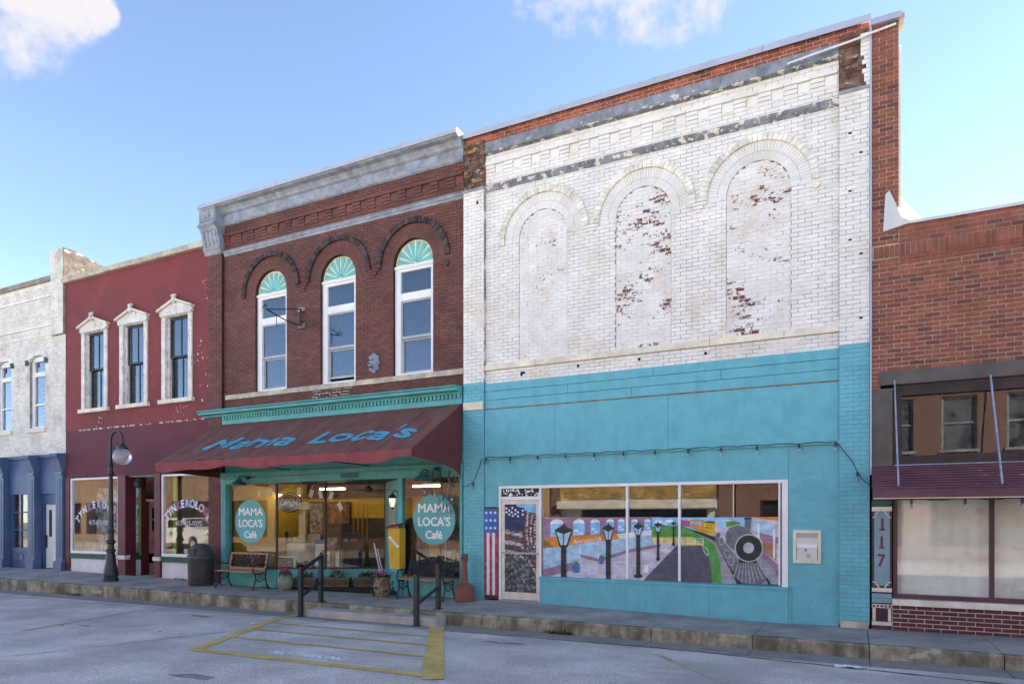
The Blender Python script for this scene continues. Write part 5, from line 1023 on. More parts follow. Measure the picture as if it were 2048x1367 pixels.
bx('board', 'chalkboard', t, a+.03, b-.03, 12.77, 12.79, z0_+.03, z1_-.03); m = MB(); m.box(a, b, 12.75, 12.8, z1_-.03, z1_); m.box(a, b, 12.75, 12.8, z0_, z0_+.03); m.box(a, a+.03, 12.75, 12.8, z0_+.03, z1_-.03); m.box(b-.03, b, 12.75, 12.8, z0_+.03, z1_-.03); m.build('frame', 'cream_trim', t)
m = MB(); rt = random.Random(9)
for k in range(9): x, z = rt.uniform(a+.1, b-.12), rt.uniform(z0_+.08, z1_-.08); m.tube([(x, 12.766, z), (x+.03, 12.766, z+.03), (x+.07, 12.766, z-.01), (x+.1, 12.766, z+.02)], .004, 4)
m.build('chalk_scrawl', 'neon_dead', t)
YS = 13.35
t = thing('menu_board', 'arched sidewalk chalkboard with a red white and blue cola logo', 'chalkboard', (P(705, 1130, 14.2)[0], 14.2, 0)); (a, z1_), (b, z0_) = P(681, 1064, 14.2), P(727, 1132, 14.2); cxm = (a+b)/2; hw = (b-a)/2
pl = [(a-.02, z0_), (b+.02, z0_), (b-.02, z1_-.12)]+[(cxm+(hw-.02)*math.cos(math.pi*i/10), z1_-.12+.12*math.sin(math.pi*i/10)) for i in range(1, 10)]+[(a+.02, z1_-.12)]
MB().prism(pl, 14.2, 14.24).build('frame', 'board_frame', t); MB().prism([(cxm+(x-cxm)*.86, z0_+.05+(z-z0_)*.9) for x, z in pl], 14.19, 14.199).build('slate', 'chalkboard', t)
cx, cz = cxm-hw*.5, z1_-.2; m = MB(); m.flat([(cx+.06*math.cos(math.pi*i/8), cz+.01+.06*math.sin(math.pi*i/8)) for i in range(9)], 14.187); m.build('logo_red', 'logo_red', t); m = MB(); m.flat([(cx+.06*math.cos(-math.pi*i/8), cz-.012-.05*math.sin(math.pi*i/8)) for i in range(9)], 14.187); m.build('logo_blue', 'sign_blue', t); bx('logo_white', 'letter_white', t, cx-.06, cx+.06, 14.186, 14.189, cz-.011, cz+.009)
m = MB(); text_xz(m, 'PEPSI', cxm+hw*.22, cz-.035, .11, 14.187, .9, .01); m.build('logo_lettering', 'logo_red', t)
t = thing('notice_board', 'white notice with blue border leaning behind the cafe glass', 'notice', (P(655, 1134, 13.6)[0], 13.75, .4)); (a, z1_), (b, z0_) = P(629, 1078, 14.0), P(680, 1134, 14.0)
bx('border', 'sign_blue', t, a, b, 14.0, 14.02, z0_, z1_); bx('sheet', 'letter_white', t, a+.03, b-.03, 13.992, 13.999, z0_+.03, z1_-.12); m = MB(); text_xz(m, 'CAUTION', (a+b)/2, z0_+.22, .15, 13.99, .9, .006); text_xz(m, 'FIL MER', (a+b)/2, z0_+.07, .15, 13.99, .9, .006); m.build('lettering', 'board_frame', t)
t = thing('wooden_chair', 'small wooden chair holding a framed photo behind the cafe glass', 'chair', (P(664, 1135, 13.75)[0], 13.75, .0)); hx, hz = P(664, 1101, 13.75)
for sx in (-.19, .19):
    for sy in (0, .3): bx('leg', 'bench_wood', t, hx+sx-.02, hx+sx+.02, 13.6+sy, 13.64+sy, .0, hz)
bx('seat', 'bench_wood', t, hx-.22, hx+.22, 13.58, 13.96, hz, hz+.03); bx('rung', 'bench_wood', t, hx-.17, hx+.17, 13.605, 13.635, hz-.3, hz-.26)
t = thing('photo_frame', 'framed group photo standing on the wooden chair', 'picture', (hx, 13.75, hz+.03)); MB().hexa([(hx-.2, 13.7, hz+.032), (hx+.2, 13.7, hz+.032), (hx+.2, 13.73, hz+.032), (hx-.2, 13.73, hz+.032)], [(hx-.22, 13.82, hz+.4), (hx+.17, 13.82, hz+.4), (hx+.17, 13.85, hz+.4), (hx-.22, 13.85, hz+.4)]).build('frame', 'picture_frame', t); MB().hexa([(hx-.17, 13.698, hz+.06), (hx+.17, 13.698, hz+.06), (hx+.17, 13.71, hz+.06), (hx-.17, 13.71, hz+.06)], [(hx-.19, 13.806, hz+.37), (hx+.14, 13.806, hz+.37), (hx+.14, 13.82, hz+.37), (hx-.19, 13.82, hz+.37)]).build('photo', 'art_grey', t)
for px0, py0, px1, py1, lab in ((640, 978, 690, 981, 'lit fluorescent tube above the yellow wall'), (558, 990, 600, 988, 'lit fluorescent tube behind the open sign'), (826, 972, 880, 970, 'lit fluorescent tube seen over the right cafe sign')):
    Y = 14.6; (a, z), (b, _) = P(px0, py0, Y), P(px1, py1, Y); t = thing('fluorescent_lamp', lab, 'lamp', ((a+b)/2, Y, z)); bx('fitting', 'old_white', t, a, b, Y-.05, Y+.05, z+.03, z+.07); MB().tube([(a, Y, z), (b, Y, z)], .02, 8).build('tube', 'tube_lit', t)
for k, (px_, py_) in enumerate(((518, 985), (540, 983), (598, 982), (622, 986), (641, 988), (662, 990), (680, 1012))):
    x, z = P(px_, py_, 12.95); t = thing('bunting_flag', 'little paper flag strung across the cafe window', 'bunting', (x, 12.95, z), 'paper flags hanging in the cafe windows'); a = rnd.uniform(-.5, .5); m = MB(); m.v = [(x+u*math.cos(a)-v*math.sin(a), 12.95+.01*w_, z+u*math.sin(a)+v*math.cos(a)) for w_ in (0, 1) for u, v in ((-.06, -.1), (.06, -.1), (.06, .1), (-.06, .1))]; m.f = [(0, 1, 2, 3), (7, 6, 5, 4), (0, 4, 5, 1), (1, 5, 6, 2), (2, 6, 7, 3), (3, 7, 4, 0)]; m.build('flag', 'cloth', t)
    MB().tube([(x, 12.955, z+.1), (x+.1, 12.955, z+.22)], .004, 4).build('thread', 'cloth', t)
# more furnishings of the cafe
M('dark_wood', (.05, .03, .02), .5, .25, 5.)
def cabinet(px0, px1, py0, Y, lab, nsh):
    (a, zt), (b, _) = P(px0, py0, Y), P(px1, py0, Y); t = thing('display_cabinet', lab, 'cabinet', ((a+b)/2, Y, 0)); d_ = .35
    for x in (a, b-.04): bx('side', 'dark_wood', t, x, x+.04, Y, Y+d_, 0, zt)
    bx('back', 'dark_wood', t, a+.04, b-.04, Y+d_-.02, Y+d_, 0, zt)
    for k in range(nsh+1):
        z = .05+(zt-.08)*k/nsh; bx('shelf', 'dark_wood', t, a+.04, b-.04, Y, Y+d_-.021, z, z+.03)
        if k < nsh:
            for q_ in range(4): r_ = .03+.02*((q_*7+k*3) % 3)/2; x = a+.1+q_*(b-a-.2)/3; MB().lathe((x, Y+.12, z+.031), [(r_*.8, 0), (r_, .05), (r_*.7, .13), (r_*.9, .16)], 10).build('crockery', ('terracotta', 'cloth', 'green_glaze', 'm_pot')[(q_+k) % 4], t, True)
cabinet(487, 545, 1078, 14.6, 'low dark shelf of crockery behind the left cafe window', 2); cabinet(583, 645, 1088, 15.2, 'dark wooden cabinet standing behind the draped cafe table', 2)
picture(553, 1062, 577, 1106, 14.9, 'black framed flower picture standing on the dark shelf', 'picture_frame', 'chalkboard'); picture(470, 1005, 515, 1052, 15.7, 'dark framed painting behind the round sign of the left cafe window', 'picture_frame', 'art_grey')
bx('dark_lower_panel', 'dark_wood', cb, -15.0, -11.6, 15.78, 15.799, 0, 1.75); bx('dark_upper_panel', 'dark_wood', cb, -15.0, -10.3, 15.6, 15.63, 2.35, 2.75)  # dark panels put in to darken the left part of the room
for k_, (px_, py_, sc_) in enumerate(((527, 1128, .1), (505, 1128, .08), (541, 1126, .09))):
    x, z = P(px_, py_, 12.75); t = thing('window_figurine', ('dark carved figurine', 'small pale figurine', 'little green figurine')[k_]+' on the ledge behind the wood framed bench', 'figurine', (x, 12.75, ZK+.05)); MB().lathe((x, 12.75, ZK+.051), [(sc_*.6, 0), (sc_*.7, .04), (sc_*.4, .12), (sc_*.55, .2), (sc_*.25, .27), (sc_*.35, .32), (.01, .38)], 12).build('body', ('dark_wood', 'cloth', 'green_glaze')[k_], t, True)
# goods behind the right window
M('olive_drape', (.06, .055, .03), .35, .3, 6., .3, 8)
t = thing('covered_figure', 'tall bundle wrapped in olive plastic inside the right cafe window', 'bundle', (P(815, 1130, 12.8)[0], 12.8, .5)); bx_, _ = P(817, 1100, 12.85)
m = MB(); n = 24; m.v = [(bx_+(r+.03*math.sin(k*2.1+z*9))*math.cos(2*math.pi*k/n), 12.95+.7*(r+.03*math.sin(k*1.7+z*7))*math.sin(2*math.pi*k/n), .5+z) for z, r in ((0, .25), (.3, .22), (.6, .26), (.9, .24), (1.1, .2), (1.22, .1), (1.26, .02)) for k in range(n)]; m.f = [(i*n+k, i*n+(k+1) % n, (i+1)*n+(k+1) % n, (i+1)*n+k) for i in range(6) for k in range(n)]; m.build('plastic_cover', 'olive_drape', t, True)
bx('grey_drape', 'art_pale', cb, -8.9, -7.75, 13.9, 13.92, .5, 2.6)
for px_, lab in ((845, 'grey frame standing behind the right cafe sign'), (905, 'tall dark patterned panel at the right window edge')):
    x, _ = P(px_, 1060, 13.3); t = thing('leaning_panel', lab, 'panel', (x, 13.3, .5)); bx('panel', 'art_grey', t, x-.18, x+.18, 13.3, 13.33, .5, 1.65); bx('edge', 'old_white', t, x-.2, x-.18, 13.29, 13.34, .5, 1.68)
# ================================================================ maroon stucco building
rb = thing('shop_building', 'maroon stucco shop building with three pedimented white windows', 'building', (-18.5, 12.5, .1))
SX0, SX1 = -21.74, -15.31
YS_ = 12.50
MB().box(SX0+.01, SX1-.01, 12.95, 27, 3.0, 8.95).build('rear_block', 'side_wall', rb)
M('sash_dark', (.045, .06, .06), .6, .2)
wr = [-20.26, -18.44, -16.585]
def wall_with_holes(m, x0, x1, z0, z1, holes, y0, y1):
    zs = sorted({z0, z1}|{h[2] for h in holes}|{h[3] for h in holes})
    for za, zb in zip(zs, zs[1:]):
        if za < z0 or zb > z1: continue
        for a, b in subtract([(x0, x1)], [(h[0], h[1]) for h in holes if h[2] <= za+1e-6 and h[3] >= zb-1e-6]): m.box(a, b, y0, y1, za, zb)
    return m
holes = [(c-.50, c+.50, 5.02, 7.36) for c in wr]
wall_with_holes(MB(), SX0, SX1, 4.42, 9.0, holes, YS_, YS_+.4).build('upper_wall', 'stucco', rb)
bx('lower_wall', 'stucco_lower', rb, SX0+.005, SX1, YS_+.004, YS_+.4, 2.98, 4.42)
MB().prism([(YS_-.006, 4.40), (YS_+.01, 4.38), (YS_+.01, 4.44), (YS_-.004, 4.43)], SX0+.6, SX1-.1, 'x').build('flaking_seam', 'stucco_flaking', rb)
for x0, x1, z0, z1 in ((-16.9, -16.1, 4.47, 4.9), (-20.2, -19.8, 4.45, 4.9), (-15.75, -15.35, 4.8, 6.2), (-15.6, -15.35, 7.4, 8.2), (-15.9, -15.5, 5.9, 6.6)):
    m = MB(); rr = random.Random(int(x0*-10)); 
    for k in range(26): x, z, s_ = rr.uniform(x0, x1), rr.uniform(z0, z1), rr.choice((.012, .018, .03, .04)); m.flat([(x+s_*rr.uniform(.4, 1)*math.cos(a), z+s_*1.4*rr.uniform(.4, 1)*math.sin(a)) for a in (0, 1, 2, 3, 4, 5)], YS_-.0015-.0001*k)
    m.build('paint_flaking', 'stucco_flaking', rb, kind='stuff')
MB().prism([(YS_-.12, 8.97), (YS_+.45, 8.97), (YS_+.45, 9.14), (YS_-.1, 9.13), (YS_-.12, 9.1)], SX0-.02, SX1-.02, 'x').build('parapet_coping', 'limestone', rb)
for c in wr:
    y = YS_-.04; f = MB(); z0, z1 = 5.02, 7.36
    f.box(c-.62, c-.46, y, y+.1, z0, z1); f.box(c+.47, c+.62, y, y+.1, z0, z1); f.box(c-.46, c+.47, y+.01, y+.1, z1-.06, z1)
    f.box(c-.46, c-.41, y+.1, y+.22, z0, z1)
    win = f.build('window', 'old_white', rb)
    bx('sill', 'cream_trim', win, c-.7, c+.7, y-.06, y+.14, z0-.11, z0)
    MB().prism([(c-.66, z1+.0), (c+.66, z1+.0), (c+.66, z1+.1), (c, z1+.33), (c-.66, z1+.1)], y-.03, y+.05).build('pediment', 'old_white', win)
    for s_ in (-1, 1): MB().prism([(c+s_*.71, z1+.09), (c, z1+.34), (c, z1+.40), (c+s_*.71, z1+.15)], y-.1, y+.05).build('pediment_cornice', 'cream_trim', win)
    MB().prism([(c-.62, z1-.04), (c+.62, z1-.04), (c+.62, z1), (c-.62, z1)], y-.05, y+.0).build('pediment_base', 'old_white', win)
    m = MB(); m.ball((c, y-.08, z1+.36), .07, 8, 6, 1.4); [m.ball((c+s_*.06, y-.08, z1+.47), .04, 8, 6) for s_ in (-1, 0, 1)]; m.build('finial', 'old_white', win, True)
    s = MB(); ys2 = y+.13; a, b = c-.41, c+.47; mz = 6.22
    s.box(a, a+.035, ys2, ys2+.04, mz, z1-.06); s.box(b-.035, b, ys2, ys2+.04, mz, z1-.06); s.box(a, b, ys2-.005, ys2+.04, mz-.03, mz+.02); s.box(a+.035, b-.035, ys2, ys2+.04, z1-.12, z1-.06); s.box((a+b)/2-.012, (a+b)/2+.012, ys2+.005, ys2+.04, mz+.02, z1-.12); s.build('upper_sash', 'sash_dark', win)
    s = MB(); ys3 = ys2+.05; s.box(a, a+.05, ys3, ys3+.04, z0, mz-.03); s.box(b-.04, b, ys3, ys3+.04, z0, mz-.03); s.box(a+.05, b-.04, ys3, ys3+.04, z0, z0+.06); s.box((a+b)/2-.012, (a+b)/2+.012, ys3+.005, ys3+.04, z0+.06, mz-.03); s.build('lower_sash', 'sash_dark', win)
    for a2, b2 in ((a, (a+b)/2), ((a+b)/2, b)): bx('pane', 'upper_glass', win, a2, b2, ys2+.02, ys2+.025, mz, z1-.06); bx('pane', 'upper_glass', win, a2, b2, ys3+.02, ys3+.025, z0, mz-.02)
    bx('window_shade', 'shade_cloth', win, c-.5, c+.5, YS_+.36, YS_+.37, z0, z1)
# ground floor
M('shop_tan', (.27, .22, .18), .8, .15, 2.)
GZ0, GZ1 = .68, 2.96
bx('left_pilaster', 'maroon_paint', rb, SX0, -21.52, YS_-.02, YS_+.3, .0, 2.98)
for a, b in ((-19.15, -18.80), (-17.52, -17.28)): bx('pillar', 'maroon_paint', rb, a, b, YS_-.03, YS_+.3, .0, 2.98); MB().prism([(YS_-.06, .55), (YS_+.1, .55), (YS_+.1, .68), (YS_-.06, .66)], a-.03, b+.03, 'x').build('pillar_boss', 'old_white', rb)
def display(x0, x1, lab):
    f = MB(); f.box(x0, x0+.07, YS_+.01, YS_+.1, GZ0, GZ1); f.box(x1-.05, x1, YS_+.01, YS_+.1, GZ0, GZ1); f.box(x0+.07, x1-.05, YS_+.01, YS_+.1, GZ1-.05, GZ1); f.box(x0+.07, x1-.05, YS_-.03, YS_+.1, GZ0, GZ0+.08)
    w_ = f.build('display_window', 'white_trim', rb); bx('pane', 'shop_glass', w_, x0+.07, x1-.05, YS_+.05, YS_+.056, GZ0+.08, GZ1-.05)
    bx('sill_board', 'green_frame', rb, x0, x1, YS_-.01, YS_+.1, GZ0-.16, GZ0-.003); bx('stall_riser', 'panel_white', rb, x0, x1, YS_+.03, YS_+.2, -.1, GZ0-.163); return w_
display(-21.51, -19.17, ''); display(-17.27, SX1, '')
bx('display_floor', 'brown_floor', rb, SX0, -18.85, YS_+.12, 14.6, .4, GZ0); bx('display_floor', 'brown_floor', rb, -17.5, SX1, YS_+.12, 14.6, .4, GZ0)
bx('shop_ceiling', 'panel_white', rb, SX0, SX1, YS_+.4, 14.7, 2.99, 3.0); bx('shop_back', 'shop_tan', rb, SX0, -18.9, 13.9, 13.95, 0, 3.0); bx('shop_back', 'shop_tan', rb, -17.4, SX1, 13.7, 13.75, 0, 3.0); bx('lime_panel', 'lime_paint', rb, SX0+.02, SX0+.05, YS_+.2, 12.86, GZ0, 2.99); bx('shop_side', 'shop_tan', rb, SX0+.02, SX0+.05, 12.86, 14.4, GZ0, 2.99); bx('shop_side', 'lime_paint', rb, -17.5, -17.45, 12.9, 13.05, .0, 2.99); bx('shop_side', 'shop_tan', rb, -17.5, -17.45, 13.05, 14.6, .0, 2.99)
MB().box(-17.5, -17.45, 12.6, 12.9, 0, 2.99).build('entry_side', 'maroon_paint', rb)
bx('shop_side', 'side_wall', rb, SX1-.06, SX1-.01, 12.92, 27, 0, 3.0); bx('shop_side', 'side_wall', rb, SX0+.01, SX0+.018, 12.92, 27, 0, 3.0)
bx('lime_post', 'lime_paint', rb, -17.1, -16.97, 12.75, 12.8, GZ0, 2.99)
# recessed entry: side glazing, brown posts, pink door
ER = -18.84
bx('return_riser', 'panel_white', rb, ER-.03, ER, YS_+.3, 12.98, .02, .52); bx('return_sill', 'green_frame', rb, ER-.04, ER+.01, YS_+.3, 12.98, .523, .66); bx('return_glass', 'shop_glass', rb, ER-.01, ER, YS_+.3, 12.93, .66, 2.95)
bx('return_frame', 'lime_paint', rb, ER-.03, ER+.01, 12.93, 12.98, .66, 2.96); bx('entry_post', 'maroon_paint', rb, ER-.05, ER+.01, 12.98, 13.14, .02, 2.96)
bx('transom_light', 'shop_glass', rb, ER-.03, ER-.02, 13.14, 14.0, 2.32, 2.92); bx('transom_bar', 'cream_trim', rb, ER-.04, ER+.02, 13.14, 14.0, 2.24, 2.31); bx('side_post', 'maroon_paint', rb, ER-.03, ER+.0, 13.14, 13.24, .02, 2.24)
pd = bx('entry_door', 'pink_door', rb, ER-.05, ER-.01, 13.24, 14.0, .06, 2.23); bx('door_light', 'dark_void', pd, ER-.008, ER-.002, 13.34, 13.7, 1.35, 2.05); bx('glazing_bar', 'pink_door', pd, ER-.006, ER+.004, 13.34, 13.7, 1.68, 1.72); MB().ball((ER+.03, 13.32, 1.0), .03, 8, 6).build('knob', 'gold_frame', pd, True)
bx('mail_slot', 'lime_paint', pd, ER-.008, ER+.0, 13.36, 13.6, 1.12, 1.2); bx('entry_threshold', 'limestone', rb, ER, -17.5, 12.45, 14.0, -.05, .06); bx('entry_back', 'maroon_paint', rb, ER, -17.5, 14.0, 14.05, .06, 2.98); bx('entry_soffit', 'panel_white', rb, ER, -17.5, 12.6, 14.0, 2.95, 2.97)
t = thing('porch_lamp', 'small grey lamp under the maroon shop entry soffit', 'lamp', (-18.75, 12.75, 2.6)); MB().lathe((-18.7, 12.78, 2.62), [(.01, 0), (.09, .03), (.11, .12), (.09, .2), (.05, .24), (.04, .33)], 14).build('globe', 'bin_lid', t, True)
# lettering on the glass
def arc_sign(px0, px1, py_, lab):
    Yg = YS_+.045; (x0, z), (x1, _) = P(px0, py_, Yg), P(px1, py_, Yg); t = thing('window_lettering', lab, 'window sign', ((x0+x1)/2, Yg, z-.3)); s = 'TYNKEROLOGY'; cx = (x0+x1)/2; W = (x1-x0)/2; rad = W*1.02
    cols = ['m_cloud', 'letter_white', 'm_cloud', 'm_magenta', 'm_cloud', 'm_sky', 'm_lilac', 'm_cloud', 'm_lilac', 'flag_red', 'm_cloud']
    for i, ch in enumerate(s):
        a = -1.0+2.0*i/10; m = MB(); bold(m, ch, cx+rad*math.sin(a), z+rad*.8*(math.cos(a)-1)-.1, .29, Yg, .9, .013, 0, -a*.75); m.build('letter', cols[i], t)
        m = MB(); bold(m, ch, cx+rad*math.sin(a)+.014, z+rad*.8*(math.cos(a)-1)-.108, .3, Yg+.004, .95, .02, 0, -a*.75); m.build('letter_edge', 'm_magenta' if i % 3 else 'm_lilac', t)
    m = MB(); bold(m, '417-425-0392', cx+.05, z-.62, .2, Yg, .95, .005); m.build('phone_number', 'm_lilac', t)
    return t
arc_sign(152, 246, 1008, 'arched pastel shop lettering on the window behind the lamp post'); arc_sign(331, 420, 1006, 'arched pastel shop lettering on the window above the waste bin')
# curios in the left window
rc = random.Random(11); mats = ['art_grey', 'art_pale', 'gold_frame', 'green_glaze', 'cloth', 'steel_grey', 'terracotta', 'm_pot']
for i in range(13):
    x = -21.1+i*.145+rc.uniform(-.04, .04); y = 12.72+rc.uniform(0, .25); r_ = rc.uniform(.04, .09); h = rc.uniform(.1, .32)
    o = MB().lathe((x, y, GZ0+.001), [(r_*.8, 0), (r_, h*.15), (r_*rc.uniform(.7, 1.1), h*.5), (r_*.5, h*.75), (r_*rc.uniform(.4, .9), h*.95), (.01, h)], 12).build('curio', (mt := rc.choice(mats)), None, True)
    tag(o, ('tall ' if h > .24 else 'small ' if h > .16 else 'tiny ')+dict(art_grey='dark grey', art_pale='pale buff', gold_frame='dull gold', green_glaze='green glazed', cloth='off white', steel_grey='light grey', terracotta='terracotta', m_pot='blue')[mt]+' ornament on the maroon shop window ledge', 'ornament', 'curios lined up in the maroon shop window')
t = thing('plastic_sheet', 'crumpled clear plastic sheet hung in the maroon shop window', 'plastic sheet', (-19.9, 13.4, .7)); m = MB(); n = 26
M('plastic', (.34, .36, .36), .25, .35, 5., .8, 6, spec=.6)
m.v = [(-21.3+2.2*i/n, 13.2+.3*(i/n)*0+.1*mnoise.noise((i*.5, j*.4, 0))+.05*mnoise.noise((i*1.3, j*1.1, 4)), .7+2.0*j/n) for i in range(n+1) for j in range(n+1)]; m.f = [(i*(n+1)+j, (i+1)*(n+1)+j, (i+1)*(n+1)+j+1, i*(n+1)+j+1) for i in range(n) for j in range(n)]; m.build('sheet', 'plastic', t, True)
# ================================================================ left white building with blue shopfront
lb = thing('shop_building', 'weathered cream brick building above a navy blue shopfront', 'building', (-24.6, 12.5, .1))
LX0, LX1 = -29.0, -21.76
MB().box(LX0, LX1-.01, 12.95, 27, 0, 9.1).build('rear_block', 'side_wall', lb)
wl = [-27.1, -25.2, -23.3]; hw_, zsL, RA = .42, 6.78, .62
def exL(z):
    o = []
    for c in wl:
        if 4.62 <= z < zsL: o.append((c-hw_, c+hw_))
        elif zsL <= z < zsL+.3: d = .6*math.sqrt(max(0, 1-((z-zsL)/.3)**2)); o.append((c-d, c+d))
    return o
q, s = courses(LX0, LX1, 3.76, 9.2, exL, .205, .071)
lay(lb, q, YF, 'left_brick', .011, .05, 300); backing(lb, s, YF, 'left_mortar', .4)
for z in (9.05, 8.72, 8.2, 7.8, 7.5): MB().box(LX0, LX1-.75, YF-.03, YF+.02, z, z+.062).build('band_course', 'left_brick', lb)
MB().box(LX0, LX1-.72, YF-.06, YF+.35, 9.2, 9.36).build('parapet_cap', 'left_mortar', lb)
q, s = courses(LX1-.66, LX1, 7.45, 10.1, None, .205, .071); lay(lb, q, YF-.09, 'left_brick', .01, .05, 0); m = MB(); [m.box(a, b, YF-.081, YF+.3, za, zb) for a, b, za, zb in s]; m.build('end_pier', 'left_mortar', lb); bx('sooty_side', 'sooty_brick', lb, LX1-.004, LX1+.012, YF-.085, YF+.31, 9.15, 10.1)
MB().prism([(12.82, 8.9), (17.5, 8.9), (17.5, 9.0), (16.5, 9.4), (14.5, 9.75), (12.82, 10.1)], LX1-.55, LX1-.02, 'x').build('party_parapet', 'sooty_brick', lb)
for c in wl:
    f = MB(); y = YF+.08; a, b, z0, z1 = c-hw_, c+hw_, 4.62, zsL
    f.box(a, a+.14, y, y+.1, z0, z1); f.box(b-.06, b, y, y+.1, z0, z1); f.box(a+.14, b-.06, y, y+.1, 6.28, 6.42); f.box(a+.14, b-.06, y, y+.1, z0, z0+.06); f.box(a+.14, b-.06, y, y+.1, 5.35, 5.40)
    f.prism([(c+hw_*math.cos(math.pi*i/12), zsL-.02+.17*math.sin(math.pi*i/12)) for i in range(13)], y, y+.1); w_ = f.build('window', 'white_trim', lb)
    for za, zb in ((z0+.06, 5.35), (5.40, 6.28), (6.42, z1)): bx('pane', 'upper_glass', w_, a+.14, b-.06, y+.05, y+.055, za, zb)
    bx('window_shade', 'shade_cloth', w_, a, b, y+.16, y+.17, z0, z1); bx('sill', 'cream_trim', w_, c-.5, c+.5, YF-.06, YF+.1, z0-.14, z0-.002)
    for i in range(22):
        t0, t1 = math.pi*(i+.06)/22, math.pi*(i+.94)/22; MB().prism([(c+r*math.cos(t)*1., zsL+r*k*math.sin(t)) for r, t, k in ((hw_, t0, .38), (hw_+.19, t0, .52), (hw_+.19, t1, .52), (hw_, t1, .38))], YF-.02, YF+.07).build('arch_brick', 'left_brick', lb)
    m = MB(); annulus(m, c, zsL, hw_+.02, hw_+.2, YF+.02, YF+.3, 20); m.v = [(x, y_, zsL+(z-zsL)*.5) for x, y_, z in m.v]; m.build('arch_bed', 'left_mortar', lb)
    for s_ in (-1, 1): bx('impost', 'green_frame', w_, c+s_*.52-.06, c+s_*.52+.06, YF-.06, YF+.02, zsL-.12, zsL+.04)
# blue storefront
ZT = 3.74; pil = [(-29.0, -28.75), (-27.2, -26.85), (-25.4, -25.05), (-23.62, -23.28), (-22.12, -21.78)]
bx('store_lintel', 'navy_paint', lb, LX0, LX1, YF+.0, YF+.3, 3.66, ZT+.01)
for a, b in pil:
    p = MB().box(a, b, YF-.1, YF+.25, .1, ZT-.1).build('cast_pilaster', 'slate_paint', lb)
    MB().prism([(YF-.16, .0), (YF+.1, .0), (YF+.1, .42), (YF-.12, .42), (YF-.16, .38)], a-.04, b+.04, 'x').build('pilaster_base', 'slate_paint', p); MB().prism([(YF-.26, ZT), (YF+.1, ZT), (YF+.1, 3.2), (YF-.13, 3.2), (YF-.16, 3.3), (YF-.24, 3.55), (YF-.3, 3.65)], a-.03, b+.03, 'x').build('pilaster_capital', 'slate_paint', p)
    bx('pilaster_panel', 'navy_paint', p, a+.09, b-.09, YF-.108, YF-.09, .55, 3.0); bx('pilaster_band', 'slate_paint', p, a-.02, b+.02, YF-.14, YF-.0, 3.08, 3.16)
for k, ((_, a), (b, _)) in enumerate(zip(pil, pil[1:])):
    bx('transom_board', 'navy_paint', lb, a, b, YF+.06, YF+.2, 2.52, 3.66)
    if k == 3:
        bx('door_head_panel', 'navy_paint', lb, a, b, YF+.13, YF+.24, 2.2, 2.52); bx('door_surround', 'navy_paint', lb, a, a+.12, YF+.14, YF+.26, .12, 2.2)
        d = bx('entry_door', 'door_white', lb, a+.12, b+.1, YF+.2, YF+.25, .15, 2.19)
        for x in (a+.36, a+.72):
            n = 8; MB().prism([(x-.07, 1.15), (x+.07, 1.15), (x+.07, 1.95)]+[(x+.07*math.cos(math.pi*i/n), 1.95+.07*math.sin(math.pi*i/n)) for i in range(n+1)]+[(x-.07, 1.95)], YF+.192, YF+.2).build('door_light', 'shade_cloth', d)
            MB().box(x-.1, x+.1, YF+.193, YF+.2, .3, .95).build('door_panel', 'door_white', d)
        m = MB(); m.box(a+.15, a+.19, YF+.15, YF+.2, .8, 1.2); m.ball((a+.17, YF+.14, 1.15), .035, 8, 6); m.build('handle', 'iron', d)
        bx('doorstep', 'limestone', lb, a, b, YF-.05, YF+.2, .0, .12)
    else:
        f = MB(); x0, x1 = a+.08, b-.0; f.box(x0, x0+.1, YF+.1, YF+.2, .72, 2.52); f.box(x0+.1, x1, YF+.08, YF+.2, .62, .78)
        nx_ = 3
        for i in range(1, nx_): x = x0+.1+(x1-x0-.1)*i/nx_; f.box(x-.025, x+.025, YF+.12, YF+.18, .78, 2.52)
        for z in (1.36, 1.94): f.box(x0+.1, x1, YF+.125, YF+.18, z-.025, z+.025)
        w_ = f.build('shop_window', 'navy_paint', lb); bx('pane', 'shop_glass', w_, x0, x1, YF+.15, YF+.155, .78, 2.52); bx('curtain', 'tan_curtain', w_, x0, x1, YF+.3, YF+.31, .7, 2.52)
        bx('stall_riser', 'navy_paint', lb, a, b, YF+.12, YF+.25, .1, .62)
        for i in range(4): bx('riser_panel', 'slate_paint', lb, x0+.15+i*.33, x0+.34+i*.33, YF+.105, YF+.125, .38, .56)
bx('store_plinth', 'maroon_paint', lb, LX0, LX1, YF-.1, YF+.2, -.05, .1)
# ================================================================ street furniture
def wz(x, y): return walk_z(x, y)
# street lamp
lx, ly = -17.95, 11.5; lz = wz(lx, ly)
t = thing('street_lamp', 'black cast iron street lamp with one round glass globe on a hooked arm', 'street lamp', (lx, ly, lz))
MB().lathe((lx, ly, lz), [(.2, 0), (.2, .05), (.17, .08), (.17, .12), (.19, .15), (.19, .2)], 8).build('plinth', 'black_metal', t)
MB().lathe((lx, ly, lz), [(.185, .2), (.17, .3), (.13, .5), (.11, .7), (.1, .78), (.13, .8), (.13, .84), (.09, .87)], 12).build('base', 'black_metal', t, True)
MB().lathe((lx, ly, lz), [(.085, .87), (.08, 1.0), (.12, 1.04), (.12, 1.09), (.08, 1.12), (.075, 1.3), (.1, 1.33), (.1, 1.37), (.065, 1.4), (.058, 2.3), (.05, 2.85), (.075, 2.88), (.08, 2.93), (.055, 2.97), (.05, 3.1), (.07, 3.13), (.06, 3.17), (.038, 3.2), (.035, 3.75)], 12).build('shaft', 'black_metal', t, True)
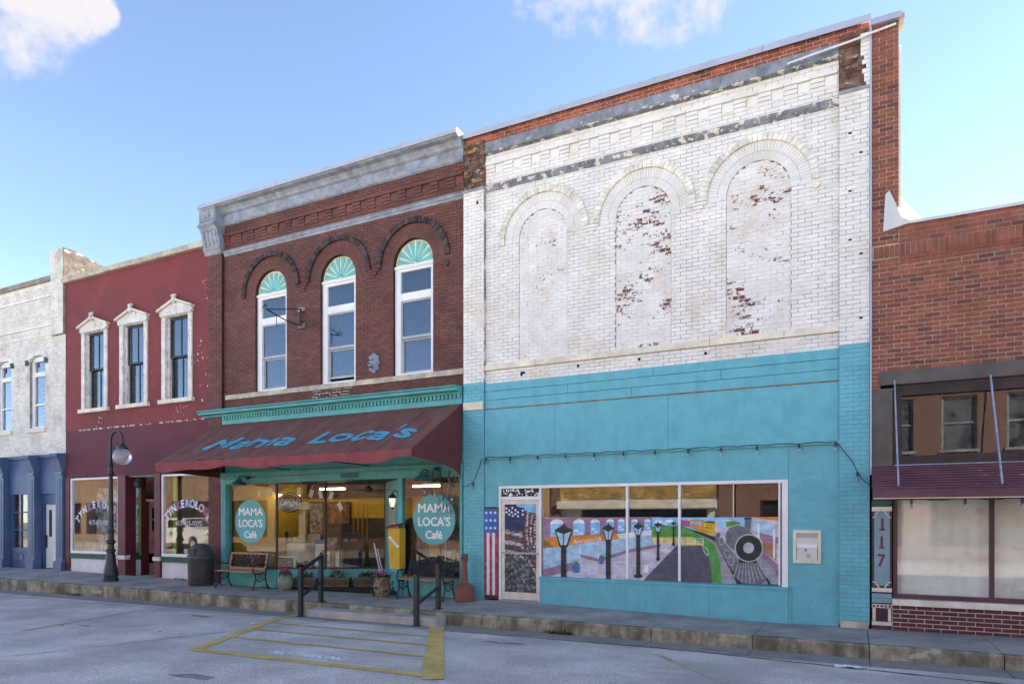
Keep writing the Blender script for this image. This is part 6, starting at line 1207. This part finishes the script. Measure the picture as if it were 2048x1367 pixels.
hook = [(lx, ly, lz+3.7)]+[(lx+.25-.25*math.cos(a), ly, lz+3.8+.24*math.sin(a)) for a in [math.pi*i/12 for i in range(13)]]+[(lx+.5, ly, lz+3.68)]
MB().tube(hook, .032, 8).build('arm', 'black_metal', t, True)
for a0, r0, c in ((0, .1, (lx+.16, lz+3.58)), (2, .08, (lx+.32, lz+3.66)), (4, .07, (lx+.12, lz+3.38))):
    MB().tube([(c[0]+r0*(1-k*.06)*math.cos(a0+k*.5), ly, c[1]+r0*(1-k*.06)*math.sin(a0+k*.5)) for k in range(12)], .014, 6).build('scroll', 'black_metal', t, True)
MB().tube([(lx, ly, lz+3.5), (lx+.2, ly, lz+3.52), (lx+.42, ly, lz+3.72), (lx+.5, ly, lz+3.7)], .014, 6).build('scroll', 'black_metal', t, True)
gx, gzz = lx+.5, lz+3.34
MB().lathe((gx, ly, gzz), [(.03, .38), (.06, .34), (.08, .28), (.14, .25), (.14, .21), (.11, .2)], 14).build('cap', 'black_metal', t, True)
MB().ball((gx, ly, gzz), .235, 24, 16, .98).build('globe', 'globe', t, True)
MB().bar((lx, ly, lz+3.05), (lx+.12, ly-.05, lz+3.02), .025).build('stub', 'black_metal', t)
# waste bin
bxx, byy = -15.0, 11.98; z = wz(bxx, byy); t = thing('waste_bin', 'dark brown round waste bin with grey domed lid', 'waste bin', (bxx, byy, z))
MB().lathe((bxx, byy, z), [(.285, 0), (.295, .02), (.305, .3), (.315, .62), (.325, .66), (.325, .7)], 28).build('body', 'bin_brown', t, True)
m = MB(); m.lathe((bxx, byy, z), [(.335, .68), (.34, .72), (.32, .76), (.28, .78), (.27, .86), (.24, .95), (.18, 1.02), (.1, 1.05), (.005, 1.06)], 28); m.build('lid', 'bin_lid', t, True)
MB().box(bxx-.13, bxx+.13, byy-.285, byy-.24, z+.8, z+.93).build('flap', 'bin_brown', t)
# benches
def bench(x0, x1, y0, y1, lab, back):
    z = wz((x0+x1)/2, y1)+.0; z = min(wz(x0, y0), wz(x1, y0)); t = thing('bench', lab, 'bench', ((x0+x1)/2, y0, z))
    for x in (x0+.06, x1-.06):
        zf = wz(x, y0)-z; zb_ = wz(x, y1)-z
        m = MB(); m.tube([(x, y0, z+zf), (x, y0+.03, z+.12), (x, y0+.09, z+.28), (x, y0+.05, z+.42)], [.026, .018, .018, .022], 6)
        m.tube([(x, y1+.08, z+zb_), (x, y1+.0, z+.14), (x, y1-.03, z+.3), (x, y1-.02, z+.44), (x, y1+.1, z+.88)], [.026, .018, .018, .02, .016], 6)
        m.tube([(x, y0+.08, z+.4), ((x), (y0+y1)/2, z+.38), (x, y1-.02, z+.42)], .018, 6); m.tube([(x, y0+.03, z+.42), (x, y0-.01, z+.52), (x, y0+.05, z+.62), (x, y0+.2, z+.63), (x, y1, z+.6)], .018, 6)
        m.tube([(x, y0+.08, z+.26), (x, (y0+y1)/2, z+.2), (x, y1-.02, z+.26)], .012, 6)
        for k in range(2): c = y0+.2+k*.14; m.tube([(x, c+.05*math.cos(a*.6), z+.3+.05*math.sin(a*.6)) for a in range(11)], .009, 5)
        m.build('end_frame', 'iron', t, True)
    n = 5
    for i in range(n): y = y0+.02+i*(y1-y0-.06)/n; bx('seat_slat', 'bench_wood', t, x0, x1, y, y+(y1-y0-.06)/n-.015, z+.43, z+.455)
    yb0, yb1 = y1+.0, y1+.09
    def bp(u, v): return (x0+.09+u*(x1-x0-.18), yb0+(yb1-yb0)*v-.01, z+.5+v*.36)
    if back == 'wood':
        for v in (0, 1): MB().bar(bp(0, v), bp(1, v), .03, .055).build('back_rail', 'bench_wood', t)
        for u in (0, 1): MB().bar(bp(u, 0), bp(u, 1), .05, .03).build('back_stile', 'bench_wood', t)
        m = MB()
        for i in range(9):
            for j in range(3):
                c = bp((i+.6)/9.2, (j+.7)/3.4); r_ = .052
                m.tube([(c[0]+r_*math.cos(a*math.pi/5), c[1]+.004, c[2]+r_*math.sin(a*math.pi/5)) for a in range(11)], .011, 5)
                if (i+j) % 2: m.ball((c[0], c[1], c[2]), .02, 6, 5)
        for i in range(10): m.bar(bp(i/9, .05), bp(min(1, (i+1.6)/9), .95), .012)
        m.build('scroll_panel', 'iron', t)
    else:
        def topv(u): return .8+.28*math.exp(-((u-.5)/.2)**2)
        m = MB(); m.tube([bp(i/20, topv(i/20)) for i in range(21)], .018, 6); m.tube([bp(0, -.05), bp(1, -.05)], .016, 6); [m.tube([bp(u, -.05), bp(u, topv(u))], .014, 6) for u in (0, .16, .84, 1)]; m.build('back_frame', 'iron', t, True)
        m = MB(); nL = 15
        for i in range(-5, nL+1):
            for sg in (1, -1):
                pts = []
                for k in range(9):
                    v = k/8*1.1-.05; u = (i/nL)+sg*v*.33+(.33 if sg < 0 else 0)
                    if 0 <= u <= 1 and v <= topv(u): pts.append(bp(u, v))
                if len(pts) > 1: m.tube(pts, .0125, 5)
        m.build('lattice_back', 'iron', t)
    return t
bench(-14.28, -12.86, 11.78, 12.2, 'bench with wood slats and a wood framed iron scroll back', 'wood'); bench(-8.78, -7.5, 11.85, 12.27, 'bench with a black iron lattice back and arched crest', 'iron')
# pots and planters
def foliage(root, c, rx, ry, h, n, fl, seed, trail=0):
    r_ = random.Random(seed); m = MB(); f = MB()
    def leaf(mm, p, s):
        d = Vector((r_.uniform(-1, 1), r_.uniform(-1, 1), r_.uniform(-.4, 1))).normalized(); e = d.cross(Vector((r_.uniform(-1, 1), r_.uniform(-1, 1), r_.uniform(-1, 1)))).normalized()*s*.5
        a = Vector(p); mm.add([tuple(a), tuple(a+d*s*.5+e), tuple(a+d*s), tuple(a+d*s*.5-e)], [(0, 1, 2, 3)])
    for i in range(n):
        a, q, v = r_.uniform(0, 6.28), math.sqrt(r_.random()), r_.random(); leaf(m, (c[0]+rx*q*math.cos(a), c[1]+ry*q*math.sin(a), c[2]+h*v*(1-.5*q)), r_.uniform(.04, .08))
    for i in range(trail): a = r_.uniform(2, 6.5); v = r_.random(); leaf(m, (c[0]+(rx+.06*r_.random())*math.cos(a), c[1]+(ry+.06*r_.random())*math.sin(a), c[2]-.38*v), r_.uniform(.04, .07))
    m.build('foliage', 'leaf', root)
    for i in range(fl):
        a, q = r_.uniform(0, 6.28), math.sqrt(r_.random()); b = (c[0]+rx*q*math.cos(a), c[1]+ry*q*math.sin(a)-.02, c[2]+h*r_.uniform(.7, 1.15))
        for k in range(7): leaf(f, (b[0]+r_.uniform(-.02, .02), b[1]+r_.uniform(-.02, .02), b[2]+r_.uniform(-.015, .015)), .045)
    if fl: f.build('blossoms', 'flower', root)
px_, py_ = -12.25, 12.15; z = wz(px_, py_); t = thing('flower_pot', 'round green glazed pot of pink flowers by the bench', 'flower pot', (px_, py_, z))
MB().lathe((px_, py_, z), [(.11, 0), (.12, .02), (.18, .12), (.195, .22), (.17, .33), (.13, .38), (.15, .41), (.13, .4), (.11, .36), (.005, .36)], 22).build('pot', 'green_glaze', t, True); foliage(t, (px_, py_, z+.36), .15, .14, .14, 70, 12, 1)
px_, py_ = -9.3, 12.1; z = wz(px_, py_); t = thing('flower_pot', 'terracotta jar with ivy and pink flowers below the yellow box', 'flower pot', (px_, py_, z))
MB().lathe((px_, py_, z), [(.1, 0), (.12, .02), (.18, .14), (.19, .25), (.16, .35), (.15, .38), (.18, .41), (.17, .43), (.14, .4), (.005, .38)], 22).build('pot', 'terracotta', t, True); foliage(t, (px_, py_, z+.38), .2, .17, .16, 110, 9, 2, 90)
m = MB(); m.bar((px_-.02, py_, z+.38), (px_-.25, py_+.03, z+1.18), .03, .012); m.bar((px_+.03, py_+.02, z+.38), (px_-.17, py_+.05, z+1.05), .025, .012); o = thing('grey_stakes', 'two grey plastic stakes stuck in the terracotta jar', 'stakes', (px_, py_, z+.38)); m.build('stake', 'steel_grey', o)
dv = Vector((Bp[0]-A[0], Bp[1]-A[1], 0)).normalized(); ev = Vector((dv.y, -dv.x, 0))
for k, (f0, lab) in enumerate(((.16, 'lattice planter with yellow flowers nearest the green glazed pot'), (.46, 'middle lattice planter under the cafe window'), (.74, 'lattice planter with the darkest foliage beside the cafe door'))):
    c = Vector((*along(A, Bp, f0), 0))+dv*.3+ev*.22; z = .05; t = thing('planter', lab, 'planter', tuple(c+Vector((0, 0, z))), 'planters along the cafe entry'); L_, W_ = .34, .13
    q = lambda s_, w_, zz: tuple(c+dv*s_*L_+ev*w_*W_+Vector((0, 0, zz)))
    MB().hexa([q(-.9, -.85, z), q(.9, -.85, z), q(.9, .85, z), q(-.9, .85, z)], [q(-1, -1, .26), q(1, -1, .26), q(1, 1, .26), q(-1, 1, .26)]).build('trough', 'soil', t)
    m = MB(); m.bar(q(-1.02, 1.06, .26), q(1.02, 1.06, .26), .03, .05); m.bar(q(-.94, .92, .07), q(.94, .92, .07), .025, .035)
    for i in range(17): s_ = -.97+i*.121; m.bar(q(s_, 1.04, .25), q(max(-.93, s_-.2), .9, .07), .012, .022)
    m.build('lattice_side', 'wicker', t); foliage(t, (c.x, c.y, .26), .26, .12, .2, 80, 3 if k < 2 else 0, 20+k)
# yellow box on the corner post
yx, yz = -9.13, .6; t = thing('drop_box', 'tall narrow yellow wooden box with red roof by the cafe entry', 'box', (yx-.1, 12.3, yz)); a, b = P(776, 1100, 12.2)[0], P(799, 1100, 12.2)[0]
MB().prism([(a+.04, .62), (b, .62), (b, 1.52), (a, 1.52)], 12.2, 12.42).build('body', 'yellow_box', t); MB().hexa([(a-.06, 12.14, 1.50), (b+.01, 12.14, 1.56), (b+.01, 12.43, 1.62), (a-.06, 12.43, 1.56)], [(a-.06, 12.14, 1.535), (b+.01, 12.14, 1.6), (b+.01, 12.43, 1.66), (a-.06, 12.43, 1.6)]).build('roof', 'roof_red', t)
bx('skirt', 'sign_blue', t, a+.05, b, 12.21, 12.41, .56, .62); m = MB(); c0 = ((a+b)/2-.0, 1.22); d_ = .17
m.v = [(c0[0]+u*.71-v*-.71*.0+u*0, 12.196, c0[1]) for u, v in ()]; cs_, sn_ = math.cos(-.75), math.sin(-.75)
m.flat([(c0[0]+u*cs_-v*sn_, c0[1]+u*sn_+v*cs_) for u, v in ((-d_, -.03), (d_, -.03), (d_, .03), (-d_, .03))], 12.197); m.build('sticker', 'letter_white', t)
m = MB(); text_xz(m, 'DROP BOX', c0[0]-.01, c0[1]-.012, .05, 12.195, .95, .002, 0, -.75); m.build('sticker_lettering', 'm_black', t)
MB().ball(((a+b)/2, 12.195, .95), .014, 8, 6).build('knob', 'rust_bracket', t)
# cigarette receptacle
ax_, ay_ = -7.2, 12.12; z = wz(ax_, ay_); t = thing('ash_receptacle', 'brown bottle shaped cigarette receptacle with chipped neck', 'ash bin', (ax_, ay_, z))
MB().lathe((ax_, ay_, z), [(.2, 0), (.205, .02), (.205, .2), (.2, .215), (.205, .23), (.205, .27), (.19, .3), (.12, .36), (.07, .39)], 26).build('base', 'ash_brown', t, True); MB().lathe((ax_, ay_, z), [(.1, .36), (.075, .42), (.06, .6), (.055, .82)], 14).build('neck', 'ash_brown', t, True)
MB().lathe((ax_, ay_, z), [(.05, .8), (.075, .83), (.08, .95), (.06, .985), (.005, .99)], 16).build('head', 'ash_brown', t, True); MB().ball((ax_, ay_-.075, z+.9), .02, 8, 6).build('hole', 'dark_void', t, True)
# concrete step and handrails
st = thing('concrete_step', 'pale concrete step block placed against the kerb below the cafe', 'step', (-8.3, 10.5, -.22))
MB().prism([(10.34, gz(-9.9, 10.34)-.05), (YK-.004, gz(-9.9, 10.6)-.05), (YK-.004, -.085), (10.36, -.09), (10.34, -.11)], -9.86, -6.75, 'x').build('block', 'step_concrete', st)
def rail(x, y0, y1, ht, lab):
    z0, z1 = gz(x, y0)+.001, wz(x, y1)+.001; t = thing('handrail', lab, 'handrail', (x, y0, z0)); h0, h1 = .72, .98
    bx('post', 'black_metal', t, x-.04, x+.04, y0-.04, y0+.04, z0+.008, h0); bx('post', 'black_metal', t, x-.04, x+.04, y1-.04, y1+.04, z1+.008, h1)
    bx('foot_plate', 'black_metal', t, x-.08, x+.08, y1-.08, y1+.08, z1, z1+.01); bx('foot_plate', 'black_metal', t, x-.06, x+.06, y0-.06, y0+.06, z0, z0+.01)
    MB().bar((x, y0, h0-.03), (x, y1, h1-.03), .05, .06).build('top_rail', 'black_metal', t); MB().bar((x, y0, .16), (x, y1, .42), .04, .045).build('lower_rail', 'black_metal', t)
    MB().ball((x, y1, h1+.025), .03, 10, 8).build('finial', 'black_metal', t, True)
rail(-9.93, 10.27, 10.85, 0, 'black steel handrail nearer the green glazed pot side of the step'); rail(-7.12, 10.27, 11.0, 0, 'black steel handrail in front of the lattice backed bench')
# litter and weeds
def litter(px0, py0, s_, mat, lab, cat, on='road'):
    x, y = G(px0, py0); z = (road_z(x, y) if y <= 10 else gz(x, y))+.006; r_ = random.Random(int(px0)); t = MB(); n = 5
    t.v = [(x+s_*(i/n-.5)*1.5+r_.uniform(-.01, .01), y+s_*(j/n-.5)*.8, z+.002+abs(mnoise.noise((i*.9, j*.9, px0)))*s_*.25) for i in range(n+1) for j in range(n+1)]; t.f = [(i*(n+1)+j, (i+1)*(n+1)+j, (i+1)*(n+1)+j+1, i*(n+1)+j+1) for i in range(n) for j in range(n)]
    tag(t.build('litter', mat, None, True), lab, cat)
litter(1695, 1334, .2, 'paper', 'flattened white paper scrap at the gutter edge below the maroon brick base', 'litter'); litter(507, 1247, .09, 'paper', 'little white paper scrap beside the yellow corner line', 'litter'); litter(868, 1246, .1, 'paper', 'crumpled white wrapper at the end of the concrete step', 'litter'); litter(900, 1242, .07, 'yellow_leaf', 'yellow scrap lying by the kerb past the step', 'litter')
litter(1042, 1279, .05, 'yellow_leaf', 'tiny yellow leaf in the gutter before the glass door', 'litter')
def weeds(pts, lab, n, s_, seed):
    m = MB(); r_ = random.Random(seed)
    for (x, y, z, rx, ry) in pts:
        for i in range(n):
            a, q = r_.uniform(0, 6.28), math.sqrt(r_.random()); bx0, by0 = x+rx*q*math.cos(a), y+ry*q*math.sin(a); d = Vector((r_.uniform(-1, 1), r_.uniform(-1, 1), r_.uniform(.3, 1.4))).normalized()*s_*r_.uniform(.5, 1.2); e = d.cross(Vector((r_.uniform(-1, 1), r_.uniform(-1, 1), .2))).normalized()*.012
            m.add([(bx0-e.x, by0-e.y, z), (bx0+e.x, by0+e.y, z), (bx0+d.x*.6+e.x, by0+d.y*.6+e.y, z+d.z*.6), (bx0+d.x, by0+d.y, z+d.z)], [(0, 1, 2, 3)])
    o = m.build('weeds', 'weed', None, kind='stuff'); o['label'] = lab; o['category'] = 'weeds'
def gp(px0, py0): x, y = G(px0, py0); return x, min(y, YK-.03)
weeds([(*gp(190, 1184), gz(gp(190, 1184)[0], 10.6), .35, .06)], 'weeds growing where the kerb meets the gutter below the lamp post', 60, .09, 1); weeds([(*gp(1125, 1262), gz(gp(1125, 1262)[0], 10.6), .28, .06)], 'weed clump at a kerb joint below the blue wall', 70, .1, 2)
weeds([(-16.35, 12.42, wz(-16.35, 12.42), .25, .05)], 'small weeds at the foot of the maroon shop wall', 40, .07, 3); weeds([(-13.2, 12.42, wz(-13.2, 12.42), .25, .04), (-8.2, 12.4, wz(-8.2, 12.4), .5, .03), (-12.7, 12.4, wz(-12.7, 12.4), .2, .04)], 'dry weeds along the foot of the teal bulkheads', 40, .05, 4)
# ================================================================ the other side of the street (seen mirrored in the glass)
def brickmat(name, col, mort, scale=1.):
    m = bpy.data.materials.new(name); m.use_nodes = True; MAT[name] = m; nt = m.node_tree; b = nt.nodes['Principled BSDF']
    geo = nd(nt, 'ShaderNodeNewGeometry'); mpn = nd(nt, 'ShaderNodeMapping'); mpn.inputs['Rotation'].default_value = (R(-90), 0, 0); lk(nt, geo, 'Position', mpn, 'Vector')
    bt = nd(nt, 'ShaderNodeTexBrick', i_Scale=1.0); bt.inputs['Color1'].default_value = (*col, 1); bt.inputs['Color2'].default_value = (*[c*.7 for c in col], 1); bt.inputs['Mortar'].default_value = (*mort, 1); bt.inputs['Brick Width'].default_value = .21; bt.inputs['Row Height'].default_value = .073; bt.inputs['Mortar Size'].default_value = .01
    lk(nt, mpn, 0, bt, 'Vector'); lk(nt, bt, 0, b, 'Base Color'); b.inputs['Roughness'].default_value = .85
brickmat('far_brick', (.2, .065, .05), (.3, .25, .2)); brickmat('far_brick_tan', (.3, .15, .085), (.4, .33, .25))
YO = -9.6
M('ochre', (.4, .25, .08), .8, .25, 2., peel=(.6, .57, .52), peel_thr=.6, peel_scale=3); M('far_white', (.75, .72, .66), .8, .1, 2., dirt=(.4, .36, .3), dirt_thr=.6); M('far_grey', (.3, .32, .33), .6, .15); M('far_pane', (.09, .1, .11), .3, .5, 2.)
def far(x0, x1, h, mat, lab, wins, shop):
    t = thing('far_building', lab, 'building', ((x0+x1)/2, YO, -.1)); hs = [(a, b, c, d) for a, b, c, d in wins]
    m = MB(); wall_with_holes(m, x0, x1, -.2, h, hs+shop, YO-.4, YO); m.build('front_wall', mat, t); bx('rear_block', 'side_wall', t, x0+.01, x1-.01, YO-14, YO-.45, -.2, h-.5); bx('parapet_coping', 'limestone', t, x0, x1, YO-.42, YO+.05, h, h+.15)
    for a, b, c, d in hs:
        f = MB(); f.box(a, a+.09, YO-.2, YO-.1, c, d); f.box(b-.09, b, YO-.2, YO-.1, c, d); f.box(a+.09, b-.09, YO-.2, YO-.1, d-.09, d); f.box(a+.09, b-.09, YO-.2, YO-.1, (c+d)/2-.04, (c+d)/2+.04); f.box(a-.08, b+.08, YO-.15, YO+.08, c-.12, c); w_ = f.build('window', 'far_grey', t); bx('pane', 'far_pane', w_, a+.09, b-.09, YO-.17, YO-.16, c, d-.09)
    for a, b, c, d in shop: f = MB(); f.box(a, a+.1, YO-.2, YO-.1, c, d); f.box(b-.1, b, YO-.2, YO-.1, c, d); f.box(a+.1, b-.1, YO-.2, YO-.1, c, c+.1); w_ = f.build('shop_window', 'brown_frame', t); bx('pane', 'dark_void', w_, a+.1, b-.1, YO-.25, YO-.24, c, d)
    return t
far(-64, -30, 4.9, 'far_brick_tan', 'low tan brick building mirrored in the left cafe window', [], [(-63+i*5.4, -58.2+i*5.4, .4, 3.0) for i in range(6)])
far(-29.9, -18, 6.6, 'far_brick', 'two storey red brick building mirrored beside the round cafe signs', [(-28.8+i*2.7, -27.6+i*2.7, 3.9, 5.8) for i in range(4)], [(-29.4, -24.3, .4, 3.0), (-23.8, -18.5, .4, 3.0)])
fw = far(-17.9, -5.2, 5.4, 'far_white', 'pale peeling storefront mirrored in the mural window top', [], [(-13.2, -6.5, .6, 2.2)])
bx('ochre_band', 'ochre', fw, -14.4, -5.9, YO, YO+.06, 2.75, 4.2); bx('canopy_slab', 'far_white', fw, -14.4, -6.0, YO, YO+.6, 2.25, 2.65); bx('brown_siding', 'tan_curtain', fw, -16.8, -14.9, YO, YO+.05, .2, 4.5); bx('brick_pier', 'far_brick', fw, -14.9, -14.4, YO, YO+.2, -.1, 5.2); bx('brick_pier', 'far_brick', fw, -5.9, -5.25, YO, YO+.2, -.1, 5.2)
far(-5.1, 22, 8.2, 'far_brick', 'red brick building with grey sash windows mirrored in the 117 transom', [(-3.6+i*2.35, -2.3+i*2.35, 4.7, 7.0) for i in range(10)], [(-4, 2, .5, 2.6), (3, 9, .5, 2.6), (10, 16, .5, 2.6)])
# unseen building added right of the brick shop to keep sun off the street
nb2 = thing('shop_building', 'unseen two storey brick building added beside the 117 shop to shade the street', 'building', (18, 12.5, 0))
hs = [(7.6+i*2.6, 8.8+i*2.6, 5.2, 7.5) for i in range(8)]; sh = [(7.2, 12.4, .5, 2.8), (13.4, 19, .5, 2.8), (20, 27, .5, 2.8)]
wall_with_holes(MB(), 6.02, 28, -.3, 10.2, hs+sh, 12.5, 12.9).build('front_wall', 'far_brick', nb2); bx('rear_block', 'side_wall', nb2, 6.04, 27.9, 13.1, 27, -.3, 9.6); bx('parapet_coping', 'limestone', nb2, 6.02, 28, 12.4, 12.95, 10.2, 10.35)
for a, b, c, d in hs+sh: w_ = bx('window', 'white_trim', nb2, a, b, 12.7, 12.75, (c+d)/2-.03, (c+d)/2+.03); bx('pane', 'far_grey', w_, a, b, 12.76, 12.77, c, d)
# parked pickup truck, mirrored in the maroon shop's right window
tx, ty = -38.4, -4.6; tz = rz(tx, ty); t = thing('pickup_truck', 'white pickup truck mirrored in the window above the waste bin', 'truck', (tx, ty, tz))
M('truck_white', (.78, .79, .78), .25, .02, spec=.6); M('tyre', (.02, .02, .02), .8); M('lamp_orange', (.7, .2, .05), .3)
def tp(pts, y0, y1, name, mat, par=t): return MB().prism([(tx+x, tz+z) for x, z in pts], ty+y0, ty+y1).build(name, mat, par)
wheelarch = lambda cx: [(cx+.48*math.cos(a), .42+.48*math.sin(a)) for a in [math.pi*i/8 for i in range(9)]]
tp([(-3.0, .55)]+[(x, z) for x, z in wheelarch(-2.0)[::-1]]+[(x, z) for x, z in wheelarch(1.7)[::-1]]+[(2.75, .5), (2.85, .8), (2.8, 1.2), (2.6, 1.28), (1.15, 1.38), (-1.1, 1.32), (-3.0, 1.32)], -1., 1., 'body', 'truck_white')
cabm = tp([(-1.1, 1.33), (1.2, 1.38), (.55, 1.95), (.3, 2.0), (-.8, 2.0), (-1.05, 1.9)], -.88, .88, 'cab', 'truck_white')
tp([(-.75, 1.4), (.15, 1.4), (.15, 1.88), (-.7, 1.88)], .881, .89, 'side_window', 'dark_void', cabm); tp([(.25, 1.42), (.98, 1.42), (.48, 1.86), (.25, 1.88)], .881, .89, 'side_window', 'dark_void', cabm)
MB().hexa([(tx+1.16, ty-.8, tz+1.42), (tx+1.16, ty+.8, tz+1.42), (tx+1.18, ty+.8, tz+1.42), (tx+1.18, ty-.8, tz+1.42)], [(tx+.6, ty-.75, tz+1.92), (tx+.6, ty+.75, tz+1.92), (tx+.62, ty+.75, tz+1.93), (tx+.62, ty-.75, tz+1.93)]).build('windscreen', 'dark_void', cabm)
for cx in (-2.0, 1.7):
    for s_ in (-.98, .74):
        m = MB(); m.lathe((0, 0, 0), [(.02, 0), (.36, 0), (.4, .04), (.4, .2), (.36, .24), (.02, .24)], 20); m.v = [(tx+cx+x, ty+s_+z, tz+.4+y) for x, y, z in m.v]; w_ = m.build('wheel', 'tyre', t, True); m = MB(); m.lathe((0, 0, 0), [(.02, 0), (.22, .0), (.22, .02), (.02, .02)], 16); m.v = [(tx+cx+x, ty+s_+(.242 if s_ > 0 else -.022)+z, tz+.4+y) for x, y, z in m.v]; m.build('rim', 'steel_grey', w_)
for s_ in (.62, -.9): bx('headlight', 'bulb', t, tx+2.8, tx+2.86, ty+s_, ty+s_+.28, tz+.88, tz+1.1)
bx('grille', 'steel_grey', t, tx+2.8, tx+2.88, ty-.6, ty+.6, tz+.8, tz+1.15); bx('bumper', 'steel_grey', t, tx+2.75, tx+3.0, ty-.98, ty+.98, tz+.45, tz+.68); bx('mirror', 'black_metal', t, tx+.85, tx+.95, ty+.9, ty+1.1, tz+1.4, tz+1.65)
m = MB(); m.box(tx-.45, tx-.15, ty+1.001, ty+1.004, tz+.85, tz+1.15); m.build('door_emblem', 'far_grey', t)
